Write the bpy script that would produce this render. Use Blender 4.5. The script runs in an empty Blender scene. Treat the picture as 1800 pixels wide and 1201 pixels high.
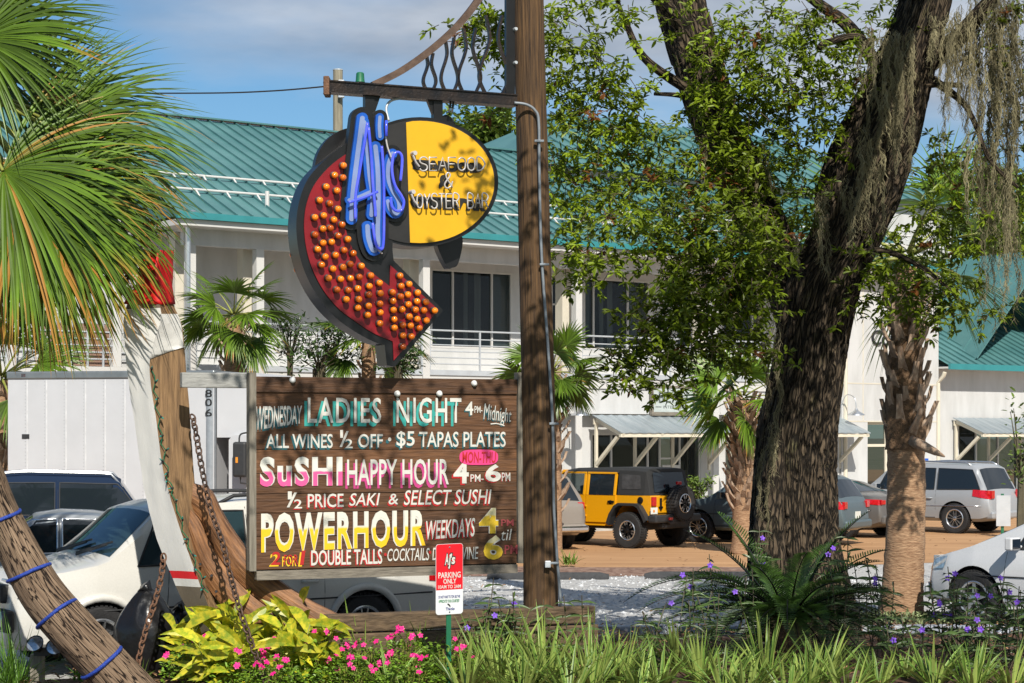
import bpy, bmesh, math, random
from mathutils import Vector, Matrix, noise
random.seed(11)
S = bpy.context.scene
COL = S.collection
R = math.radians
rnd = random.uniform
# ---------------------------------------------------------------- camera
F, CX, HY, H = 3500.0, 900.0, 765.0, 2.6
cam = bpy.data.cameras.new('camera'); camo = bpy.data.objects.new('camera', cam); COL.objects.link(camo)
cam.sensor_width = 36; cam.lens = 36 * F / 1800; cam.shift_y = (HY - 600.5) / 1800
cam.clip_start = 0.5; cam.clip_end = 3000
camo.location = (0, 0, H); camo.rotation_euler = (R(90), 0, 0)
S.camera = camo
# ---------------------------------------------------------------- world and sun
SUN = Vector((0.17, -0.90, 0.80)).normalized()          # direction towards the sun
w = bpy.data.worlds.new('World'); S.world = w; w.use_nodes = True
nt = w.node_tree; nt.nodes.clear()
def wn(t, **k):
    n = nt.nodes.new(t)
    for a, b in k.items(): setattr(n, a, b)
    return n
sky = wn('ShaderNodeTexSky', sky_type='NISHITA', sun_disc=False)
sky.sun_elevation = math.asin(SUN.z); sky.sun_rotation = math.atan2(SUN.x, SUN.y)
sky.air_density = 1.0; sky.dust_density = 0.2; sky.ozone_density = 3.0
tc = wn('ShaderNodeTexCoord'); mp = wn('ShaderNodeMapping'); mp.inputs['Scale'].default_value = (3.2, 3.2, 11.0)
mp.inputs['Location'].default_value = (0.4, 0.0, 1.1)
ns = wn('ShaderNodeTexNoise'); ns.inputs['Scale'].default_value = 1.5; ns.inputs['Detail'].default_value = 8; ns.inputs['Roughness'].default_value = 0.52
sx = wn('ShaderNodeSeparateXYZ')
# cloud cover grows above ten degrees, thinner low down, thicker to the right
ma = wn('ShaderNodeMath', operation='MULTIPLY_ADD'); ma.inputs[1].default_value = 9.0; ma.inputs[2].default_value = -1.52
mx2 = wn('ShaderNodeMath', operation='MULTIPLY_ADD'); mx2.inputs[1].default_value = 1.9; mx2.inputs[2].default_value = 0.0
mn0 = wn('ShaderNodeMath', operation='MINIMUM'); mn0.inputs[1].default_value = .28
ad = wn('ShaderNodeMath', operation='ADD'); ad2 = wn('ShaderNodeMath', operation='ADD')
rp = wn('ShaderNodeValToRGB'); rp.color_ramp.elements[0].position = 0.40; rp.color_ramp.elements[1].position = 0.80
rp.color_ramp.elements[1].color = (0.93, 0.93, 0.93, 1)
cr = wn('ShaderNodeValToRGB'); cr.color_ramp.elements[0].position = 0.35; cr.color_ramp.elements[1].position = 0.68
cr.color_ramp.elements[0].color = (3.9, 4.6, 5.7, 1); cr.color_ramp.elements[1].color = (8.0, 8.5, 9.3, 1)
ns2 = wn('ShaderNodeTexNoise'); ns2.inputs['Scale'].default_value = 2.6; ns2.inputs['Detail'].default_value = 7
tintn = wn('ShaderNodeMixRGB', blend_type='MULTIPLY'); tintn.inputs['Fac'].default_value = 1; tintn.inputs['Color2'].default_value = (0.78, 1.06, 1.20, 1)
mixc = wn('ShaderNodeMixRGB'); bg = wn('ShaderNodeBackground'); bg.inputs['Strength'].default_value = 0.070; out = wn('ShaderNodeOutputWorld')
L = nt.links.new
L(tc.outputs['Generated'], mp.inputs['Vector']); L(mp.outputs[0], ns.inputs['Vector']); L(mp.outputs[0], ns2.inputs['Vector'])
L(tc.outputs['Generated'], sx.inputs[0]); L(sx.outputs['Z'], ma.inputs[0]); L(sx.outputs['X'], mx2.inputs[0])
L(ns.outputs['Fac'], ad.inputs[0]); L(ma.outputs[0], mn0.inputs[0]); L(mn0.outputs[0], ad.inputs[1]); L(ad.outputs[0], ad2.inputs[0]); L(mx2.outputs[0], ad2.inputs[1])
L(ad2.outputs[0], rp.inputs['Fac']); L(ns2.outputs['Fac'], cr.inputs['Fac'])
L(sky.outputs[0], tintn.inputs['Color1'])
L(rp.outputs['Color'], mixc.inputs['Fac']); L(tintn.outputs[0], mixc.inputs['Color1']); L(cr.outputs['Color'], mixc.inputs['Color2'])
L(mixc.outputs[0], bg.inputs['Color']); L(bg.outputs[0], out.inputs['Surface'])
sl = bpy.data.lights.new('sun', 'SUN'); sl.energy = 5.0; sl.angle = R(0.5); sl.color = (1.0, 0.94, 0.84)
so = bpy.data.objects.new('sun', sl); COL.objects.link(so); so.rotation_euler = SUN.to_track_quat('Z', 'Y').to_euler(); so.location = (5, -20, 30)
S.view_settings.view_transform = 'Standard'; S.view_settings.look = 'None'; S.view_settings.gamma = 1; S.view_settings.exposure = 0.24
S.view_settings.use_curve_mapping = False
# ---------------------------------------------------------------- helpers
def at(px, py, d): return Vector(((px - CX) * d / F, d, H + (HY - py) * d / F))
def gd(px, d): return Vector(((px - CX) * d / F, d, 0))

class MB:
    """collects geometry for ONE mesh object"""
    def __init__(s): s.v = []; s.f = []; s.m = []; s.t = []; s.use_t = False; s.g = None
    def add(s, vs, fs, mi=0, t=None):
        o = len(s.v); s.v += [tuple(v) for v in vs]
        s.f += [tuple(i + o for i in f) for f in fs]; s.m += [mi] * len(fs)
        if t is not None: s.use_t = True
        if isinstance(t, (list, tuple)): s.t += list(t)
        else: s.t += [1.0 if t is None else t] * len(vs)
    def box(s, x0, x1, y0, y1, z0, z1, mi=0, t=None):
        s.add([(x0,y0,z0),(x1,y0,z0),(x1,y1,z0),(x0,y1,z0),(x0,y0,z1),(x1,y0,z1),(x1,y1,z1),(x0,y1,z1)],
              [(3,2,1,0),(4,5,6,7),(0,1,5,4),(1,2,6,5),(2,3,7,6),(3,0,4,7)], mi, t)
    def beam(s, a, b, w, h, up=(0,0,1), mi=0, t=None):
        a = Vector(a); b = Vector(b); d = (b - a).normalized(); up = Vector(up)
        if abs(d.dot(up)) > .98: up = Vector((0,1,0)) if abs(d.y) < .9 else Vector((1,0,0))
        sd = d.cross(up).normalized() * (w / 2); u = sd.cross(d).normalized() * (h / 2)
        vs = [a - sd - u, a + sd - u, a + sd + u, a - sd + u, b - sd - u, b + sd - u, b + sd + u, b - sd + u]
        s.add(vs, [(3,2,1,0),(4,5,6,7),(0,1,5,4),(1,2,6,5),(2,3,7,6),(3,0,4,7)], mi, t)
    def tube(s, pts, r, n=8, mi=0, t=None, caps=True, fn=None):
        pts = [Vector(p) for p in pts]; k = len(pts)
        rs = r if isinstance(r, (list, tuple)) else [r] * k
        d0 = (pts[1] - pts[0]).normalized()
        ref = Vector((0,0,1)) if abs(d0.z) < .9 else Vector((0,1,0))
        u = (ref - d0 * ref.dot(d0)).normalized()
        vs = []; run = 0
        for i, p in enumerate(pts):
            if i: run += (p - pts[i-1]).length
            d = (pts[min(i+1,k-1)] - pts[max(i-1,0)]).normalized()
            u = (u - d * u.dot(d)).normalized(); q = d.cross(u)
            for j in range(n):
                a = 2 * math.pi * j / n
                rr = rs[i] * (fn(i, j, p, a) if fn else 1)
                vs.append(p + (u * math.cos(a) + q * math.sin(a)) * rr)
                if s.g is not None: s.g += [math.cos(a)*rs[0], math.sin(a)*rs[0], run]
        fs = [(i*n+j, i*n+(j+1)%n, (i+1)*n+(j+1)%n, (i+1)*n+j) for i in range(k-1) for j in range(n)]
        if caps: fs += [tuple(range(n-1,-1,-1)), tuple((k-1)*n+j for j in range(n))]
        tt = t
        if isinstance(t, list): tt = [t[i] for i in range(k) for j in range(n)]
        s.add(vs, fs, mi, tt)
    def prism(s, front, off, mi=0, mi_side=None, t=None):
        n = len(front); front = [Vector(p) for p in front]; off = Vector(off)
        s.add(front + [p + off for p in front], [tuple(range(n)), tuple(range(2*n-1, n-1, -1))], mi, t)
        s.add(front + [p + off for p in front], [(i, i+n, (i+1)%n+n, (i+1)%n) for i in range(n)], mi if mi_side is None else mi_side, t)
    def lathe(s, prof, o, ax, n=24, mi=0, t=None, closed=False):
        o = Vector(o); ax = Vector(ax).normalized()
        ref = Vector((0,0,1)) if abs(ax.z) < .9 else Vector((1,0,0))
        u = (ref - ax * ref.dot(ax)).normalized(); q = ax.cross(u)
        vs = []
        for (r, z) in prof:
            for j in range(n):
                a = 2*math.pi*j/n; vs.append(o + ax*z + (u*math.cos(a) + q*math.sin(a))*r)
        k = len(prof)
        fs = [(i*n+j, i*n+(j+1)%n, (i+1)*n+(j+1)%n, (i+1)*n+j) for i in range(k-1) for j in range(n)]
        if closed: fs += [((k-1)*n+j, (k-1)*n+(j+1)%n, (j+1)%n, j) for j in range(n)]
        s.add(vs, fs, mi, t)
    def torus(s, o, u, q, ru, rq, r, n=16, m=6, mi=0, t=None):
        """link shaped ring in plane u,q"""
        o = Vector(o); u = Vector(u).normalized(); q = Vector(q).normalized(); w_ = u.cross(q)
        vs = []
        for i in range(n):
            a = 2*math.pi*i/n
            c = u*math.cos(a)*ru + q*math.sin(a)*rq
            nn = (u*math.cos(a)/ru + q*math.sin(a)/rq).normalized()
            for j in range(m):
                b = 2*math.pi*j/m; vs.append(o + c + (nn*math.cos(b) + w_*math.sin(b))*r)
        fs = [(i*m+j, ((i+1)%n)*m+j, ((i+1)%n)*m+(j+1)%m, i*m+(j+1)%m) for i in range(n) for j in range(m)]
        s.add(vs, fs, mi, t)
    def blade(s, base, d, ln, wd, droop=0.3, segs=5, fold=0.25, mi=0, t=1.0, side=None, tip=None, wmax=.3):
        """a long leaf: folded strip that bends down by gravity"""
        base = Vector(base); d = Vector(d).normalized()
        sd = side if side is not None else d.cross(Vector((0,0,1)))
        if sd.length < 1e-3: sd = Vector((1,0,0))
        sd = sd.normalized(); p = base.copy(); vs = []; tt = []
        for i in range(segs + 1):
            a = i / segs
            ww = wd * (a/wmax*.6 + .4 if a < wmax else (1 - ((a-wmax)/(1-wmax))**1.6)) * .5
            up = sd.cross(d).normalized()
            vs += [p - sd*ww + up*ww*fold, p - up*ww*fold*.3, p + sd*ww + up*ww*fold]
            tv = t if tip is None else t + (tip - t) * max(0, (a-.4)/.6)
            tt += [tv]*3
            d = (d + Vector((0,0,-droop/segs))).normalized(); p = p + d * (ln/segs)
        fs = []
        for i in range(segs):
            o = i*3; fs += [(o, o+1, o+4, o+3), (o+1, o+2, o+5, o+4)]
        s.add(vs, fs, mi, tt)
        return p
    def leaf(s, p, d, n, ln, wd, t=1.0, mi=0, fold=.3):
        p = Vector(p); d = Vector(d).normalized(); sd = d.cross(Vector(n))
        if sd.length < 1e-3: sd = d.orthogonal()
        sd.normalize(); up = sd.cross(d)
        h = wd/2
        vs = [p, p + d*ln*.35 + sd*h + up*h*fold, p + d*ln*.75 + sd*h*.8 + up*h*fold, p + d*ln - up*ln*.05, p + d*ln*.75 - sd*h*.8 + up*h*fold, p + d*ln*.35 - sd*h + up*h*fold]
        s.add(vs, [(0,1,2,3),(0,3,4,5)], mi, t)
    def build(s, name, mats, parent=None, smooth=False, world=True, bevel=0):
        me = bpy.data.meshes.new(name)
        vs = s.v
        loc = Vector((0,0,0))
        if parent is not None and world:
            q = parent
            while q is not None: loc = loc + q.location; q = q.parent
            vs = [(v[0]-loc.x, v[1]-loc.y, v[2]-loc.z) for v in vs]
        me.from_pydata(vs, [], s.f)
        for m in (mats if isinstance(mats, (list, tuple)) else [mats]): me.materials.append(m)
        me.polygons.foreach_set('material_index', s.m)
        if s.use_t:
            at_ = me.attributes.new('tint', 'FLOAT', 'POINT'); at_.data.foreach_set('value', s.t)
        if smooth:
            me.polygons.foreach_set('use_smooth', [True]*len(me.polygons))
            if smooth is not True: me.set_sharp_from_angle(angle=R(smooth))
        if s.g is not None and len(s.g) == 3*len(vs):
            ag = me.attributes.new('grain', 'FLOAT_VECTOR', 'POINT'); ag.data.foreach_set('vector', s.g)
        me.update()
        o = bpy.data.objects.new(name, me); COL.objects.link(o)
        if parent is not None: o.parent = parent
        if bevel:
            b = o.modifiers.new('bevel', 'BEVEL'); b.width = bevel; b.segments = 2; b.limit_method = 'ANGLE'; b.angle_limit = R(40)
        return o

def tag(o, label, cat, group=None, kind=None):
    o['label'] = label; o['category'] = cat
    if group: o['group'] = group
    if kind: o['kind'] = kind
    return o
def thing(name, label, cat, loc=(0,0,0), rotz=0, group=None):
    o = bpy.data.objects.new(name, None); COL.objects.link(o); o.empty_display_size = .2
    o.location = loc; o.rotation_euler = (0, 0, rotz)
    return tag(o, label, cat, group)
def struct(mb, name, mats, smooth=False):
    o = mb.build(name, mats, None, smooth); o['kind'] = 'structure'; return o
def grounded(o, loc):
    """moves a one-mesh thing's origin to loc without moving it"""
    loc = Vector(loc); o.data.transform(Matrix.Translation(-loc)); o.location = loc; return o
def copy_tree(o, parent=None):
    c = o.copy(); COL.objects.link(c)
    if parent is not None: c.parent = parent
    for ch in list(o.children): copy_tree(ch, c)
    return c
def lerp(a, b, t): return a + (b - a) * t
def pw(tab, x):
    if x <= tab[0][0]: return tab[0][1]
    for (x0, y0), (x1, y1) in zip(tab, tab[1:]):
        if x <= x1: return y0 + (y1 - y0) * (x - x0) / (x1 - x0)
    return tab[-1][1]
def smoothpath(pts, n=8):
    """Catmull-Rom through tuples of any dimension"""
    P = [list(p) for p in pts]; P = [P[0]] + P + [P[-1]]; out = []
    for i in range(1, len(P) - 2):
        for k in range(n):
            t = k / n
            out.append([0.5*((2*b) + (-a+c)*t + (2*a-5*b+4*c-d)*t*t + (-a+3*b-3*c+d)*t**3) for a, b, c, d in zip(P[i-1], P[i], P[i+1], P[i+2])])
    out.append(P[-2]); return out
# ---------------------------------------------------------------- materials
def mat(name, base, rough=.5, metal=0, var=.15, vs=6.0, stretch=(1,1,1), bump=0, bs=None, tint=False, coat=0, second=None, trans=0, spec=.5, detail=5, emit=0, contrast=(.3,.7), tip=None, grain=False):
    m = bpy.data.materials.new(name); m.use_nodes = True; t = m.node_tree; N = t.nodes; Lk = t.links.new
    p = N['Principled BSDF']; p.inputs['Roughness'].default_value = rough; p.inputs['Metallic'].default_value = metal
    p.inputs['Specular IOR Level'].default_value = spec
    if coat: p.inputs['Coat Weight'].default_value = coat; p.inputs['Coat Roughness'].default_value = .04
    c2 = second if second else tuple(min(1, c*(1+var)) for c in base)
    c1 = base if second else tuple(c*(1-var) for c in base)
    tcn = N.new('ShaderNodeTexCoord'); mpn = N.new('ShaderNodeMapping'); mpn.inputs['Scale'].default_value = stretch
    nz = N.new('ShaderNodeTexNoise'); nz.inputs['Scale'].default_value = vs; nz.inputs['Detail'].default_value = detail; nz.inputs['Roughness'].default_value = .6
    rm = N.new('ShaderNodeValToRGB'); rm.color_ramp.elements[0].position, rm.color_ramp.elements[1].position = contrast
    rm.color_ramp.elements[0].color = (*c1, 1); rm.color_ramp.elements[1].color = (*c2, 1)
    src = tcn.outputs['Object']
    if grain: ga = N.new('ShaderNodeAttribute'); ga.attribute_name = 'grain'; src = ga.outputs['Vector']
    Lk(src, mpn.inputs[0]); Lk(mpn.outputs[0], nz.inputs['Vector']); Lk(nz.outputs['Fac'], rm.inputs['Fac'])
    colr = rm.outputs['Color']
    if tint:
        a = N.new('ShaderNodeAttribute'); a.attribute_name = 'tint'
        mu = N.new('ShaderNodeMixRGB'); mu.blend_type = 'MULTIPLY'; mu.inputs['Fac'].default_value = 1
        if tip:      # tint above 2 blends to the dry colour
            mr = N.new('ShaderNodeMapRange'); mr.inputs[1].default_value = 2; mr.inputs[2].default_value = 3
            Lk(a.outputs['Fac'], mr.inputs[0])
            mn = N.new('ShaderNodeMath'); mn.operation = 'MINIMUM'; mn.inputs[1].default_value = 1.6; Lk(a.outputs['Fac'], mn.inputs[0])
            Lk(colr, mu.inputs['Color1']); Lk(mn.outputs[0], mu.inputs['Color2'])
            m3 = N.new('ShaderNodeMixRGB'); Lk(mr.outputs[0], m3.inputs['Fac']); Lk(mu.outputs[0], m3.inputs['Color1']); m3.inputs['Color2'].default_value = (*tip, 1)
            colr = m3.outputs[0]
        else:
            Lk(colr, mu.inputs['Color1']); Lk(a.outputs['Fac'], mu.inputs['Color2']); colr = mu.outputs[0]
    Lk(colr, p.inputs['Base Color'])
    if bump:
        nb = N.new('ShaderNodeTexNoise'); nb.inputs['Scale'].default_value = bs or vs; nb.inputs['Detail'].default_value = 8
        bp_ = N.new('ShaderNodeBump'); bp_.inputs['Strength'].default_value = bump; bp_.inputs['Distance'].default_value = .02
        Lk(mpn.outputs[0], nb.inputs['Vector']); Lk(nb.outputs['Fac'], bp_.inputs['Height']); Lk(bp_.outputs[0], p.inputs['Normal'])
    if trans:
        tr = N.new('ShaderNodeBsdfTranslucent'); mxs = N.new('ShaderNodeMixShader'); mxs.inputs[0].default_value = trans
        Lk(colr, tr.inputs['Color']); Lk(p.outputs[0], mxs.inputs[1]); Lk(tr.outputs[0], mxs.inputs[2])
        Lk(mxs.outputs[0], N['Material Output'].inputs['Surface'])
    if emit:
        Lk(colr, p.inputs['Emission Color']); p.inputs['Emission Strength'].default_value = emit
    return m
def paint_split(name, top, bottom, frac, axis='Z', rough=.55):
    """hand painted letters: one colour above, one below (Generated coordinates of the lettering)"""
    m = bpy.data.materials.new(name); m.use_nodes = True; t = m.node_tree; N = t.nodes; Lk = t.links.new
    p = N['Principled BSDF']; p.inputs['Roughness'].default_value = rough
    tcn = N.new('ShaderNodeTexCoord'); sp = N.new('ShaderNodeSeparateXYZ'); nz = N.new('ShaderNodeTexNoise'); nz.inputs['Scale'].default_value = 9
    md = N.new('ShaderNodeMath'); md.operation = 'MULTIPLY_ADD'; md.inputs[1].default_value = .12
    rm = N.new('ShaderNodeValToRGB'); rm.color_ramp.elements[0].position = frac + .03; rm.color_ramp.elements[1].position = frac + .09
    rm.color_ramp.elements[0].color = (*bottom, 1); rm.color_ramp.elements[1].color = (*top, 1)
    Lk(tcn.outputs['Generated'], sp.inputs[0]); Lk(tcn.outputs['Object'], nz.inputs['Vector'])
    Lk(nz.outputs['Fac'], md.inputs[0]); Lk(sp.outputs[axis], md.inputs[2]); Lk(md.outputs[0], rm.inputs['Fac']); Lk(rm.outputs['Color'], p.inputs['Base Color'])
    return m
def glass(name, tintc=(.02,.03,.035), clear=.45, rough=.02):
    m = bpy.data.materials.new(name); m.use_nodes = True; t = m.node_tree; N = t.nodes; Lk = t.links.new
    p = N['Principled BSDF']; p.inputs['Base Color'].default_value = (*tintc, 1); p.inputs['Roughness'].default_value = rough; p.inputs['Specular IOR Level'].default_value = .6
    tr = N.new('ShaderNodeBsdfTransparent'); tr.inputs['Color'].default_value = (.75,.82,.82,1)
    mx = N.new('ShaderNodeMixShader'); mx.inputs[0].default_value = clear
    Lk(p.outputs[0], mx.inputs[1]); Lk(tr.outputs[0], mx.inputs[2]); Lk(mx.outputs[0], N['Material Output'].inputs['Surface'])
    return m
M = {}
M['gravel'] = mat('gravel', (.22,.217,.21), .9, var=.45, vs=9, bump=1, bs=30, second=(.58,.575,.56), detail=9, contrast=(.28,.72))
M['mulch'] = mat('mulch', (.035,.018,.010), .95, vs=14, second=(.13,.065,.038), bump=1, bs=24, detail=9)
M['redmulch'] = mat('redmulch', (.10,.045,.028), .95, vs=8, second=(.30,.20,.15), bump=.8, bs=22, detail=9)
M['dirt'] = mat('dirt', (.30,.155,.065), .95, vs=.9, second=(.50,.29,.14), stretch=(.35,1.6,1), bump=.6, bs=14, detail=12, contrast=(.25,.75))
M['concrete'] = mat('concrete', (.40,.39,.36), .85, vs=3, var=.2, bump=.3, bs=20)
M['rubber'] = mat('rubber', (.035,.037,.04), .8, vs=12, var=.3, bump=.3)
M['bluekerb'] = mat('bluekerb', (.17,.21,.28), .85, vs=5, second=(.42,.44,.46), bump=.3)
M['white_wall'] = mat('white_wall', (.43,.435,.43), .75, vs=1.1, second=(.53,.535,.535), stretch=(2.2,2.2,.5), bump=.12, bs=30, detail=10, contrast=(.25,.60))
M['conduit'] = mat('conduit_grey', (.20,.225,.25), .5, metal=.3, vs=9, var=.2)
M['white_trim'] = mat('white_trim', (.54,.535,.52), .6, vs=3, var=.03)
M['cream'] = mat('cream', (.62,.57,.46), .6, vs=3, var=.05)
M['pier'] = mat('pier', (.56,.52,.43), .7, vs=3, var=.05)
M['teal'] = mat('teal', (.050,.145,.150), .45, vs=.5, second=(.085,.205,.205), detail=9, contrast=(.36,.64), stretch=(1,1,1), spec=.5)
M['teal_trim'] = mat('teal_trim', (.03,.21,.23), .45, vs=2, var=.1)
M['rail'] = mat('rail', (.50,.53,.56), .45, metal=.3, vs=4, var=.08)
M['galv'] = mat('galv', (.42,.47,.50), .42, metal=.5, vs=1.6, second=(.27,.33,.37), stretch=(4,.6,1))
M['alu'] = mat('alu', (.60,.62,.64), .3, metal=.9, vs=4, var=.1)
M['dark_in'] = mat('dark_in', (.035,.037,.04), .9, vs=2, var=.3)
M['blind'] = mat('blind', (.33,.36,.36), .7, vs=60, stretch=(0,0,1), second=(.20,.22,.23))
M['curtain'] = mat('curtain', (.42,.43,.42), .8, vs=12, stretch=(1,1,.05), second=(.60,.60,.58))
M['siding'] = mat('siding', (.24,.15,.11), .8, vs=5, var=.25, stretch=(1,1,8))
M['win'] = glass('window_glass', (.012,.02,.024), .42)
M['shopwin'] = glass('shop_glass', (.012,.016,.016), .30)
M['carglass'] = glass('car_glass', (.012,.017,.022), .03, .03)
M['clearglass'] = glass('clear_glass', (.022,.045,.055), .06, .03)
M['black'] = mat('black_metal', (.006,.006,.007), .35, vs=8, var=.4)
M['blackmatte'] = mat('black_plastic', (.022,.023,.025), .6, vs=14, var=.2)
M['steel_rust'] = mat('steel_rust', (.010,.013,.018), .35, metal=.5, vs=6, second=(.050,.035,.028), bump=.3, bs=40)
M['rust'] = mat('rust', (.10,.045,.022), .85, vs=18, second=(.19,.10,.06), bump=.7, bs=60)
M['darkchain'] = mat('dark_chain', (.06,.065,.075), .45, metal=.6, vs=20, var=.4)
M['pole_wood'] = mat('pole_wood', (.016,.008,.004), .85, vs=5, second=(.150,.080,.030), stretch=(7,7,.35), bump=1, bs=7, detail=12, contrast=(.30,.72), grain=True)
M['board'] = mat('board_wood', (.040,.016,.006), .7, vs=4, second=(.165,.072,.026), stretch=(.55,2,9), bump=.5, bs=5, detail=10, tint=True, contrast=(.2,.8))
M['grey_wood'] = mat('grey_wood', (.12,.105,.085), .85, vs=5, second=(.25,.22,.175), stretch=(1,1,6), bump=.6, bs=6, detail=9)
M['grey_post'] = mat('grey_post', (.12,.105,.08), .85, vs=5, second=(.26,.235,.19), stretch=(6,6,.5), bump=.6, bs=6, detail=9)
M['stem_wood'] = mat('stem_wood', (.08,.045,.022), .85, vs=4, second=(.33,.20,.095), stretch=(6,6,.5), bump=.9, bs=6, detail=10, contrast=(.25,.75))
M['knee_wood'] = mat('knee_wood', (.060,.024,.010), .6, vs=4, second=(.34,.155,.058), stretch=(6,6,.8), bump=.8, bs=7, detail=12, contrast=(.30,.70), grain=True)
M['log_wood'] = mat('log_wood', (.022,.014,.010), .95, vs=5, second=(.24,.165,.11), stretch=(6,6,.55), bump=1, bs=6, detail=12, contrast=(.36,.66), grain=True)
M['timber'] = mat('timber', (.05,.032,.018), .85, vs=5, second=(.15,.10,.055), stretch=(.6,4,7), bump=.7, bs=6, detail=9)
M['redcloth'] = mat('red_cloth', (.55,.008,.008), .55, vs=5, var=.15)
M['bark'] = mat('oak_bark', (.010,.0075,.005), .95, vs=4.5, second=(.105,.074,.045), stretch=(5,5,1.5), bump=1, bs=5, detail=12, contrast=(.36,.66), grain=True)
def bark_plates(name, crack, plate, plate2, lichen, sc=(1,1,.30), scale=26, width=.16):
    m = bpy.data.materials.new(name); m.use_nodes = True; t = m.node_tree; N = t.nodes; Lk = t.links.new
    p = N['Principled BSDF']; p.inputs['Roughness'].default_value = .95; p.inputs['Specular IOR Level'].default_value = .25
    at_ = N.new('ShaderNodeAttribute'); at_.attribute_name = 'grain'; mp_ = N.new('ShaderNodeMapping'); mp_.inputs['Scale'].default_value = sc
    nd = N.new('ShaderNodeTexNoise'); nd.inputs['Scale'].default_value = 7; nd.inputs['Detail'].default_value = 6
    mxd = N.new('ShaderNodeMixRGB'); mxd.blend_type = 'LINEAR_LIGHT'; mxd.inputs['Fac'].default_value = .085
    Lk(at_.outputs['Vector'], mp_.inputs[0]); Lk(mp_.outputs[0], nd.inputs['Vector']); Lk(mp_.outputs[0], mxd.inputs['Color1']); Lk(nd.outputs['Color'], mxd.inputs['Color2'])
    vo = N.new('ShaderNodeTexVoronoi'); vo.feature = 'DISTANCE_TO_EDGE'; vo.inputs['Scale'].default_value = scale; Lk(mxd.outputs[0], vo.inputs['Vector'])
    rm = N.new('ShaderNodeValToRGB'); rm.color_ramp.elements[0].position = .02; rm.color_ramp.elements[1].position = width
    Lk(vo.outputs['Distance'], rm.inputs['Fac'])
    n2 = N.new('ShaderNodeTexNoise'); n2.inputs['Scale'].default_value = 30; n2.inputs['Detail'].default_value = 9; n2.inputs['Roughness'].default_value = .7; Lk(mp_.outputs[0], n2.inputs['Vector'])
    r2 = N.new('ShaderNodeValToRGB'); r2.color_ramp.elements[0].position = .32; r2.color_ramp.elements[1].position = .70; r2.color_ramp.elements[0].color = (*plate, 1); r2.color_ramp.elements[1].color = (*plate2, 1); Lk(n2.outputs['Fac'], r2.inputs['Fac'])
    n3 = N.new('ShaderNodeTexNoise'); n3.inputs['Scale'].default_value = 3.2; n3.inputs['Detail'].default_value = 8; n3.inputs['Roughness'].default_value = .7; Lk(at_.outputs['Vector'], n3.inputs['Vector'])
    r3 = N.new('ShaderNodeValToRGB'); r3.color_ramp.elements[0].position = .56; r3.color_ramp.elements[1].position = .74; Lk(n3.outputs['Fac'], r3.inputs['Fac'])
    ml = N.new('ShaderNodeMixRGB'); Lk(r3.outputs['Color'], ml.inputs['Fac']); Lk(r2.outputs['Color'], ml.inputs['Color1']); ml.inputs['Color2'].default_value = (*lichen, 1)
    mc = N.new('ShaderNodeMixRGB'); Lk(rm.outputs['Color'], mc.inputs['Fac']); mc.inputs['Color1'].default_value = (*crack, 1); Lk(ml.outputs[0], mc.inputs['Color2']); Lk(mc.outputs[0], p.inputs['Base Color'])
    hs = N.new('ShaderNodeMath'); hs.operation = 'MULTIPLY_ADD'; hs.inputs[1].default_value = .35; Lk(n2.outputs['Fac'], hs.inputs[0]); Lk(rm.outputs['Color'], hs.inputs[2])
    b_ = N.new('ShaderNodeBump'); b_.inputs['Strength'].default_value = 1; b_.inputs['Distance'].default_value = .035; Lk(hs.outputs[0], b_.inputs['Height']); Lk(b_.outputs[0], p.inputs['Normal'])
    return m
M['bark'] = bark_plates('oak_bark', (.010,.008,.006), (.050,.036,.024), (.150,.112,.074), (.120,.112,.050), (1,1,.24), 18, .20)
M['log_wood'] = bark_plates('log_wood', (.016,.010,.007), (.085,.055,.035), (.27,.19,.125), (.23,.17,.11), (1,1,.05), 44, .055)
M['palmbark'] = mat('palm_bark', (.19,.10,.052), .95, vs=5, second=(.42,.27,.16), stretch=(2,2,9), bump=1, bs=7, detail=9)
M['boot'] = mat('palm_boot', (.20,.12,.075), .9, vs=4, second=(.42,.32,.235), stretch=(5,5,1), bump=.6, bs=9, detail=8)
M['fibre'] = mat('palm_fibre', (.075,.042,.022), .95, vs=20, second=(.20,.12,.065), bump=1, bs=40)
M['oakleaf'] = mat('oak_leaf', (.170,.235,.012), .42, vs=3, var=.25, tint=True, trans=.30, spec=.3, tip=(.16,.06,.015))
M['moss'] = mat('spanish_moss', (.15,.13,.070), .95, vs=3, second=(.27,.24,.14), tint=True, trans=.25)
M['palmleaf'] = mat('palm_leaf', (.090,.160,.012), .40, vs=2.5, var=.25, tint=True, trans=.25, tip=(.42,.21,.04))
M['petiole'] = mat('petiole', (.24,.26,.05), .5, vs=4, var=.2)
M['fruit'] = mat('palm_fruit', (.20,.15,.02), .6, vs=9, second=(.10,.06,.02))
M['farleaf'] = mat('far_leaf', (.100,.155,.020), .6, vs=.7, var=.35, tint=True, trans=.25)
M['hedgeleaf'] = mat('shrub_leaf', (.035,.075,.012), .4, vs=3, var=.3, tint=True, trans=.2)
M['flax'] = mat('flax_leaf', (.075,.165,.018), .45, vs=40, stretch=(1,1,.02), second=(.17,.29,.045), tint=True, trans=.2)
M['flaxedge'] = mat('flax_cream', (.36,.46,.11), .5, vs=4, var=.15, tint=True, trans=.2)
M['ginger'] = mat('ginger_leaf', (.56,.50,.03), .42, vs=14, second=(.24,.32,.02), stretch=(1,1,1), tint=True, trans=.25, contrast=(.42,.58))
M['impleaf'] = mat('impatiens_leaf', (.14,.25,.018), .45, vs=6, var=.25, tint=True, trans=.2)
M['pink'] = mat('pink_petal', (.80,.012,.24), .5, vs=6, var=.15, trans=.2)
M['purple'] = mat('purple_petal', (.20,.07,.62), .5, vs=6, var=.2, trans=.2)
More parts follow.
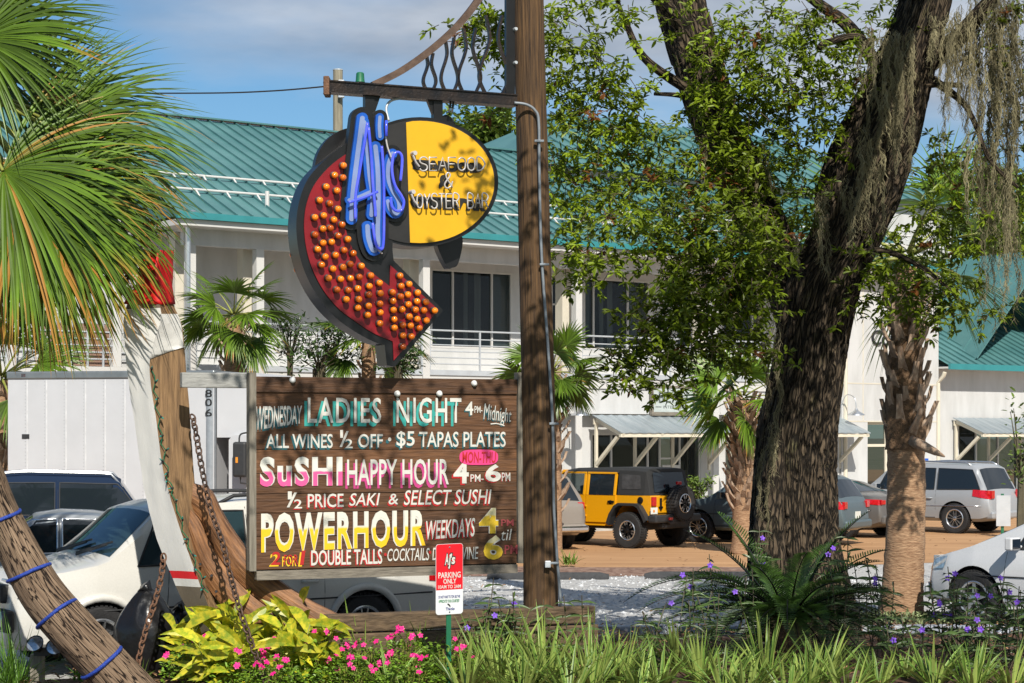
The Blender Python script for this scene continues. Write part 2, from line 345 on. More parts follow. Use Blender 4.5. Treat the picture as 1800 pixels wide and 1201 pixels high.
M['ruellia'] = mat('ruellia_leaf', (.055,.100,.022), .45, vs=5, var=.3, tint=True, trans=.2)
M['stemgreen'] = mat('plant_stem', (.075,.06,.03), .6, vs=6, var=.3)
M['sago'] = mat('sago_leaf', (.050,.105,.018), .34, vs=4, var=.3, tint=True, trans=.1)
M['grass'] = mat('grass_leaf', (.09,.20,.02), .5, vs=5, var=.3, tint=True, trans=.25)
M['tyre'] = mat('tyre', (.018,.018,.019), .8, vs=20, var=.3, bump=.4, bs=40)
M['rim'] = mat('alloy', (.55,.56,.57), .25, metal=.9, vs=6, var=.08)
M['chrome'] = mat('chrome', (.75,.76,.78), .12, metal=1, vs=6, var=.05)
M['redlight'] = mat('tail_light', (.45,.006,.010), .12, vs=20, var=.3, coat=.6)
M['headlight'] = mat('head_light', (.42,.44,.46), .08, metal=.6, vs=20, var=.5, coat=.8)
M['plate'] = mat('plate', (.68,.70,.66), .4, vs=9, var=.05)
M['bag'] = mat('bag_plastic', (.008,.008,.009), .28, vs=5, bump=.5, bs=9, var=.3)
M['rope'] = mat('blue_rope', (.012,.045,.30), .6, vs=60, var=.4, bump=.6, bs=90)
M['yellow'] = mat('sign_yellow', (.66,.36,.004), .45, vs=3, var=.06)
M['signred'] = mat('sign_red', (.20,.004,.010), .35, vs=3, var=.25)
M['neonblue'] = mat('neon_blue', (.03,.06,.60), .2, vs=3, second=(.10,.12,.75), emit=.30, coat=.5)
M['chanblue'] = mat('channel_blue', (.006,.085,.42), .35, vs=4, var=.2)
M['chanwhite'] = mat('channel_white', (.19,.25,.42), .4, vs=4, var=.15)
M['neonwhite'] = mat('neon_white', (.46,.44,.43), .2, vs=4, var=.1, coat=.5)
M['bulb'] = mat('bulb_orange', (.90,.25,.008), .12, vs=14, second=(.66,.13,.004), coat=.8, emit=.04)
_b = M['bulb'].node_tree; _oi = _b.nodes.new('ShaderNodeObjectInfo'); _rm = [n for n in _b.nodes if n.type == 'VALTORGB'][0]
_b.links.new(_oi.outputs['Random'], _rm.inputs['Fac']); _rm.color_ramp.elements[0].color = (.42,.075,.004,1); _rm.color_ramp.elements[0].position = .02; _rm.color_ramp.elements[1].color = (.90,.23,.008,1)
M['socket'] = mat('bulb_socket', (.03,.012,.01), .5, vs=9, var=.3)
M['wht'] = mat('paint_white', (.58,.57,.52), .6, vs=7, var=.12)
M['aqua'] = mat('paint_aqua', (.03,.33,.29), .6, vs=7, var=.12)
M['tealp'] = mat('paint_teal', (.01,.10,.12), .6, vs=7, var=.12)
M['redp'] = mat('paint_red', (.42,.012,.012), .6, vs=7, var=.12)
M['magenta'] = mat('paint_magenta', (.50,.045,.20), .6, vs=7, var=.12)
M['pinkp'] = mat('paint_pink', (.68,.045,.20), .6, vs=7, var=.08)
M['yelp'] = mat('paint_yellow', (.75,.47,.012), .6, vs=7, var=.1)
M['dullred'] = mat('paint_dullred', (.32,.055,.06), .6, vs=7, var=.12)
M['navy'] = mat('paint_navy', (.03,.04,.20), .6, vs=7, var=.1)
M['greenp'] = mat('paint_green', (.03,.22,.08), .6, vs=7, var=.1)
M['greenpost'] = mat('green_post', (.01,.13,.06), .5, vs=7, var=.2)
M['signface'] = mat('sign_red_face', (.62,.008,.018), .32, vs=3, var=.05)
M['signwhite'] = mat('sign_white_face', (.66,.68,.70), .35, vs=3, var=.05)
M['blackp'] = mat('paint_black', (.012,.012,.012), .5, vs=7, var=.2)
M['sushi'] = paint_split('paint_white_to_pink', (.68,.67,.60), (.74,.09,.28), .50, 'Y')
M['power'] = paint_split('paint_white_to_yellow', (.68,.66,.56), (.80,.48,.010), .58, 'Y')
M['four'] = paint_split('paint_cream_to_yellow', (.60,.55,.32), (.62,.42,.02), .70, 'Y')
# ================================================================ ground
g = MB(); g.add([(-500,-60,-.03),(500,-60,-.03),(500,1500,-.03),(-500,1500,-.03)], [(0,1,2,3)]); struct(g, 'ground', mat('far_ground', (.10,.12,.05), .95, vs=.3, second=(.24,.21,.14), bump=.3))
g = MB(); g.add([(-45,17,0),(45,17,0),(45,42,0),(-45,42,0)], [(0,1,2,3)]); struct(g, 'gravel', M['gravel'])
g = MB(); g.add([(-50,38.9,.004),(5.2,38.9,.004),(9.5,41.0,.004),(60,41.0,.004),(60,150,.004),(-50,150,.004)], [(0,1,2,3,4,5)]); struct(g, 'road', M['dirt'])
g = MB()
n = 60
for i in range(n+1):
    x = lerp(-40, 4.6, i/n)
    g.v += [(x, 36.55+rnd(-.08,.08), .008), (x, 37.6, .07+rnd(0,.05)), (x, 38.95+rnd(-.12,.12), .010)]
    g.t += [1,1,1]
for i in range(n):
    o = i*3; g.f += [(o,o+3,o+4,o+1),(o+1,o+4,o+5,o+2)]; g.m += [0,0]
struct(g, 'mulch_strip', M['redmulch'], True)
# planting bed: mulch with a real, uneven surface
bedline = [(-9,20.9),(-3.2,21.0),(-1.8,21.3),(-.2,22.2),(.7,24.6),(1.2,25.75),(4,25.9),(14,26.2)]
g = MB(); nx, ny = 120, 40
for i in range(nx+1):
    x = lerp(-9, 14, i/nx); yb = pw(bedline, x)
    for j in range(ny+1):
        f = j/ny; y = lerp(15.5, yb, f)
        z = .14*min(1, (1-f)*6) + .05*noise.noise(Vector((x*1.3,y*1.3,0))) + .025*noise.noise(Vector((x*7,y*7,3)))
        g.v.append((x, y, max(.012, z))); g.t.append(1)
for i in range(nx):
    for j in range(ny):
        o = i*(ny+1)+j; g.f.append((o, o+ny+1, o+ny+2, o+1)); g.m.append(0)
struct(g, 'planting_bed', M['mulch'], True)
# chips and fallen leaves on the mulch
g = MB()
for k in range(5200):
    x = rnd(-1.5, 8); y = rnd(20.5, pw(bedline, x)); z = .17
    if k % 3 == 0: x = rnd(-6, 9); y = rnd(19, pw(bedline, x))
    g.leaf((x, y, z+rnd(-.03,.02)), (rnd(-1,1), rnd(-1,1), rnd(-.2,.35)), (0,0,1), rnd(.04,.11), rnd(.012,.04), rnd(.5,1.7))
for k in range(900):
    d = rnd(24, 52); x = rnd(-3, 9.5)*d/30
    if d < pw(bedline, x)+.2 or random.random() < (d-24)/40: continue
    g.leaf((x, d, .03), (rnd(-1,1), rnd(-1,1), rnd(-.1,.3)), (0,0,1), rnd(.05,.11), rnd(.02,.045), rnd(.5,1.5))
o = g.build('leaf_litter', mat('dry_leaf', (.17,.085,.035), .8, vs=9, second=(.34,.20,.10), tint=True)); tag(o, 'dry brown leaves and bark chips scattered over the mulch and gravel', 'leaf litter', kind='stuff')
# concrete edging of the bed
k = MB()
for i in range(26):
    x0 = lerp(.95, 9.0, i/26); x1 = lerp(.95, 9.0, (i+1)/26) - .01
    k.box(x0, x1, 25.95+.02*x0, 26.13+.02*x0, 0, .10+rnd(0,.01))
o = k.build('kerb', M['bluekerb'], bevel=.015); o['kind'] = 'structure'
# loose stones that give the gravel its grain
g = MB()
for k in range(9000):
    d = 22 + 15*random.random()**1.5; x = rnd(-3.2, 9.2)*d/30 + rnd(-.2,.2)
    if d < pw(bedline, x)+.1: continue
    r = rnd(.018,.045); t = rnd(.55,1.25)
    a = rnd(0,6.3); vs = [(x+r*math.cos(a+q*1.57)*rnd(.7,1.2), d+r*math.sin(a+q*1.57)*rnd(.7,1.2), .001) for q in range(4)] + [(x+rnd(-.3,.3)*r, d+rnd(-.3,.3)*r, r*rnd(.5,.9))]
    g.add(vs, [(0,1,4),(1,2,4),(2,3,4),(3,0,4)], 0, t)
o = g.build('gravel_stones', mat('stone', (.34,.35,.36), .9, vs=9, second=(.62,.63,.64), tint=True)); tag(o, 'loose pale grey stones lying all over the gravel lot', 'gravel', kind='stuff')
# rubber wheel stops
def wheel_stop(x0, x1, d, label):
    m = MB(); n = 14
    prof = [(-.09,0.004),(-.085,.07),(-.05,.125),(.05,.125),(.085,.07),(.09,.004)]
    for i in range(n+1):
        x = lerp(x0, x1, i/n); e = 1 if 0 < i < n else .7
        for (y, z) in prof: m.v.append((x, d+y*e, z*(e if z > .01 else 1))); m.t.append(1)
    for i in range(n):
        for j in range(5):
            o = i*6+j; m.f.append((o, o+6, o+7, o+1)); m.m.append(0)
    m.f += [tuple(range(6)), tuple(range(n*6+5, n*6-1, -1))]; m.m += [0,0]
    o = m.build('wheel_stop', M['rubber'], None, 40); grounded(o, ((x0+x1)/2, d, 0))
    tag(o, label, 'wheel stop', 'rubber wheel stops along the gravel lot')
wheel_stop(-.45, 1.75, 35.9, 'black rubber wheel stop on the gravel, its end beside the wooden sign pole')
wheel_stop(2.40, 4.6, 36.1, 'black rubber wheel stop on the gravel beneath the tip of the sago fronds')
wheel_stop(-3.3, -1.05, 35.8, 'black rubber wheel stop on the gravel, seen beneath the menu board')
# ================================================================ the building
D0 = 58.0; CA, SA = .808, .589; BANG = math.atan2(SA, CA)
def bp(px, py, y=0.0):
    k = (px - CX)/F
    u = (k*(D0 + CA*y) + SA*y)/(CA - SA*k)
    d = D0 + SA*u + CA*y
    return u, H + (HY - py)*d/F
def bu(px, y=0.0): return bp(px, 0, y)[0]
B = thing('office_building', 'long white two storey building with teal metal roof, balcony and shopfronts', 'building', (0, D0, 0), BANG)
def part(mb, name, m, parent=None, smooth=False, bevel=0): return mb.build(name, m, parent or B, smooth, world=False, bevel=bevel)
def wall_open(mb, x0, x1, z0, z1, y0, y1, ops, mi=0):
    """a wall with rectangular openings, built as blocks that butt"""
    xs = sorted({x0, x1, *[c for o in ops for c in (o[0], o[1]) if x0 < c < x1]}); zs = sorted({z0, z1, *[c for o in ops for c in (o[2], o[3]) if z0 < c < z1]})
    for a, b in zip(xs, xs[1:]):
        run = None
        for c, d in zip(zs, zs[1:]):
            cx, cz = (a+b)/2, (c+d)/2
            if any(o[0] < cx < o[1] and o[2] < cz < o[3] for o in ops):
                if run: mb.box(a, b, y0, y1, *run, mi); run = None
            else: run = (run[0], d) if run else (c, d)
        if run: mb.box(a, b, y0, y1, *run, mi)
uL = bu(325); uR = bu(1474); uT = bu(1645)
zE = 8.28; zBand = 7.55; zSl0, zSl1 = 4.0, 4.42
IN = 1.8
# windows of the upper floor (px ranges on the recessed wall)
def win_px(x0, x1, y0, y1, y): 
    a, z1 = bp(x0, y0, y); b, _ = bp(x1, y0, y); _, z0 = bp(x0, y1, y)
    return [a, b, z0, z1]
UW = [win_px(690,735,470,642,IN), win_px(757,900,472,611,IN), win_px(925,1002,480,612,IN), win_px(1026,1141,488,614,IN), win_px(1188,1242,492,616,IN), win_px(1270,1345,496,618,IN), win_px(1380,1450,500,622,IN)]
up = MB(); wall_open(up, uL-.3, uR, zSl1, zE-.35, IN, IN+.25, UW); part(up, 'wall', M['white_wall'])
GF = .45
GW = [win_px(1040,1232,762,930,GF), win_px(1275,1335,762,930,GF), win_px(965,991,752,930,GF), win_px(700,880,762,930,GF), win_px(480,650,762,930,GF), win_px(1400,1460,762,925,GF)]
for o in GW: o[2] = .05
gf = MB(); wall_open(gf, uL, uR, 0, zSl0, GF, GF+.25, GW); part(gf, 'wall', M['white_wall'])
fl = MB(); fl.box(uL-.05, uR-.01, -.02, IN-.003, zSl0, zSl1); part(fl, 'balcony_floor', M['white_trim'])
sp = MB(); sp.box(uL+.1, uR-.02, .03, .10, 3.24, zSl0-.003)
for q in [bu(p) for p in (455,747,1015,1142,1256)]: sp.box(q+.25, q+.29, .012, .027, 3.3, 3.95)
part(sp, 'spandrel', M['white_wall'])
bd = MB(); bd.box(uL-.05, uR-.01, -.03, .16, zBand, zE-.05); bd.box(uL-.06, uR-.005, -.045, -.033, zBand-.0, zBand+.05); part(bd, 'beam_band', M['white_wall'])
sf = MB(); sf.box(uL, uR, .163, IN+.2, zE-.36, zE-.30); part(sf, 'soffit', M['white_trim'])
# thin grey ledge on the balcony edge
lg = MB(); lg.box(uL-.1, uR, -.06, -.023, zSl1-.12, zSl1+.03); part(lg, 'ledge', M['rail'])
for p in (335,455,747,1015,1256,1468):
    u = bu(p); c = MB(); c.box(u-.11, u+.12, -.075, .02-.05, 0, zBand-.003); c.box(u-.11, u+.12, -.03+.001, .15, zSl1+.004, zBand-.004)
    part(c, 'column', M['white_trim'])
    c = MB(); c.box(u-.22, u+.10, .45, .80, zSl1+.002, zE-.37); part(c, 'pier', M['pier'])
# upper windows: dark room, blinds, glass, frames
def window(o, y, mull, trans=(), frame=.055, room=.6, blinds=(), curtains=(), gl='win', fm='white_trim'):
    f = MB(); a, b, z0, z1 = o; e = frame
    f.box(a, b, y-.03, y+.06, z1-e, z1); f.box(a, b, y-.03, y+.06, z0, z0+e); f.box(a, a+e, y-.028, y+.06, z0+e, z1-e); f.box(b-e, b, y-.028, y+.06, z0+e, z1-e)
    for m_ in mull: q = lerp(a, b, m_); f.box(q-e/2, q+e/2, y-.026, y+.06, z0+e, z1-e)
    for (m0, m1, fz) in trans: q = lerp(z0, z1, fz); f.box(lerp(a,b,m0)+e/2, lerp(a,b,m1)-e/2, y-.024, y+.05, q-e/2, q+e/2)
    fo = part(f, 'window', M[fm])
    p = MB(); p.add([(a+.01,y+.03,z0+.01),(b-.01,y+.03,z0+.01),(b-.01,y+.03,z1-.01),(a+.01,y+.03,z1-.01)], [(0,1,2,3)]); part(p, 'pane', M[gl], fo)
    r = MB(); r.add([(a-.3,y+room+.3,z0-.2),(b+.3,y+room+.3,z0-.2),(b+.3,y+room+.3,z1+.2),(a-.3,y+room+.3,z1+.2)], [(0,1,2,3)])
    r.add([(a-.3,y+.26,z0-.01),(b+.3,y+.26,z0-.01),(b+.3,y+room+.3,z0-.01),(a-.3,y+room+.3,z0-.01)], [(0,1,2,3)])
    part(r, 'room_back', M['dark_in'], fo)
    for (m0, m1, fz) in blinds:
        k = MB(); k.box(lerp(a,b,m0)+.05, lerp(a,b,m1)-.05, y+.13, y+.145, lerp(z0,z1,fz), z1-.05); part(k, 'blind', M['blind'], fo)
    for (m0, m1) in curtains:
        k = MB(); nn = 8
        for i in range(nn+1):
            x = lerp(lerp(a,b,m0), lerp(a,b,m1), i/nn); yy = y+.2+(.04 if i % 2 else 0)
            k.v += [(x,yy,z0+.08),(x,yy,z1-.06)]; k.t += [1,1]
        for i in range(nn): k.f.append((i*2,i*2+2,i*2+3,i*2+1)); k.m.append(0)
        part(k, 'curtain', M['curtain'], fo)
    return fo
window(UW[0], IN+.02, (.4,), ((.4,1,.68),))
window(UW[1], IN+.02, (.27,.75), (), blinds=((.75,1,.02),), curtains=((.45,.50),(.58,.66)))
window(UW[2], IN+.02, (.58,), ((.58,1,.6),), blinds=((0,.58,.05),))
window(UW[3], IN+.02, (.15,.67), (), blinds=((.67,1,.1),(0,.15,.3)), curtains=((.30,.36),(.42,.50)))
window(UW[4], IN+.02, (.5,), (), blinds=((0,.5,.1),))
window(UW[5], IN+.02, (.3,.7), ())
window(UW[6], IN+.02, (.5,), ())
# shopfront
a, b = GW[0][0], GW[0][1]
def fr(px): return (bu(px, GF)-a)/(b-a)
window(GW[0], GF+.05, (fr(1076),fr(1140),fr(1161),fr(1196)), ((fr(1161),fr(1196),.70),), gl='shopwin', room=2)
dr = MB(); u0, u1 = bu(1162,GF), bu(1195,GF); dz = .05+.62*(GW[0][3]-.05)
for (x0,x1,z0,z1) in ((u0+.04,u0+.16,.08,dz),(u1-.16,u1-.04,.08,dz),(u0+.16,u1-.16,dz-.16,dz),(u0+.16,u1-.16,.08,.40)): dr.box(x0,x1,GF-.02,GF+.02,z0,z1)
dd = part(dr, 'door', M['white_trim']); h = MB(); h.tube([(u1-.1,GF-.03,.9),(u1-.1,GF-.08,.95),(u1-.1,GF-.08,1.25),(u1-.1,GF-.03,1.3)], .015, 6); part(h, 'handle', M['alu'], dd)
for o, mm in zip(GW[1:], ((.5,),(.6,),(.33,.66),(.33,.66),(.5,))): window(o, GF+.05, mm, (), gl='shopwin', room=2)
# railings between the columns
cols = [bu(p) for p in (335,455,747,1015,1256,1468)]
for a, b in zip(cols, cols[1:]):
    r = MB(); a += .13; b -= .13
    for i, z in enumerate((4.62,4.80,4.98,5.16,5.34,5.57)): r.tube([(a,-.05,z),(b,-.05,z)], .026 if z > 5.5 else .017, 6)
    n = max(2, int((b-a)/1.35))
    for i in range(n+1): r.beam((lerp(a,b,i/n), -.048, zSl1+.02), (lerp(a,b,i/n), -.048, 5.56), .05, .035, (0,1,0))
    part(r, 'railing', M['rail'])
# main roof: standing seam plane over the facade, wide plane beyond the left corner
pit = .45; yR = 8.0; y0 = -.75; zr = lambda y: zE + .02 + pit*(y - y0)*1.0
uW = bu(-500, 2.6); uEnd = bu(1640, 0)
rf = MB()
def roofquad(u0, u1, ya, yb): rf.add([(u0,ya,zr(ya)),(u1,ya,zr(ya)),(u1,yb,zr(yb)),(u0,yb,zr(yb)),(u0,ya,zr(ya)-.1),(u1,ya,zr(ya)-.1),(u1,yb,zr(yb)-.1),(u0,yb,zr(yb)-.1)], [(0,1,2,3),(7,6,5,4),(4,5,1,0),(5,6,2,1),(7,4,0,3)])
ucor = bu(312, y0)
roofquad(ucor, uEnd, y0, yR); roofquad(uW, ucor-.002, 2.0, yR)
rf.add([(uW,yR,zr(yR)),(uEnd,yR,zr(yR)),(uEnd,yR+9,zr(y0)),(uW,yR+9,zr(y0))], [(0,1,2,3)])
u = uW+.2
while u < uEnd:
    ya = y0-.01 if u > ucor else 1.99
    rf.beam((u,ya,zr(ya)+.03), (u,yR,zr(yR)+.03), .035, .062, (0,0,1)); u += .46
rf.beam((uW,yR,zr(yR)+.06), (uEnd,yR,zr(yR)+.06), .35, .05)
rf.add([(ucor-.003,y0,zr(y0)-.1),(ucor-.003,y0,zr(y0)),(ucor-.003,2.0,zr(2.0)),(ucor-.003,2.0,zr(y0)-.1)], [(0,1,2,3)])
R1 = part(rf, 'roof', M['teal'])
gt = MB(); gt.box(ucor-.05, uEnd, y0-.12, y0-.01, zE-.14, zE+.03); gt.box(uW, ucor-.05, 1.90, 1.985, zr(2.0)-.16, zr(2.0)+.0); part(gt, 'gutter', M['teal_trim'])
fs = MB(); fs.box(ucor, uEnd, y0+.0, .6, zE-.30, zE-.145); part(fs, 'eave_board', M['white_trim'])
for yy, (p0, p1) in ((2.05,(-300,1600)),(.62+.2,(-300,1600))):
    s_ = MB(); u0, u1 = bu(p0, yy), bu(p1, yy); z = zr(yy)+.12
    if yy < 2: u0 = ucor+.4
    s_.tube([(u0,yy,z),(u1,yy,z)], .034, 8)
    u = u0
    while u < u1: s_.beam((u,yy,z), (u,yy-.22,zr(yy-.22)+.02), .05, .02); u += .92
    part(s_, 'snow_rail', M['white_trim'], R1)
vp = MB(); uu, zz = bp(438,335,1.2); vp.tube([(uu,.2,zr(.2)),(uu,.2,zr(.2)+.42)], .06, 8); part(vp, 'vent_pipe', M['white_trim'], R1)
# upper hipped roof behind
ur = MB(); ua, ub = bu(935, 6.5), bu(1655, 6.5); ya, yb = 6.0, 17.0; zb = 11.55; zt = 14.5; ym = (ya+yb)/2
P = [(ua-.4,ya-.5,zb),(ub+.4,ya-.5,zb),(ub+.4,yb,zb),(ua-.4,yb,zb),(ua+5,ym,zt),(ub-5,ym,zt)]
ur.add(P, [(0,1,5,4),(1,2,5),(2,3,4,5),(3,0,4),(3,2,1,0)])
n = int((ub-ua)/.6)
for i in range(1, n):
    u = lerp(ua-.4, ub+.4, i/n); tt = min(1, (u-ua+.4)/5.4, (ub+.4-u)/5.4)
    ur.beam((u,ya-.5,zb+.03), (u,lerp(ya-.5,ym,tt),lerp(zb,zt,tt)+.03), .035, .06)
part(ur, 'upper_roof', M['teal'])
uw = MB(); uw.box(ua, ub, ya, yb-.5, 9.5, zb-.003); part(uw, 'upper_wall', M['white_wall'])
# tower block beside the oak: panelled wall, doorway, letters
tw = MB(); tz = 8.9
dop = win_px(1525,1608,742,930,-.12); dop[2] = .02
wall_open(tw, uR+.02, uT, 0, tz, -.12, .35, [dop]); tw.box(uR+.02, uT, .352, 5, 4.6, tz-.05)
part(tw, 'tower_wall', M['white_wall'])
jt = MB()
for py in (675,741,522): _, z = bp(1550,py,-.12); jt.box(uR+.1, uT-.02, -.128, -.119, z-.02, z+.02)
for px in (1517,1560): u = bu(px,-.12); jt.box(u-.02, u+.02, -.126, -.119, dop[3]+.05, tz-.2)
part(jt, 'wall_joint', M['pier'])
cp = MB(); cp.box(uR-.05, uT+.08, -.22, .5, tz, tz+.16); part(cp, 'coping', M['white_trim'])
window(dop, .1, (.48,), ((0,.48,.74),), gl='shopwin', room=3.0, frame=.09, fm='cream')
lamps_in = MB()
for q in (.15,.24,.36): lamps_in.lathe([(0,-.05),(.05,-.03),(.05,.03),(0,.05)], (lerp(dop[0],dop[1],q), 1.2, dop[3]-1.25), (0,0,1), 8)
part(lamps_in, 'pendant_lamp', mat('lamp_glow', (.9,.45,.12), .4, emit=3))
def text_mesh(body, bold=0, shear=0, extrude=0, spacing=1.0, xs=1.0):
    c = bpy.data.curves.new('lettering', 'FONT'); c.body = body; c.size = 1; c.offset = bold; c.shear = shear; c.extrude = extrude; c.space_character = spacing
    c.resolution_u = 3
    o = bpy.data.objects.new('lettering', c); COL.objects.link(o)
    dg = bpy.context.evaluated_depsgraph_get(); me = bpy.data.meshes.new_from_object(o.evaluated_get(dg))
    bpy.data.objects.remove(o); bpy.data.curves.remove(c)
    return me
def place_text(body, x0, x1, y0, y1, m, parent, frame, bold=.0, shear=0, extrude=0, name='lettering', spacing=1.0, warp=None):
    """letters scaled into the rectangle x0..x1, y0..y1 of a plane; frame maps (x, y, depth) to the parent's space"""
    me = text_mesh(body, bold, shear, extrude, spacing)
    xs = [v.co.x for v in me.vertices]; ys = [v.co.y for v in me.vertices]
    ax, bx, ay, by = min(xs), max(xs), min(ys), max(ys)
    for v in me.vertices:
        fx = (v.co.x-ax)/(bx-ax); fy = (v.co.y-ay)/(by-ay) if by > ay else 0
        X, Y = lerp(x0, x1, fx), lerp(y0, y1, fy)
        if warp: X, Y = warp(fx, fy, X, Y)
        v.co = (X, Y, v.co.z)
    # neighbouring letters that touch lie a hair apart in depth, like strokes of paint
    par = list(range(len(me.vertices)))
    def find(i):
        while par[i] != i: par[i] = par[par[i]]; i = par[i]
        return i
    for e in me.edges: par[find(e.vertices[0])] = find(e.vertices[1])
    order = {}
    for v in me.vertices: order.setdefault(find(v.index), len(order))
    for v in me.vertices: v.co.z += .0005 * (order[find(v.index)] % 3)
    me.materials.clear(); me.materials.append(m); me.use_auto_texspace = True; me.update()
    o = bpy.data.objects.new(name, me); COL.objects.link(o); o.parent = parent; o.matrix_local = frame
    return o
bframe = lambda y: Matrix(((1,0,0,0),(0,0,-1,y),(0,1,0,0),(0,0,0,1)))
u0, z1 = bp(1531,580,-.12); u1, z0 = bp(1573,608,-.12)
place_text('Cor', u0, u1, z0, z1, M['blackmatte'], B, bframe(-.16), extrude=.03)
# downspouts
for px, y, py0 in ((332,-.35,372),(1488,-.2,545),(1651,-.2,655)):
    u, zt_ = bp(px, py0, y); m = MB(); z_ = zt_
    m.tube([(u,y-.25,z_),(u,y-.2,z_-.12),(u,y+.05,z_-.35),(u,y+.05,zSl1+.3 if px < 400 else .1),(u,y+.05,.08)], .07, 8); part(m, 'downspout', M['alu'] if px < 400 else M['cream'], None, 40)
# right wing with its lower roof
wu1 = uT + 26; we = 4.95
wg = MB(); sw = win_px(1683,1790,735,920,0.15); sw[2] = .05
wall_open(wg, uT+.003, wu1, 0, we+.1, .1, .35, [sw]); part(wg, 'wing_wall', M['white_wall'])
window(sw, .16, (.3,.66), (), gl='shopwin', room=2)
wr = MB(); wy0, wy1 = -.55, 8; wz = lambda y: we+.06+.48*(y-wy0)
wr.add([(uT+.01,wy0,wz(wy0)),(wu1,wy0,wz(wy0)),(wu1,wy1,wz(wy1)),(uT+.01,wy1,wz(wy1))], [(0,1,2,3)])
u = uT+.2
while u < wu1: wr.beam((u,wy0,wz(wy0)+.03),(u,wy1,wz(wy1)+.03), .04, .06); u += .45
# cross gable at the right whose slope runs down to the valley
gu, gz = bu(1800, 0)+1.2, 9.3
wr.add([(gu-3.9,wy0+.4,wz(wy0+.4)+.06),(gu,wy0+.4,gz),(gu,9.5,gz),(gu-3.9,9.5,wz(wy0+.4)+.06),(gu+3.9,wy0+.4,wz(wy0+.4)+.06),(gu+3.9,9.5,wz(wy0+.4)+.06)], [(0,1,2,3),(1,4,5,2)])
for i in range(11): yy = wy0+.4+i*.9; wr.beam((gu-3.9,yy,wz(wy0+.4)+.09),(gu,yy,gz+.03), .04, .05)
wr.beam((uT+.02,wy1,wz(wy1)+.05),(wu1,wy1,wz(wy1)+.05), .3, .05)
part(wr, 'wing_roof', M['teal'])
wgt = MB(); wgt.box(uT+.01, wu1, wy0-.1, wy0-.003, we-.10, we+.10); part(wgt, 'gutter', M['teal_trim'])
wsf = MB(); wsf.box(uT+.01, wu1, wy0+.0, .097, we-.06, we+.0); part(wsf, 'soffit', M['white_trim'])
# left wing seen through the palm
lw = MB(); lw.box(uW, uL-.05, 3.2, 3.5, 0, zr(2.0)-.2); part(lw, 'wing_wall', M['white_wall'])
lsd = MB(); lsd.box(bu(70,3.1), bu(205,3.1), 3.08, 3.19, 2.2, 5.6)
for i in range(18): lsd.box(bu(70,3.1), bu(205,3.1), 3.05, 3.078, 2.3+i*.18, 2.42+i*.18)
part(lsd, 'siding', M['siding'])
lr = MB(); a, b = uW, uL-.3
for z in (4.62,4.8,4.98,5.16,5.34,5.57): lr.tube([(a,2.4,z),(b,2.4,z)], .022, 6)
for i in range(24): q = lerp(a,b,i/24); lr.beam((q,2.4,4.3),(q,2.4,5.57), .05, .04, (0,1,0))
part(lr, 'railing', M['rail'])
lf = MB(); lf.box(uW, uL-.06, 2.35, 3.19, zSl0, zSl1); part(lf, 'balcony_floor', M['white_trim'])
for px in (20,205,240): q = bu(px,2.4); c = MB(); c.box(q-.12,q+.12,2.36,2.6,zSl1+.003,zr(2.0)-.2); part(c, 'column', M['white_trim'])
# awnings
def awning(pxl, pxr, label, u1=None):
    u0, _ = bp(pxl, 728, 0); u1 = bu(pxr, 0) if u1 is None else u1
    zt, zf, pr = 3.20, 2.68, 1.35
    a = thing('awning', label, 'awning', (0, D0, 0), BANG, 'metal awnings over the shopfronts')
    m = MB(); n = int((u1-u0)/.12)
    for i in range(n+1):
        u = lerp(u0, u1, i/n); h = .018 if i % 3 == 0 else 0
        m.v += [(u,.005,zt+h),(u,-pr,zf+h),(u,-pr,zf+h-.03),(u,.005,zt+h-.03)]; m.t += [1]*4
    for i in range(n):
        o = i*4; m.f += [(o,o+1,o+5,o+4),(o+1,o+2,o+6,o+5),(o+2,o+3,o+7,o+6)]; m.m += [0]*3
    m.f.append((0,3,2,1)); m.m.append(0); o = n*4; m.f.append((o,o+1,o+2,o+3)); m.m.append(0)
    part(m, 'awning_roof', M['galv'], a)
    k = max(2, round((u1-u0)/1.6))
    fm = MB(); fm.box(u0+.03, u1-.03, -pr+.03, -pr+.12, zf-.14, zf-.032); fm.box(u0+.03,u1-.03,-.045,.0,zt-.28,zt-.10); part(fm, 'fascia', M['cream'], a)
    for i in range(k+1):
        u = lerp(u0+.12, u1-.12, i/k); s_ = MB()
        s_.beam((u,-.06,zt-.13), (u,-pr+.02,zf-.09), .09, .12); s_.beam((u,-.06,1.72), (u,-pr+.28,zf-.13), .09, .10, (0,1,0)); s_.beam((u,-.04,1.5),(u,-.04,zt-.2), .09, .07, (0,1,0))
        part(s_, 'bracket', M['cream'], a)
awning(1041, 1250, 'grey metal awning on pale brackets, directly behind the yellow four door')
awning(1280, 1478, 'grey metal awning between the rough palm trunk and the wall with black letters')
awning(1675, 0, 'grey metal awning over the shopfront behind the silver estate car', u1=bu(1675)+7)
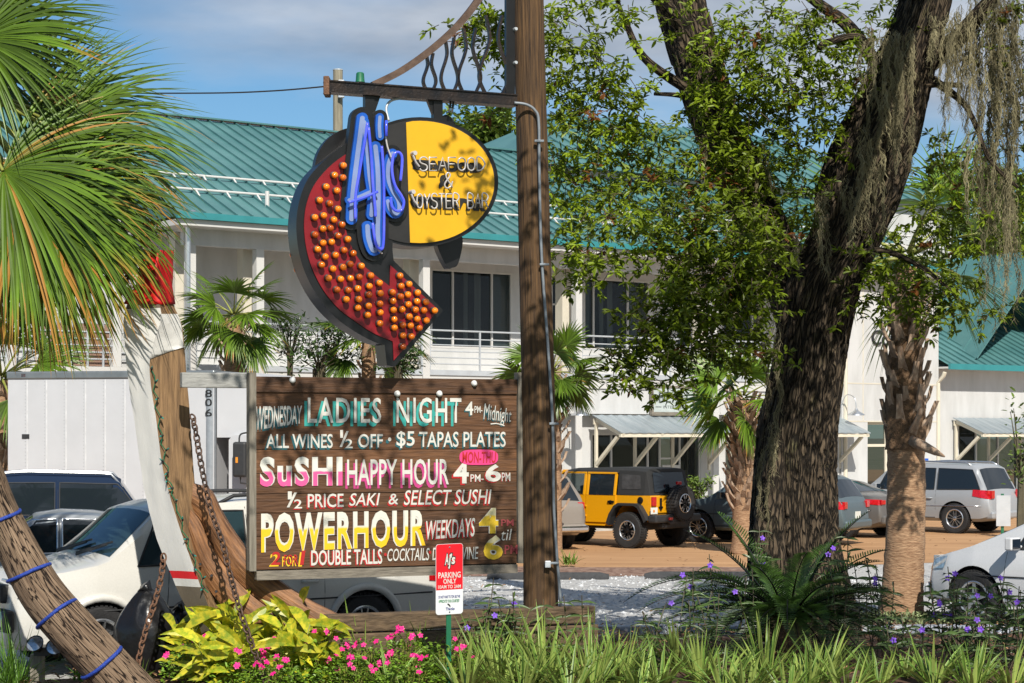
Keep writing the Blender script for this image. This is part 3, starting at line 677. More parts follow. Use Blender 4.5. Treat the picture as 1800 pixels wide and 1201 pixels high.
# barn lights
def barn_light(px, py, label):
    u, z = bp(px, py, -.85); 
    b = thing('barn_light', label, 'wall lamp', (0, D0, 0), BANG, 'gooseneck lamps on the white wall')
    m = MB(); yw = -.1
    m.tube(smoothpath([(u-.02,yw,z+.05),(u-.02,yw-.12,z+.35),(u-.01,-.45,z+.62),(u,-.78,z+.50),(u,-.85,z+.16)], 5), .018, 6)
    m.lathe([(0,0),(.07,.0),(.07,.03),(0,.03)], (u-.02,yw+.02,z+.06), (0,-1,0), 12); part(m, 'arm', M['alu'], b)
    s_ = MB(); s_.lathe([(.03,.17),(.05,.14),(.09,.08),(.27,-.02),(.285,-.06),(.26,-.03),(.02,.06)], (u,-.85,z), (0,0,1), 20); part(s_, 'shade', M['alu'], b, 60)
barn_light(1020, 727, 'silver gooseneck lamp on the white wall just right of the sign pole')
barn_light(1505, 727, 'silver gooseneck lamp on the white wall between the oak trunk and the doorway')
# shop sign
u0, z1 = bp(1148,682,-.1); u1, z0 = bp(1217,725,-.1)
sg = thing('shop_sign', 'pale rectangular shop sign in a weathered frame reading BEAU INTERIORS above the awning', 'sign', (0, D0, 0), BANG)
m = MB(); m.box(u0,u1,-.12,-.04,z0,z1); part(m, 'sign_panel', mat('sign_pale', (.42,.47,.46), .6, vs=5, var=.1), sg)
m = MB(); e = .08
m.box(u0-e,u1+e,-.14,-.03,z1+.003,z1+e); m.box(u0-e,u1+e,-.14,-.03,z0-e-.03,z0-.003); m.box(u0-e,u0-.003,-.138,-.03,z0-.002,z1+.002); m.box(u1+.003,u1+e,-.138,-.03,z0-.002,z1+.002); part(m, 'frame', M['grey_wood'], sg)
place_text('BEAU', lerp(u0,u1,.13), lerp(u0,u1,.87), lerp(z0,z1,.38), lerp(z0,z1,.85), mat('sign_letters', (.10,.12,.12), .6), sg, bframe(-.124), bold=.02, spacing=1.2)
place_text('INTERIORS', lerp(u0,u1,.24), lerp(u0,u1,.76), lerp(z0,z1,.15), lerp(z0,z1,.27), mat('sign_letters_small', (.10,.12,.12), .6), sg, bframe(-.124))
m = MB(); m.box(lerp(u0,u1,.05),lerp(u0,u1,.2),-.125,-.121,lerp(z0,z1,.20),lerp(z0,z1,.225)); m.box(lerp(u0,u1,.8),lerp(u0,u1,.95),-.125,-.121,lerp(z0,z1,.20),lerp(z0,z1,.225)); part(m, 'rule', M['blackp'], sg)
# kerb walk in front of the building
k = MB(); k.box(uL-20, wu1, -4.6, .09, 0.0, .14); k.box(uL-20, wu1, -4.75, -4.603, 0, .15)
o = k.build('pavement', M['concrete'], None, world=False); o.location = (0,D0,0); o.rotation_euler = (0,0,BANG); o['kind'] = 'structure'
# ================================================================ vehicles
def make_wheel(parent, x, y, r, wd, side, style=0, rimr=.64, rimmat='rim', bg='blackmatte'):
    ax = Vector((0, side, 0)); o = Vector((x, y, r))
    m = MB(); rr = r*rimr
    m.lathe([(rr,-wd*.5),(r*.93,-wd*.5),(r*.985,-wd*.40),(r,-wd*.25),(r,wd*.25),(r*.985,wd*.40),(r*.93,wd*.5),(r*.80,wd*.52),(rr,wd*.44),(rr*.97,wd*.1),(rr*.97,-wd*.3)], o, ax, 40)
    k = 44
    for i in range(k):          # tread blocks
        a = 2*math.pi*i/k; c, s = math.cos(a), math.sin(a)
        for (w0, w1) in ((-.46,-.1),(.1,.46)):
            p = o + Vector((c*r*.998, 0, s*r*.998)); t = Vector((-s,0,c))
            m.beam(p + ax*wd*w0, p + ax*wd*w1, r*.085, .02, (c,0,s))
    wh = m.build('wheel', M['tyre'], parent, 35, world=False)
    m = MB()
    m.lathe([(0,wd*.08),(rr*.9,wd*.08),(rr*.9,wd*.1)], o, ax, 24, 1)
    m.lathe([(rr*.99,wd*.30),(rr*1.0,wd*.46),(rr*.94,wd*.50),(rr*.86,wd*.44),(rr*.84,wd*.15)], o, ax, 36, 0)
    ns_ = {0:5, 1:5, 2:10, 3:6}[style]
    for i in range(ns_):
        a = 2*math.pi*(i+.25)/ns_
        u = Vector((math.cos(a),0,math.sin(a))); t = Vector((-math.sin(a),0,math.cos(a)))
        w0, w1 = {0:(.20,.15),1:(.26,.20),2:(.09,.07),3:(.16,.26)}[style]
        f = wd*.42; b_ = wd*.18
        for (sg) in ((-.1,.1) if style == 0 else (0,)):
            q = t*rr*sg*1.0
            ww0 = w0*(.5 if style == 0 else 1); ww1 = w1*(.5 if style == 0 else 1)
            A = [u*rr*.12 - t*rr*ww0*.5 + q*.6, u*rr*.12 + t*rr*ww0*.5 + q*.6, u*rr*.9 + t*rr*ww1*.5 + q*1.9, u*rr*.9 - t*rr*ww1*.5 + q*1.9]
            vs = [o + p + ax*f for p in A] + [o + p + ax*b_ for p in A]
            m.add(vs, [(0,1,2,3),(4,7,6,5),(0,3,7,4),(1,5,6,2),(2,6,7,3),(0,4,5,1)], 2 if style == 3 else 0)
            if style == 3: m.beam(o+u*rr*.55+ax*(f+.002)-t*rr*.12, o+u*rr*.9+ax*(f+.004)-t*rr*.16, .03, .012, ax); m.beam(o+u*rr*.55+ax*(f+.002)+t*rr*.12, o+u*rr*.9+ax*(f+.004)+t*rr*.16, .03, .012, ax)
    m.lathe([(rr*.2,wd*.2),(rr*.2,wd*.45),(rr*.12,wd*.48),(0,wd*.48)], o, ax, 16, 2 if style == 3 else 0)
    m.build('rim', [M[rimmat], M[bg], M['black']], wh, 35, world=False)
    return wh

class Car:
    """body lofted through cross sections along x (front is +x)"""
    def __init__(s, top, belt, wid, bot, tumble=.20, rows=None):
        s.top, s.belt, s.wid, s.bot, s.tumble = top, belt, wid, bot, tumble
    def sec(s, x):
        zt = pw(s.top, x); zb = pw(s.bot, x); w = pw(s.wid, x); zl = min(pw(s.belt, x), zt - .015)
        g = zt - zl; hb = zl - zb; wl = w*.96; wr = wl - s.tumble*g
        R_ = [(0,zb),(w*.84,zb),(w*.955,zb+.07*hb/.7),(w*.985,zb+.3*hb),(w,zb+.55*hb),(w*.992,zb+.78*hb),(w*.975,zb+.92*hb),(wl,zl)]
        for t in (.3,.6,.86): R_.append((lerp(wl, wr, t), zl + g*t*.93))
        R_ += [(wr*.955, zt-.035*min(1,g*3)), (wr*.80, zt-.010*min(1,g*3)), (wr*.45, zt+.012), (0, zt+.018)]
        return R_
    def side_y(s, x, z):
        R_ = s.sec(x)
        for (y0,z0),(y1,z1) in zip(R_[1:], R_[2:]):
            if z0 <= z <= z1 and z1 > z0: return lerp(y0, y1, (z-z0)/(z1-z0))
        return R_[7][0]
    def top_z(s, x, y):
        R_ = s.sec(x)
        for (y0,z0),(y1,z1) in zip(R_[7:], R_[8:]):
            if y1 <= abs(y) <= y0: return lerp(z0, z1, (y0-abs(y))/max(1e-6,y0-y1))
        return R_[-1][1]
    def body(s, parent, paint, wheels, r_arch, n=64, name='body'):
        x0, x1 = s.top[0][0], s.top[-1][0]
        xs = sorted(set([lerp(x0, x1, i/n) for i in range(n+1)] + [x0+.03, x0+.08, x1-.03, x1-.08] + [x for x,_ in s.top]))
        bm = bmesh.new(); rings = []
        for x in xs:
            R_ = s.sec(x); ring = [(x,y,z) for y,z in R_] + [(x,-y,z) for y,z in R_[-2:0:-1]]
            rings.append([bm.verts.new(p) for p in ring])
        k = len(rings[0])
        for a, b in zip(rings, rings[1:]):
            for j in range(k): bm.faces.new((a[j], a[(j+1)%k], b[(j+1)%k], b[j]))
        bm.faces.new(rings[0]); bm.faces.new(rings[-1][::-1])
        bmesh.ops.recalc_face_normals(bm, faces=bm.faces)
        me = bpy.data.meshes.new(name); bm.to_mesh(me); bm.free()
        me.materials.append(paint); me.materials.append(M['blackmatte'])
        o = bpy.data.objects.new(name, me); COL.objects.link(o)
        cuts = []
        for (wx, sd) in wheels:
            m = MB(); hw = max(w_ for _, w_ in s.wid)
            m.lathe([(0,-.30),(r_arch,-.30),(r_arch,.3),(0,.3)], (wx, sd*hw*.98, s.rw), (0,1,0), 36, 1)
            c = m.build('cut', [paint, M['blackmatte']]); cuts.append(c)
            bmx = bmesh.new(); bmx.from_mesh(c.data); bmesh.ops.remove_doubles(bmx, verts=bmx.verts, dist=1e-5); bmesh.ops.recalc_face_normals(bmx, faces=bmx.faces); bmx.to_mesh(c.data); bmx.free()
            b = o.modifiers.new('b', 'BOOLEAN'); b.object = c; b.operation = 'DIFFERENCE'; b.solver = 'EXACT'
        dg = bpy.context.evaluated_depsgraph_get(); dg.update(); me2 = bpy.data.meshes.new_from_object(o.evaluated_get(dg))
        o.modifiers.clear(); o.data = me2
        for c in cuts: bpy.data.objects.remove(c)
        me2.polygons.foreach_set('use_smooth', [True]*len(me2.polygons)); me2.set_sharp_from_angle(angle=R(32))
        o.parent = parent
        return o
    def side_patch(s, poly, off=.006):
        """a window or panel outlined in side view (x, z) laid on both sides"""
        out = []
        n = len(poly); x0, x1 = min(p[0] for p in poly), max(p[0] for p in poly); cols, k = 14, 6
        grid = []
        for i in range(cols+1):
            x = lerp(x0+1e-4, x1-1e-4, i/cols); zs = []
            for (xa,za),(xb,zb) in zip(poly, poly[1:]+poly[:1]):
                if min(xa,xb) <= x <= max(xa,xb) and abs(xb-xa) > 1e-6: zs.append(lerp(za,zb,(x-xa)/(xb-xa)))
            lo, hi = min(zs), max(zs); grid.append([(x, lerp(lo,hi,j/k)) for j in range(k+1)])
        for sd in (1,-1):
            m = MB()
            for col in grid:
                for x, z in col: m.v.append((x, sd*(s.side_y(x,z)+off), z)); m.t.append(1)
            for i in range(cols):
                for j in range(k):
                    o = i*(k+1)+j; q = (o,o+k+1,o+k+2,o+1); m.f.append(q[::-1] if sd > 0 else q); m.m.append(0)
            m.rim = [m.v[i*(k+1)] for i in range(cols+1)] + [m.v[cols*(k+1)+j] for j in range(1,k+1)] + [m.v[i*(k+1)+k] for i in range(cols-1,-1,-1)] + [m.v[j] for j in range(k-1,0,-1)]
            out.append(m)
        return out
    def windows(s, parent, polys, m='carglass', trim=None, name='window'):
        for poly in polys:
            for p in s.side_patch(poly):
                o = p.build(name, M[m], parent, world=False)
                if trim:
                    t = MB(); t.tube(list(p.rim)+[p.rim[0]], .011, 5, caps=False); t.build('trim', M[trim], o, True, world=False)
    def top_patch(s, xa, xb, wa, wb, parent, name, m='carglass', off=.007, ny=12, nx=8):
        p = MB()
        for i in range(nx+1):
            x = lerp(xa, xb, i/nx)
            for j in range(ny+1):
                y = lerp(-1, 1, j/ny)*lerp(wa, wb, i/nx); p.v.append((x, y, s.top_z(x, y)+off)); p.t.append(1)
        for i in range(nx):
            for j in range(ny): o = i*(ny+1)+j; p.f.append((o,o+ny+1,o+ny+2,o+1)); p.m.append(0)
        return p.build(name, M[m], parent, True, world=False)
    def line(s, pts, parent, r=.004, m='blackmatte', off=.0, name='door_gap', both=True):
        g_ = MB()
        for sd in ((1,-1) if both else (1,)):
            P = []
            for (xa,za),(xb,zb) in zip(pts, pts[1:]):
                for k in range(6): P.append((lerp(xa,xb,k/6), lerp(za,zb,k/6)))
            P.append(pts[-1])
            g_.tube([(x, sd*(s.side_y(x,z)+off), z) for x,z in P], r, 5)
        return g_.build(name, M[m], parent, True, world=False)
def std_bits(c, t, x_ends, tail=None, head=None, handles=(), mirrors=None, rails=None, plate=None, bump=None, paint=None):
    if tail:
        for sd in (1,-1):
            m = MB(); poly = tail; n = len(poly); (xa_,a0),(xb_,a1),(_,b1),(_,b0) = poly
            for i in range(7):
                f = i/6; x = lerp(xa_,xb_,f)
                for g_ in (0,.33,.66,1): z = lerp(lerp(a0,a1,f), lerp(b0,b1,f), g_); m.v.append((x, sd*(c.side_y(x,z)+.014), z)); m.t.append(1)
            for i in range(6):
                for j in range(3): o_ = i*4+j; m.f.append((o_,o_+4,o_+5,o_+1)); m.m.append(0)
            xr = min(x for x,_ in poly); inn = .20
            w_ = c.side_y(xr+.05, poly[0][1])
            zl, zh = min(z for _,z in poly), max(z for _,z in poly)
            m.box(xr-.012, xr+.06, *(sorted((sd*(w_-inn), sd*(w_-.02)))), zl+.02, zh-.02)
            m.build('tail_light', M['redlight'], t, world=False, bevel=.008)
    if head:
        for sd in (1,-1):
            m = c.side_patch(head, .012)[0 if sd > 0 else 1]
            xf = max(x for x,_ in head); zl, zh = min(z for _,z in head), max(z for _,z in head); w_ = c.side_y(xf, zl)-.05
            m.box(xf-.10, xf+.015, *(sorted((sd*(w_-.42), sd*(w_-.01)))), zl+.02, zh-.02)
            m.build('headlight', M['headlight'], t, world=False, bevel=.01)
    for (x, z) in handles:
        for sd in (1,-1):
            m = MB(); y = c.side_y(x, z); m.tube([(x-.10,sd*y,z),(x-.09,sd*(y+.035),z),(x+.09,sd*(y+.035),z),(x+.10,sd*y,z)], .016, 6); m.build('handle', M['chrome'] if paint is None else paint, t, True, world=False)
    if mirrors:
        x, z = mirrors
        for sd in (1,-1):
            y = c.side_y(x, z); m = MB(); m.box(x-.06,x+.05,*(sorted((sd*(y+.08),sd*(y+.30)))),z,z+.17); m.box(x-.02,x+.03,*(sorted((sd*(y-.03),sd*(y+.10)))),z+.02,z+.06)
            mo = m.build('mirror', paint or M['blackmatte'], t, world=False, bevel=.03)
            m = MB(); m.box(x-.068,x-.061,*(sorted((sd*(y+.10),sd*(y+.28)))),z+.02,z+.15); m.build('mirror_glass', M['chrome'], mo, world=False)
    if rails:
        x0, x1, mm = rails
        for sd in (1,-1):
            m = MB(); P = []
            for i in range(13):
                x = lerp(x0, x1, i/12); R_ = c.sec(x); P.append((x, sd*R_[11][0]*.97, R_[11][1] + (.07 if 0 < i < 12 else -.01)))
            m.tube(P, .022, 6); m.build('roof_rail', M[mm], t, True, world=False)
    if plate:
        x, z = plate; m = MB(); m.box(x-.012, x+.01, -.155, .155, z-.08, z+.08); m.build('licence_plate', M['plate'], t, world=False)
def car_root(name, label, cat, px, d, fwd, group=None):
    p = gd(px, d); return thing(name, label, cat, (p.x, p.y, 0), math.atan2(fwd[1], fwd[0]), group)
def carpaint(name, c, metal=.35, rough=.52): return mat(name, c, rough, metal=metal*.6, vs=60, var=.05, coat=.4)
# ---- sport utility bodies
def suv(t, paint, L_=4.7, W=1.88, Ht=1.75, rw=.375, wx=(-1.38,1.38), sloped=.35, flare=None, wheelstyle=0, rails='blackmatte', gl='carglass', hood=1.05, tail=None, belt0=1.08, rakef=.62, lowtrim=True, sh=0.0):
    hf = L_/2
    top = [(-hf,.62),(-hf+.05,.98),(-hf+.10,1.04),(-hf+.10+sloped,Ht-.10),(-hf+.26+sloped,Ht-.02),(-.4,Ht+.02),(.25+sh,Ht-.03),(.50+sh,Ht-.10),(.50+sh+rakef,hood+.06),(.50+sh+rakef+.12,hood+.015),(hf-.55,hood-.06),(hf-.20,hood-(.09 if sh else .15)),(hf-.05,hood-(.20 if sh else .30)),(hf,.55)]
    belt = [(-hf,.60),(-hf+.08,.95),(-hf+.3,belt0),(1.0,belt0-.04),(1.25,hood-.06),(hf-.5,hood-.13),(hf-.1,hood-.33),(hf,.50)]
    wid = [(-hf,W*.41),(-hf+.06,W*.455),(-hf+.25,W*.49),(-hf+.7,W*.5),(hf-.9,W*.5),(hf-.45,W*.475),(hf-.15,W*.43),(hf,W*.37)]
    bot = [(-hf,.45),(-hf+.3,.33),(hf-.5,.30),(hf-.1,.30),(hf,.36)]
    c = Car(top, belt, wid, bot); c.rw = rw
    c.body(t, paint, [(x, s_) for x in wx for s_ in (1,-1)], rw+.065)
    z0, z1 = belt0+.02, Ht-.13
    wp = .50+sh+rakef
    polys = [[(-.02,z0),(.78+sh,z0-.01),(.50+sh,z1-.02),(.36+sh,z1),(-.02,z1)], [(-.92,z0),(-.08,z0),(-.08,z1),(-.92,z1)], [(-hf+.30,z0+.02),(-1.0,z0),(-1.0,z1),(-hf+.36+sloped*.55,z1-.03)]]
    c.windows(t, polys, gl, 'blackmatte')
    wtop = c.sec(.5+sh)[11][0]*.90; wbot = c.sec(wp)[7][0]*.93
    c.top_patch(.54+sh, wp-.03, wtop, wbot*.96, t, 'windshield', 'clearglass' if gl == 'clearglass' else gl)
    c.top_patch(-hf+.16, -hf+.10+sloped-.02, W*.40, W*.36, t, 'rear_window', gl)
    for x in wx:
        for s_ in (1,-1): make_wheel(t, x, s_*(W/2-.13), rw, .24, s_, wheelstyle)
    c.line([(-.05,.48),(-.05,belt0),(-.05,Ht-.09)], t); c.line([(-.97,.62),(-.97,Ht-.1)], t); c.line([(.98,.45),(.92,belt0-.04)], t)
    c.line([(-.95,.42),(.95,.42)], t, .012, 'blackmatte', name='sill')
    c.line([(-hf+.25,.74),(hf-.4,.70)], t, .010, 'blackmatte' if lowtrim is True else 'chrome', .002, name='side_trim')
    if flare:
        for x in wx:
            for s_ in (1,-1):
                m = MB(); P = []
                for i in range(19):
                    a = R(lerp(-12, 192, i/18)); xx = x+(rw+.085)*math.cos(a); zz = rw+(rw+.085)*math.sin(a)
                    P.append((xx, s_*(c.side_y(min(max(xx,-hf+.1),hf-.1), max(zz,.4))+.004), zz))
                m.tube(P, .045, 8); m.build('wheel_arch', flare, t, True, world=False)
    std_bits(c, t, None, tail=tail or [(-hf+.02,.86),(-hf+.30,.88),(-hf+.26,1.06),(-hf+.06,1.04)], head=[(hf-.08,hood-.34),(hf-.42,hood-.30),(hf-.46,hood-.13),(hf-.20,hood-.18)], handles=((-.78,.93),(.12,.92)), mirrors=(.72+sh*.4,belt0+.0), rails=(-hf+.6,.25,rails) if rails else None, plate=(-hf-.002,.72), paint=paint)
    m = MB(); m.box(-hf-.06,-hf+.2,-W*.44,W*.44,.40,.60); m.build('bumper', paint, t, world=False, bevel=.05)
    m = MB(); m.box(hf-.2,hf+.05,-W*.40,W*.40,.32,.56); m.build('bumper', paint, t, world=False, bevel=.06)
    return c
def sedan(t, paint, L_=4.8, W=1.84, Ht=1.46, rw=.33, wx=(-1.38,1.40), gl='carglass', wheelstyle=2, tail=None):
    hf = L_/2; hd = .98
    top = [(-hf,.60),(-hf+.04,.93),(-hf+.10,1.06),(-hf+.5,1.10),(-1.55,1.13),(-.85,Ht-.06),(-.55,Ht-.01),(-.1,Ht+.01),(.25,Ht-.04),(1.10,hd+.02),(1.25,hd),(hf-.6,hd-.10),(hf-.2,hd-.22),(hf-.04,hd-.36),(hf,.5)]
    belt = [(-hf,.58),(-hf+.06,.88),(-hf+.4,1.0),(-1.4,1.0),(1.0,.93),(1.3,.92),(hf-.5,hd-.17),(hf-.1,hd-.36),(hf,.46)]
    wid = [(-hf,W*.38),(-hf+.06,W*.43),(-hf+.3,W*.475),(-hf+.8,W*.5),(hf-.9,W*.5),(hf-.4,W*.465),(hf-.12,W*.41),(hf,W*.34)]
    bot = [(-hf,.40),(-hf+.35,.26),(hf-.5,.22),(hf,.28)]
    c = Car(top, belt, wid, bot, tumble=.26); c.rw = rw
    c.body(t, paint, [(x, s_) for x in wx for s_ in (1,-1)], rw+.05)
    z0, z1 = .97+.02, Ht-.10
    c.windows(t, [[(-.03,z0-.02),(.90,z0-.05),(.32,z1),(-.03,z1+.015)], [(-.95,z0),(-.10,z0-.02),(-.10,z1+.015),(-.62,z1)], [(-1.38,z0+.03),(-1.0,z0),(-.75,z1-.04)]], gl, 'chrome')
    c.top_patch(.30, 1.06, W*.33, W*.40, t, 'windshield', gl); c.top_patch(-1.5, -.88, W*.40, W*.34, t, 'rear_window', gl)
    for x in wx:
        for s_ in (1,-1): make_wheel(t, x, s_*(W/2-.12), rw, .22, s_, wheelstyle)
    c.line([(-.06,.36),(-.06,z0),(-.06,Ht-.07)], t); c.line([(-.98,.55),(-.98,1.0)], t); c.line([(1.02,.36),(.98,.92)], t); c.line([(-hf+.3,.70),(hf-.4,.66)], t, .006, 'chrome', .001, name='side_trim')
    std_bits(c, t, None, tail=tail or [(-hf+.02,.84),(-hf+.48,.88),(-hf+.40,.99),(-hf+.05,.98)], head=[(hf-.10,hd-.36),(hf-.50,hd-.28),(hf-.52,hd-.17),(hf-.2,hd-.22)], handles=((-.80,.86),(.12,.84)), mirrors=(.78,.96), plate=(-hf-.002,.72), paint=paint)
    m = MB(); m.box(-hf-.05,-hf+.2,-W*.40,W*.40,.36,.60); m.build('bumper', paint, t, world=False, bevel=.06)
    return c
# white estate parked beside the board
P_white = carpaint('paint_cream_white', (.60,.59,.55), .05, .3)
def side_heading(p0, p1): v = Vector(p1)-Vector(p0); return (v.x, v.y)
t = car_root('parked_car', 'cream white off road car standing directly behind the old timber stem and menu board', 'car', 375, 23.14, (-.848,-.53), 'cars parked on the gravel lot')
suv(t, P_white, L_=5.3, W=1.9, Ht=1.88, rw=.38, wx=(-1.5,1.7), flare=P_white, gl='clearglass', hood=1.20, belt0=1.16, rakef=.60, sh=.50, sloped=.35, wheelstyle=0)
m = MB()
for y in (-.62,.02):           # wipers rest at the foot of the windscreen
    m.tube([(1.66,y,1.27),(1.60,y+.28,1.33),(1.52,y+.58,1.40)], .013, 6); m.beam((1.65,y-.02,1.29),(1.48,y+.64,1.43),.022,.02)
m.build('wiper', M['blackmatte'], t, world=False)
for sd in (1,-1): m = MB(); m.box(2.61,2.715,*sorted((sd*.36,sd*.80)),.50,.74); m.build('bumper_opening', M['blackmatte'], t, world=False, bevel=.03)
for y in (-.62,.62): m = MB(); m.lathe([(0,.0),(.10,.0),(.12,-.05)], (2.72,y,.62), (1,0,0), 20); m.build('fog_lamp', M['headlight'], t, True, world=False)
m = MB(); m.box(2.55,2.69,-.55,.55,.80,1.0); m.build('grille', M['blackmatte'], t, world=False, bevel=.03)
# pale silver hatchback and slate estate further left
t = car_root('parked_car', 'pale silver car squeezed between the slate blue estate car and the cream off road car', 'car', 95, 28.4, (-.97,-.24), 'cars parked on the gravel lot')
sedan(t, carpaint('paint_silver_pale', (.20,.22,.24), .3), Ht=1.52, gl='carglass')
t = car_root('parked_car', 'dark slate blue estate car with long roof rails in front of the box truck', 'car', 5, 34.6, (-.98,-.18), 'cars parked on the gravel lot')
suv(t, mat('paint_slate', (.008,.020,.050), .75, vs=60, var=.05, spec=.12), L_=5.3, W=2.0, Ht=1.92, rw=.40, wx=(-1.5,1.5), hood=1.2, belt0=1.22, rails='alu', sloped=.55)
# white car at the right edge
t = car_root('parked_car', 'glossy white car whose bonnet and door mirror show beside the purple flowers', 'car', 1945, 26.45, (-.66,.75), 'cars parked on the gravel lot')
suv(t, carpaint('paint_white_gloss', (.62,.63,.65), .0, .2), L_=4.75, W=1.9, Ht=1.66, rw=.385, wx=(-1.4,1.45), hood=1.08, belt0=1.08, rails=None, rakef=.95, wheelstyle=1, lowtrim=True)
# cars nose-in to the building
NOSE = (-.70,.71)
t = car_root('parked_car', 'silver estate car with large red tail lamps behind the bare palm trunk', 'car', 1618, 54.2, (-.76,.65), 'cars parked facing the building')
suv(t, carpaint('paint_silver', (.36,.38,.40), .55), L_=5.1, W=1.95, Ht=1.85, rw=.40, wx=(-1.53,1.53), hood=1.15, belt0=1.14, rails='alu', wheelstyle=0, lowtrim='chrome', tail=[(-2.53,.92),(-2.05,1.0),(-2.0,1.17),(-2.5,1.15)], flare=None)
t = car_root('parked_car', 'grey saloon car with slim red tail lamps beside the oak trunk', 'car', 1445, 52.0, (-.70,.71), 'cars parked facing the building')
sedan(t, carpaint('paint_grey', (.13,.125,.12), .6), wheelstyle=2)
t = car_root('parked_car', 'grey blue estate car parked behind the oak trunk and the rough palm trunk', 'car', 1346, 48.2, (-.86,.51), 'cars parked facing the building')
suv(t, carpaint('paint_steel', (.085,.12,.135), .4), L_=4.7, W=1.86, Ht=1.66, rails=None, hood=1.06)
t = car_root('parked_car', 'tan estate car peeping out between the sign pole and the yellow four door', 'car', 884, 46.6, (-.50,.87), 'cars parked facing the building')
suv(t, carpaint('paint_tan', (.26,.23,.20), .5), L_=4.7, W=1.86, Ht=1.75, rails=None, sloped=.50, tail=[(-2.22,.82),(-2.08,.84),(-2.06,1.10),(-2.19,1.09)])
m = MB(); m.box(-2.48,-2.32,-.84,.84,.42,.56); m.build('chrome_bumper', M['chrome'], t, world=False, bevel=.04)
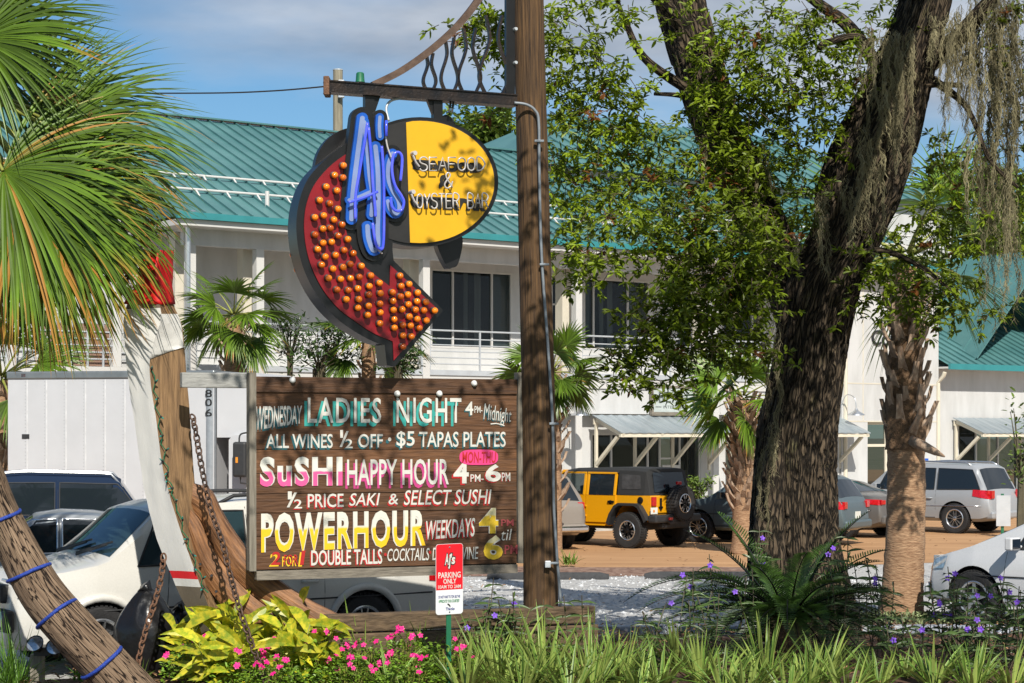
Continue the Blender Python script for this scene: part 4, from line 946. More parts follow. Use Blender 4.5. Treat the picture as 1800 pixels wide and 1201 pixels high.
# ---- the yellow off roader with the soft top
def jeep(px, d, fwd):
    t = car_root('off_road_car', 'yellow four door off road car with black soft top and spare wheel on the tail', 'car', px, d, fwd, 'cars parked facing the building')
    Y = carpaint('paint_jeep_yellow', (.70,.32,.005), .0, .3); K = M['blackmatte']; CAN = mat('canvas_top', (.018,.019,.020), .85, vs=40, bump=.2)
    b = lambda m, n, mm, bv=.02, par=None, sm=False: m.build(n, mm, par or t, sm, world=False, bevel=bv)
    def poly(pts, y0, y1):  # outline in x,z swept across the width
        m = MB(); m.prism([(x, y0, z) for x, z in pts], (0, y1-y0, 0)); return m
    W = .79
    # tub: side outline with the two wheel cut outs
    tub = [(-1.98,.62),(-1.98,1.22),(.95,1.22),(.98,1.16),(2.0,1.13),(2.02,.72),(1.88,.78),(1.75,.98),(1.0,.98),(.82,.50),(-.82,.50),(-1.02,.98),(-1.72,.98),(-1.86,.74),(-1.90,.62)]
    m = MB()
    m.prism([(x,-W,z) for x,z in tub][::-1], (0,2*W,0)); b(m, 'body', Y, .025)
    m = MB(); m.box(.98,2.0,-.70,.70,1.13,1.19); b(m, 'bonnet', Y, .03)
    m = MB(); m.box(-1.7,1.8,-.55,.55,.42,.70); b(m, 'chassis', K, .02)
    # doors and cabin frame
    for sd in (1,-1):
        for (x0, x1, hx) in ((-.07,.90,.12),(-.98,-.10,-.86)):
            m = MB(); y = sd*W; ya, yb = sorted((y, y+sd*.03))
            m.prism([(x0,ya,.58 if x0 > -.5 else .62),(x1,ya,.58),(x1,ya,1.20),(x0,ya,1.20)] if x0 > -.5 else [(-.70,ya,.58),(x1,ya,.58),(x1,ya,1.20),(x0,ya,1.20),(x0,ya,1.0)], (0,yb-ya,0))
            dd = b(m, 'door', Y, .012)
            yo = sd*(W+.015); f = .065; zt = 1.72; xs1 = x1-.30 if x0 > -.5 else x1
            m = MB(); q = lambda xx, zz: (xx, yo-sd*(zz-1.2)*.16, zz)
            for A, B_ in ((q(x0+f/2,1.2),q(x0+f/2,zt)),(q(x1-f/2,1.2),q(xs1-f/2,zt)),(q(x0,zt),q(xs1,zt))): m.beam(A, B_, f, .045, (0,1,0) if abs(A[2]-B_[2]) > .1 else (0,0,1))
            b(m, 'window_frame', Y, .008, dd)
            m = MB(); g_ = [q(x0+f,1.21),q(x1-f,1.21),q(xs1-f,zt-.03),q(x0+f,zt-.03)]; m.add(g_, [(0,1,2,3)]); b(m, 'window', M['win'] if x0 > -.5 else M['carglass'], 0, dd)
            m = MB(); m.box(hx-.09,hx+.09,*sorted((sd*(W+.032),sd*(W+.065))),1.035,1.085); m.lathe([(0,0),(.05,0),(.05,.012),(0,.012)], (hx+.02, sd*(W+.031), 1.05), (0,sd,0), 12); b(m, 'handle', M['black'], .01, dd)
            m = MB()
            for zz in (.70,.93): m.box(x1-.02,x1+.10,*sorted((sd*(W+.03),sd*(W+.055))),zz,zz+.045)
            b(m, 'hinge', Y, .006, dd)
    # soft top
    m = MB(); zt = 1.84
    sec = lambda x, z0, hw0, hw1, zz: [(x,-hw0,z0),(x,-hw1,zz-.06),(x,-hw1+.12,zz),(x,hw1-.12,zz),(x,hw1,zz-.06),(x,hw0,z0)]
    S_ = [sec(.70,1.70,.74,.70,1.77), sec(.30,1.72,.74,.72,1.83), sec(-.6,1.73,.74,.72,1.855), sec(-1.02,1.73,.75,.72,1.85)]
    S2 = [sec(-1.02,1.225,.80,.72,1.85), sec(-1.5,1.225,.80,.725,1.845), sec(-1.82,1.225,.795,.72,1.82)]
    for SS in (S_, S2):
        vs = [p for s_ in SS for p in s_]; n = 6
        fs = [(i*n+j, i*n+j+1, (i+1)*n+j+1, (i+1)*n+j) for i in range(len(SS)-1) for j in range(n-1)] + [tuple(range(n))[::-1], tuple((len(SS)-1)*n+j for j in range(n))]
        m.add(vs, fs)
    # slanted tail of the top
    m.add([(-1.82,-.795,1.225),(-1.82,-.72,1.76),(-1.82,-.60,1.82),(-1.82,.60,1.82),(-1.82,.72,1.76),(-1.82,.795,1.225),(-1.95,-.76,1.225),(-1.95,.76,1.225)], [(0,6,1),(1,6,2),(2,6,7,3),(3,7,4),(4,7,5)])
    top = b(m, 'soft_top', CAN, .02)
    for sd in (1,-1):
        m = MB(); y = lambda z: sd*(.802-(z-1.225)*.135+.006)
        m.add([(-1.70,y(1.36),1.36),(-1.14,y(1.36),1.36),(-1.12,y(1.70),1.70),(-1.66,y(1.68),1.68)], [(0,1,2,3)]); b(m, 'side_window', mat('vinyl', (.05,.05,.052), .12, vs=5, var=.4), 0, top)
    m = MB(); m.add([(-1.945,-.60,1.29),(-1.945,.60,1.29),(-1.852,.56,1.74),(-1.852,-.56,1.74)], [(0,1,2,3)]); m.v = [(x-.012,yy,z) for x,yy,z in m.v]; b(m, 'rear_window', M['carglass'], 0, top)
    # windscreen
    m = MB()
    for A, B_ in (((.95,-.72,1.2),(.68,-.68,1.76)),((.95,.72,1.2),(.68,.68,1.76)),((.68,-.70,1.75),(.68,.70,1.75)),((.96,-.72,1.22),(.96,.72,1.22))): m.beam(A, B_, .07, .06, (1,0,0))
    wf = b(m, 'windshield_frame', Y, .01); m = MB(); m.add([(.95,-.68,1.22),(.95,.68,1.22),(.69,.64,1.74),(.69,-.64,1.74)], [(0,1,2,3)]); b(m, 'windshield', M['win'], 0, wf)
    # flares
    for x in (-1.40,1.42):
        for sd in (1,-1):
            m = MB(); P = [(x-.58,.66),(x-.50,.80),(x-.36,.99),(x-.24,1.04),(x+.26,1.04),(x+.38,.97),(x+.52,.78),(x+.60,.58)]
            y0_, y1_ = sorted((sd*(W-.05), sd*(W+.16)))
            out_ = P; inn = [(x+(px_-x)*.88, pz-.055) for px_, pz in P]
            for i in range(len(P)-1):
                m.add([(P[i][0],y0_,P[i][1]),(P[i+1][0],y0_,P[i+1][1]),(P[i+1][0],y1_,P[i+1][1]),(P[i][0],y1_,P[i][1]),(inn[i][0],y0_,inn[i][1]),(inn[i+1][0],y0_,inn[i+1][1]),(inn[i+1][0],y1_,inn[i+1][1]),(inn[i][0],y1_,inn[i][1])], [(0,1,2,3),(7,6,5,4),(0,4,5,1),(3,2,6,7)])
            b(m, 'wheel_arch', K, 0)
            make_wheel(t, x, sd*.79, .415, .27, sd, 3, .56)
    # tail
    m = MB(); m.box(-2.20,-1.95,-.86,.86,.60,.78); m.box(-2.12,-1.95,-.5,.5,.46,.60); b(m, 'bumper', K, .04)
    m = MB(); m.prism([(-2.215,-.42,.62),(-2.215,.42,.62),(-2.215,.34,.56),(-2.215,-.34,.56)], (.1,0,0)); b(m, 'hitch_plate', M['steel_rust'], .01)
    m = MB(); m.box(-2.24,-2.2,-.40,-.28,.66,.72); b(m, 'reflector', M['redlight'], .005)
    m = MB(); m.box(-2.24,-2.2,.28,.40,.66,.72); b(m, 'reflector', M['redlight'], .005)
    m = MB(); m.box(-2.02,-1.985,-.60,.60,.82,1.20); tg = b(m, 'tailgate', Y, .012)
    m = MB(); m.box(-2.05,-2.022,.40,.54,.93,.97); m.box(-2.05,-2.022,.44,.50,.88,1.16); b(m, 'tailgate_hinge', M['black'], .006, tg)
    for sd in (1,-1):
        m = MB(); m.box(-2.05,-1.982,*sorted((sd*.64,sd*.77)),.98,1.19); b(m, 'tail_light', M['redlight'], .012)
    m = MB(); m.box(-2.06,-2.04,.64-.02,.86,.80,.95); pl = b(m, 'licence_plate', M['plate'], .005)
    m = MB(); m.lathe([(0,0),(.035,0)], (-2.063,.76,.87), (-1,0,0), 10); b(m, 'plate_orange', mat('plate_orange', (.7,.25,.03), .5), 0, pl)
    m = MB(); m.lathe([(0,0),(.075,0),(.08,.02),(.05,.03),(0,.03)], (-1.70,W+.001,1.11), (0,1,0), 16); b(m, 'fuel_cap', M['black'], 0)
    # spare wheel
    sp_ = MB(); o = Vector((-2.17,-.12,1.03)); ax = Vector((-1,0,0)); r = .40; wd = .26; rr = r*.56
    sp_.lathe([(rr,-wd*.5),(r*.93,-wd*.5),(r*.985,-wd*.40),(r,-wd*.25),(r,wd*.25),(r*.985,wd*.40),(r*.93,wd*.5),(r*.80,wd*.52),(rr,wd*.44),(rr*.9,wd*.1)], o, ax, 40)
    for i in range(36):
        a = 2*math.pi*i/36
        for (w0,w1) in ((-.46,-.06),(.06,.46)): p = o+Vector((0,math.cos(a)*r*.998,math.sin(a)*r*.998)); sp_.beam(p+ax*wd*w0, p+ax*wd*w1, .045, .028, (0,math.cos(a),math.sin(a)))
    sw_ = b(sp_, 'spare_wheel', M['tyre'], 0, None, 35)
    m = MB(); m.lathe([(0,wd*.1),(rr*.95,wd*.1)], o, ax, 24, 1); m.lathe([(rr,wd*.3),(rr,wd*.47),(rr*.93,wd*.5),(rr*.88,wd*.42),(rr*.86,wd*.12)], o, ax, 32)
    for i in range(5):
        a = 2*math.pi*(i+.25)/5; u = Vector((0,math.cos(a),math.sin(a))); tt = Vector((0,-math.sin(a),math.cos(a)))
        A = [u*rr*.1-tt*rr*.12,u*rr*.1+tt*rr*.12,u*rr*.9+tt*rr*.15,u*rr*.9-tt*rr*.15]
        m.add([o+p+ax*wd*.42 for p in A]+[o+p+ax*wd*.15 for p in A], [(0,1,2,3),(0,3,7,4),(1,5,6,2),(0,4,5,1)], 2)
        for q in (-.2,.2): m.beam(o+u*rr*.5+tt*rr*q*.6+ax*wd*.43, o+u*rr*.92+tt*rr*q*1.2+ax*wd*.43, .025, .012, ax)
    b(m, 'rim', [M['rim'],K,M['black']], 0, sw_)
    m = MB(); m.box(-2.1,-2.0,-.2,-.04,.95,1.1); m.beam((-2.0,-.12,1.2),(-2.10,-.12,1.48),.05,.04); m.box(-2.13,-2.07,-.2,-.04,1.46,1.53,1); b(m, 'spare_bracket', [K, M['redlight']], .008)
    m = MB(); m.tube([(.9,.74,1.2),(.82,.74,1.98)], .006, 5); m.lathe([(0,-.04),(.035,-.02),(.035,.03),(0,.05)], (.82,.74,2.02), (0,0,1), 10); b(m, 'aerial', mat('aerial_ball', (.7,.35,.35), .5), 0)
    # seats seen through the glass
    m = MB()
    for y in (-.36,.36):
        for x in (.25,-.65): m.box(x-.10,x+.04,y-.22,y+.22,.9,1.42); m.box(x-.07,x+.0,y-.12,y+.12,1.44,1.62)
    b(m, 'seats', M['black'], .04)
    return t
jeep(1063, 47.2, (-.745,.667))
# ---- box truck
def truck():
    t = thing('box_truck', 'white box truck with riveted grey trimmed body and black mirror behind the old timber stem', 'truck', (0,0,0))
    dR, dL = 42.0, 43.0
    A = gd(14, dL); Bq = gd(376, dR); t.location = (A.x, A.y, 0); ang = math.atan2(Bq.y-A.y, Bq.x-A.x); t.rotation_euler = (0,0,ang)
    Ln = (Bq-A).length; zb, zt = 1.15, 3.97
    P = lambda m, n, mm, par=None, bv=0, sm=False: m.build(n, mm, par or t, sm, world=False, bevel=bv)
    BW = mat('box_white', (.47,.48,.50), .38, vs=1.2, var=.05); GR = mat('truck_trim', (.20,.22,.23), .4, metal=.5, vs=3, var=.15)
    m = MB(); m.box(.0,Ln,0,2.4,zb,zt-.17); bx = P(m, 'cargo_box', BW)
    m = MB(); m.box(-.03,Ln+.02,-.03,2.43,zt-.167,zt); P(m, 'top_rail', GR, None, .03)
    m = MB(); m.box(-.03,Ln,-.025,.02,zb-.1,zb+.06); P(m, 'bottom_rail', GR)
    m = MB()
    n = 10
    for i in range(1, n):
        x = lerp(0, Ln-.2, i/n); m.box(x-.012,x+.012,-.006,-.0005,zb+.05,zt-.18)
        for k in range(34): z = lerp(zb+.1, zt-.22, k/33); m.add([(x-.05,-.008,z-.008),(x-.034,-.008,z-.008),(x-.034,-.008,z+.008),(x-.05,-.008,z+.008)], [(0,1,2,3)], 1); 
    P(m, 'panel_seam', [mat('box_seam', (.56,.57,.58), .5), mat('rivet', (.32,.33,.34), .4)], bx)
    m = MB(); m.lathe([(.12,zb-.1),(.12,zt-.17)], (Ln-.10,.09,0), (0,0,1), 20); co = P(m, 'corner_post', mat('post_grey', (.30,.33,.36), .45, metal=.3), None, 0, True)
    s0 = 3500/42
    for ch, py in (('8',692),('0',708),('6',726)):
        z = H+(765-py)/s0; place_text(ch, Ln-.185, Ln-.03, z-.075, z+.085, M['blackp'], co, bframe(-.034), bold=.01)
    m = MB(); m.box(Ln-.03-4.35,Ln-.03-4.25,-.03,-.01,zt-.12,zt-.05); P(m, 'marker_lamp', M['redlight'])
    m = MB(); m.box(.33,.50,-.012,-.002,2.52,2.62); P(m, 'plate', M['blackmatte'], bx)
    # cab with its roof fairing
    m = MB(); m.prism([(Ln+.05,.05,2.55),(Ln+.05,.05,zt-.05),(Ln+.9,.12,zt-.06),(Ln+1.7,.2,3.45),(Ln+2.1,.25,2.72),(Ln+2.1,.25,2.55)][::-1], (0,2.2,0)); P(m, 'fairing', BW, None, .05)
    m = MB(); m.prism([(Ln+.32,.03,.75),(Ln+.32,.03,2.50),(Ln+.42,.03,2.60),(Ln+1.7,.03,2.60),(Ln+2.15,.03,1.75),(Ln+3.2,.03,1.55),(Ln+3.3,.03,.75)][::-1], (0,2.25,0)); cb = P(m, 'cab', BW, None, .06)
    m = MB(); m.add([(Ln+.75,.02,1.75),(Ln+.75,.02,2.42),(Ln+1.6,.02,2.42),(Ln+1.95,.02,1.75)], [(0,1,2,3)]); P(m, 'window', M['carglass'], cb)
    m = MB(); x = Ln+.53; m.box(x,x+.30,-.34,-.14,1.72,2.46); mi = P(m, 'mirror', M['blackmatte'], None, .05)
    m = MB(); m.tube(smoothpath([(x+.42,.03,2.3),(x+.40,-.16,2.62),(x+.15,-.22,2.62),(x+.12,-.24,2.45)],4), .018, 6); m.tube([(x+.15,-.24,1.74),(x+.15,-.24,1.6),(x+.45,.02,1.55)], .018, 6); P(m, 'mirror_arm', M['blackmatte'], mi)
    m = MB(); m.box(x+.08,x+.13,-.352,-.341,2.02,2.14); P(m, 'marker_lamp', mat('amber', (.7,.25,.02), .2, coat=.5), mi)
    m = MB(); m.box(0,Ln+3,.3,2.1,.75,1.04); P(m, 'chassis', M['blackmatte'])
    for x in (1.2,Ln+2.6):
        for y, sd in ((.17,-1),(2.25,1)): make_wheel(t, x, y, .48, .28, sd, 2)
truck()
# ================================================================ the sign pole, its bracket and the neon sign
UP = Vector((.926,.378,0)).normalized()            # direction of bracket and board, left to right
NF = Vector((UP.y,-UP.x,0))                         # towards the viewer
class Plane:
    """vertical plane through a point; maps a photo pixel to the plane's own (u, z)"""
    def __init__(s, px, d, off=0): s.o = Vector(((px-CX)*d/F, d, 0)) + NF*off
    def pt(s, px, py, off=0):
        k = (px-CX)/F; o = s.o + NF*off
        # solve (o + U u).x = k (o+U u).y
        u = (k*o.y - o.x)/(UP.x - k*UP.y); p = o + UP*u
        return Vector((p.x, p.y, H + (HY-py)*p.y/F))
    def uz(s, px, py, off=0):
        p = s.pt(px, py, off); return (p - s.o - NF*off).dot(UP), p.z
    def frame(s, root, off=0):
        o = s.o + NF*off - root
        return Matrix(((UP.x,0,NF.x,o.x),(UP.y,0,NF.y,o.y),(0,1,0,o.z),(0,0,0,1)))
pole = thing('sign_pole', 'tall stained wooden pole carrying the neon sign, grey conduit running down it', 'pole', tuple(gd(952,21.1)))
m = MB(); m.g = []
def pole_fn(i, j, p, a): return 1 + .012*noise.noise(Vector((math.cos(a)*3,math.sin(a)*3,p.z*.6))) + .02*noise.noise(Vector((math.cos(a)*9,math.sin(a)*9,p.z*.35)))
P = smoothpath([tuple(at(951,1175,21.1)),tuple(at(948,800,21.1)),tuple(at(939,400,21.1)),tuple(at(929,0,21.1)),tuple(at(922,-500,21.1))], 14)
m.tube(P, [lerp(.188,.150,i/(len(P)-1)) for i in range(len(P))], 40, fn=pole_fn); m.build('post', M['pole_wood'], pole, True)
m = MB(); C_ = [at(904,181,20.85),at(925,184,20.87),at(940,194,20.89),at(947,215,20.9),at(948,300,20.9),at(952,450,20.9),at(964,620,20.9),at(972,760,20.9),at(974,900,20.9),at(986,1065,20.9)]
m.tube(smoothpath([tuple(p) for p in C_], 6), .016, 8); cd = m.build('conduit', M['conduit'], pole, True)
for px, py in ((948,248),(957,465),(974,745),(974,990)):
    m = MB(); p = at(px,py,20.875); m.box(p.x-.05,p.x+.05,p.y-.012,p.y+.02,p.z-.012,p.z+.012); m.build('clip', M['conduit'], cd, bevel=.004)
p = at(963,992,20.88); m = MB(); m.box(p.x-.03,p.x+.03,p.y-.03,p.y+.06,p.z-.035,p.z+.035); m.build('junction_box', M['rail'], pole, bevel=.005)
# bracket
PB = Plane(900, 20.95)
br = thing('sign_bracket', 'rusty black iron bracket with curved brace and bowed bars, bolted to the pole', 'bracket', tuple(PB.pt(903,178)))
m = MB(); a, b = PB.pt(572,153), PB.pt(905,178)
for dz in (0,): m.beam(a, b, .13, .10); 
ax_ = (b-a).normalized()
m.beam(a-NF*.0+Vector((0,0,.055)), b+Vector((0,0,.055)), .16, .014); m.beam(a+Vector((0,0,-.055)), b+Vector((0,0,-.055)), .16, .014)
m.build('beam', M['steel_rust'], br)
m = MB(); P = smoothpath([tuple(PB.pt(x,y)) for x,y in ((655,150),(705,125),(755,90),(800,50),(835,8),(858,-30))], 6)
for q0, q1 in zip(P, P[1:]): m.beam(q0, q1, .07, .055, NF)
m.build('curved_brace', mat('brace_rust', (.06,.035,.025), .6, metal=.3, vs=9, second=(.14,.09,.065), bump=.4), br)
for cx, yb, ww, yt in ((755,158,18,100),(790,160,24,75),(825,164,32,60),(868,166,42,40)):
    for sd in (-1,1):
        m = MB(); hh = yb-yt
        pts = [PB.pt(cx+sd*ww*.34, yb), PB.pt(cx+sd*ww*.60, yb-hh*.2), PB.pt(cx+sd*ww*.56, yb-hh*.38), PB.pt(cx+sd*ww*.27, yb-hh*.64), PB.pt(cx+sd*ww*.18, yb-hh*.82), PB.pt(cx+sd*ww*.34, yb-hh*1.10)]
        P = smoothpath([tuple(p) for p in pts], 5)
        for q0, q1 in zip(P, P[1:]): m.beam(q0, q1, .05, .024, UP)
        m.build('bowed_bar', M['steel_rust'], br)
m = MB(); a, b = PB.pt(896,-30), PB.pt(896,182); m.beam(a, b, .10, .06, NF); pl = m.build('mounting_plate', M['black'], br, bevel=.005)
for py in (53,112): m = MB(); m.lathe([(0,.045),(.016,.045),(.02,.03),(.02,0)], PB.pt(903,py)+NF*.03, NF, 10); m.build('bolt', M['rail'], pl)
m = MB(); p = PB.pt(575,152); m.box(p.x-.03,p.x+.03,p.y-.1,p.y+.1,p.z-.10,p.z+.09); m.build('end_clamp', M['rust'], br, bevel=.01)
for px, py in ((648,168),(768,172)):
    m = MB(); m.beam(PB.pt(px,py-6), PB.pt(px,215), .10, .08, NF); m.beam(PB.pt(px+(14 if px<700 else -14),py), PB.pt(px+(3 if px<700 else -3),200), .07, .05, NF); m.build('hanger', M['black'], br)
m = MB(); p = PB.pt(633,150); m.lathe([(0,0),(.05,0),(.045,.02),(.04,.09),(.03,.1),(0,.1)], p+Vector((0,0,.03)), (0,0,1), 12); m.build('knob', M['greenpost'], br, 40)
# the sign itself
PS = Plane(720, 20.55)
sgn = thing('neon_sign', 'big arrow shaped neon sign with orange bulbs, blue neon letters and yellow oval', 'sign', tuple(PS.pt(700,215)))
root = sgn.location.copy()
def outline(pts, off, thick, name, mats, parent=sgn, n=5, side=None, smooth_=True, closed=True):
    P = pts
    if smooth_:
        Q = [tuple(p) for p in pts]; ext = Q[-2:] + Q + Q[:2]; sm = smoothpath(ext, n); P = sm[2*n:-(2*n)-1] if False else sm[2*n:2*n+len(Q)*n]
    fr = [PS.pt(x, y, off) for x, y in P]
    mb = MB(); mb.prism(fr, -NF*thick, 0, side)
    return mb.build(name, mats, parent, False)
def ell(cx, cy, rx, ry, n=48): return [(cx+rx*math.cos(2*math.pi*i/n), cy+ry*math.sin(2*math.pi*i/n)) for i in range(n)]
SIDE = M['black']
FT = .20      # front face offset
# crescent outline (px in the photo)
outer = [(622,262),(585,288),(556,320),(541,352),(535,385),(536,420),(543,455),(556,488),(574,518),(598,545),(625,565),(655,585),(690,600)]
outer = [tuple(p) for p in smoothpath(outer, 4)]
head = [(692,634),(771,545),(686,466)]
inner = [(685,503),(655,480),(637,464),(619,436),(609,408),(604,374),(604,346),(611,312),(617,270)]
inner = [tuple(p) for p in smoothpath(inner, 4)]
red = outer + [(691,605)] + head + inner
rim_ = [tuple(p) for p in smoothpath([(612,250),(575,278),(543,312),(527,350),(521,390),(523,428),(531,465),(546,500),(566,532),(592,560),(622,582),(655,600),(676,606)], 4)]
black = rim_ + [(680,642),(694,645),(779,546),(770,536),(692,458),(690,440),(690,420),(660,200),(632,200),(622,235)]
outline(black, FT-.012, .31, 'cabinet', [SIDE, M['black']], smooth_=False)
outline(red, FT+.004, .013, 'red_panel', M['signred'], smooth_=False)
# dark disc of the far side and fins
outline(ell(625,300,72,76), -.08, .10, 'back_disc', SIDE, smooth_=False)
outline([(735,222),(775,205),(786,202),(797,212),(803,236),(770,250)], -.05, .12, 'fin', SIDE)
outline([(768,425),(785,468),(795,471),(806,462),(813,418),(790,405)], -.05, .12, 'fin', SIDE)
# yellow oval
ov = ell(738,320,133,109,64); ov2 = ell(738,320,138,114,64)
outline(ov2, FT-.02, .32, 'oval_cabinet', SIDE, smooth_=False)
outline([p for p in ov], FT-.004, .010, 'oval_panel', mat('sign_black_panel', (.016,.015,.015), .45, vs=6, var=.3), smooth_=False)
cut = [p for p in ov if p[0] > 713.5]; ytop = 320-109*math.sqrt(1-((713-738)/133)**2)
ang = lambda p: math.atan2(p[1]-320, p[0]-738)
cut = sorted(cut, key=ang)
sc = [(738+(x-738)*.985, 320+(y-320)*.985) for x,y in cut]
sc = [(714+.006*0, ytop+2.5)] + [p for p in sc if p[0] > 714] + [(721, 320+109*.985*math.sqrt(1-((721-738)/133)**2))]
outline(sc, FT+.006, .008, 'yellow_panel', M['yellow'], smooth_=False)
# bulbs
BL = [(300,297),(262,338),(298,349),(226,388),(272,405),(198,446),(242,460),(277,484),(177,520),(215,512),(259,530),(294,551),(212,569),(244,566),(178,594),(278,599),(319,614),(212,629),(249,626),(189,657),(303,661),(342,674),(222,689),(266,682),(206,724),(255,741),(299,734),(330,721),(377,729),(236,781),(288,785),(330,782),(368,776),(418,770),(273,831),(321,833),(362,826),(411,816),(455,802),(312,873),(366,872),(410,852),(459,846),(362,909),(408,901),(457,891),(404,940),(458,929),(457,976),(543,771),(582,807),(548,815),(511,842),(577,852),(546,860),(619,844),(513,879),(579,894),(616,881),(655,884),(515,918),(552,916),(610,917),(646,920),(692,921),(518,958),(583,947),(617,957),(657,963),(519,995),(555,983),(588,985),(626,996),(556,1028),(592,1032),(556,1076)]
bulb_me = None
for (cx, cy) in BL:
    px, py = 480+cx/2.45, 170+cy/2.45
    p = PS.pt(px, py, FT+.03) - NF*.028
    if bulb_me is None:
        mb = MB(); mb.lathe([(.0,.074),(.014,.072),(.026,.064),(.032,.052),(.034,.04),(.030,.024),(.022,.012),(.020,.0)], (0,0,0), (0,0,1), 14)
        o = mb.build('bulb', M['bulb'], sgn, True, world=False); bulb_me = o; mb = MB(); mb.lathe([(.037,-.022),(.037,.0),(.026,.004)], (0,0,0), (0,0,1), 12); mb.build('socket', M['socket'], o, 40, world=False)
    else: o = copy_tree(bulb_me, sgn)
    o.location = p + NF*.022 - root; o.rotation_euler = (NF + Vector((0,0,-.10))).to_track_quat('Z','Y').to_euler()
for (cx, cy) in ((101,466),(87,532),(82,605),(89,680),(107,744),(141,805),(175,850)):
    o = copy_tree(bulb_me, sgn)
    o.location = PS.pt(480+cx/2.45, 170+cy/2.45, -.12) - root; o.rotation_euler = (-NF).to_track_quat('Z','Y').to_euler()
# neon letters: black silhouette, blue channel, pale inlay, blue tube
def ribbon(mb, path, wpx, off, thick):
    """flat stroke with round ends in the sign plane"""
    P = [Vector((x,y)) for x,y in path]; Lf, Rt = [], []
    for i, p in enumerate(P):
        t_ = (P[min(i+1,len(P)-1)]-P[max(i-1,0)]).normalized(); nn = Vector((-t_.y,t_.x))*wpx/2
        Lf.append(p+nn); Rt.append(p-nn)
    for i in range(len(P)-1):
        q = [Lf[i],Lf[i+1],Rt[i+1],Rt[i]]; fr = [PS.pt(v.x,v.y,off) for v in q]
        mb.add(fr+[v-NF*thick for v in fr], [(3,2,1,0),(0,1,5,4),(2,3,7,6)])
    for p, tdir in ((P[0], (P[0]-P[1]).normalized()), (P[-1], (P[-1]-P[-2]).normalized())):
        a0 = math.atan2(tdir.y, tdir.x); arc = [p + Vector((math.cos(a0+R(t_)), math.sin(a0+R(t_))))*wpx/2 for t_ in range(-90,91,15)]
        fr = [PS.pt(v.x,v.y,off) for v in arc]; n = len(fr)
        mb.add(fr+[v-NF*thick for v in fr], [tuple(range(n))]+[(i,i+1,i+1+n,i+n) for i in range(n-1)])
sp2 = lambda pts, n=6: [tuple(p) for p in smoothpath(pts, n)]
A1 = sp2([(637,208),(633,240),(625,300),(620,345),(618,385)]); A2 = sp2([(640,215),(646,265),(650,310),(655,345),(653,378)])
A3 = sp2([(614,352),(632,346),(650,338)]); J1 = sp2([(660,258),(664,300),(665,350),(664,400),(664,432),(656,440),(648,420),(646,398)])
AP = sp2([(668,206),(667,222),(668,240)]); S1 = sp2([(690,270),(683,290),(683,315),(690,335),(700,352),(702,368),(695,376),(686,368),(682,354)])
letters = [A1,A2,A3,J1,AP,S1]
bk = MB()
for k, (Pth, w_) in enumerate(zip(letters, (40,40,30,38,26,30))): ribbon(bk, Pth, w_, FT+.02+k*.0007, .10)
bk.build('letter_backing', M['black'], sgn)
for k, (Pth, w_) in enumerate(zip(letters, (20,18,15,19,14,17))):
    mb = MB(); ribbon(mb, Pth, w_, FT+.060+k*.0006, .038); ch_ = mb.build('letter_channel', M['chanblue'], sgn)
    mb = MB(); ribbon(mb, Pth, w_*.42, FT+.066+k*.0006, .004); mb.build('letter_inlay', M['chanwhite'], ch_)
def neon(path, off=.20, r=.0145, m='neonblue', shift=(0,0)):
    mb = MB(); mb.tube([PS.pt(x+shift[0],y+shift[1],off) for x,y in path], r, 8); return mb.build('neon_tube', M[m], sgn, True)
for Pth in (sp2([(646,216),(640,255),(632,302),(625,345),(625,385)]), sp2([(648,224),(653,280),(656,330),(659,360),(660,381)]), sp2([(613,356),(638,348),(664,337)]), sp2([(671,257),(674,300),(675,347),(674,428),(667,437),(660,426),(655,392)]), [(679,212),(679,225),(679,239)], sp2([(704,318),(707,280),(701,268),(692,273),(689,298),(694,325),(706,345),(710,356),(706,369),(697,371),(689,363),(687,347)])):
    neon(Pth, .13+FT)
for Pth in (sp2([(678,240),(681,258),(688,278)]), sp2([(664,430),(666,440),(672,446)])): neon(Pth, .10+FT, .009, 'neonwhite', (0,0))
# white neon lettering with the black painted letters behind it
def sign_text(body, x0, x1, y0, y1, m, off, bold=0, extr=0.0, name='lettering'):
    u0, z1 = PS.uz(x0, y0, off); u1, z0 = PS.uz(x1, y1, off)
    return place_text(body, u0, u1, z0, z1, m, sgn, PS.frame(root, off), bold=bold, extrude=extr, name=name)
for body, x0, x1, y0, y1 in (('SEAFOOD',733,852,277,299),('&',779,797,304,331),('OYSTER BAR',730,858,341,366)):
    sign_text(body, x0-8, x1-4, y0+3, y1+6, M['blackp'], FT+.0145, .11)
import types
STROKES = {'S':[[(1,.85),(.75,1),(.25,1),(0,.8),(.15,.58),(.85,.42),(1,.2),(.75,0),(.25,0),(0,.15)]],'E':[[(1,1),(0,1),(0,0),(1,0)],[(0,.5),(.8,.5)]],'A':[[(0,0),(.5,1),(1,0)],[(.2,.35),(.8,.35)]],'F':[[(1,1),(0,1),(0,0)],[(0,.5),(.8,.5)]],
 'O':[[(.5,1),(.1,.85),(0,.5),(.1,.15),(.5,0),(.9,.15),(1,.5),(.9,.85),(.5,1)]],'D':[[(0,0),(0,1),(.6,.95),(1,.6),(1,.4),(.6,.05),(0,0)]],'Y':[[(0,1),(.5,.5),(1,1)],[(.5,.5),(.5,0)]],'T':[[(0,1),(1,1)],[(.5,1),(.5,0)]],'R':[[(0,0),(0,1),(.7,1),(1,.78),(.7,.52),(0,.52)],[(.5,.52),(1,0)]],'B':[[(0,0),(0,1),(.7,1),(.95,.77),(.7,.53),(0,.53)],[(.7,.53),(1,.27),(.7,0),(0,0)]],
 '&':[[(1,.05),(.25,.7),(.3,.95),(.55,1),(.7,.8),(.1,.35),(.1,.1),(.4,0),(.8,.15),(1,.45)]]}
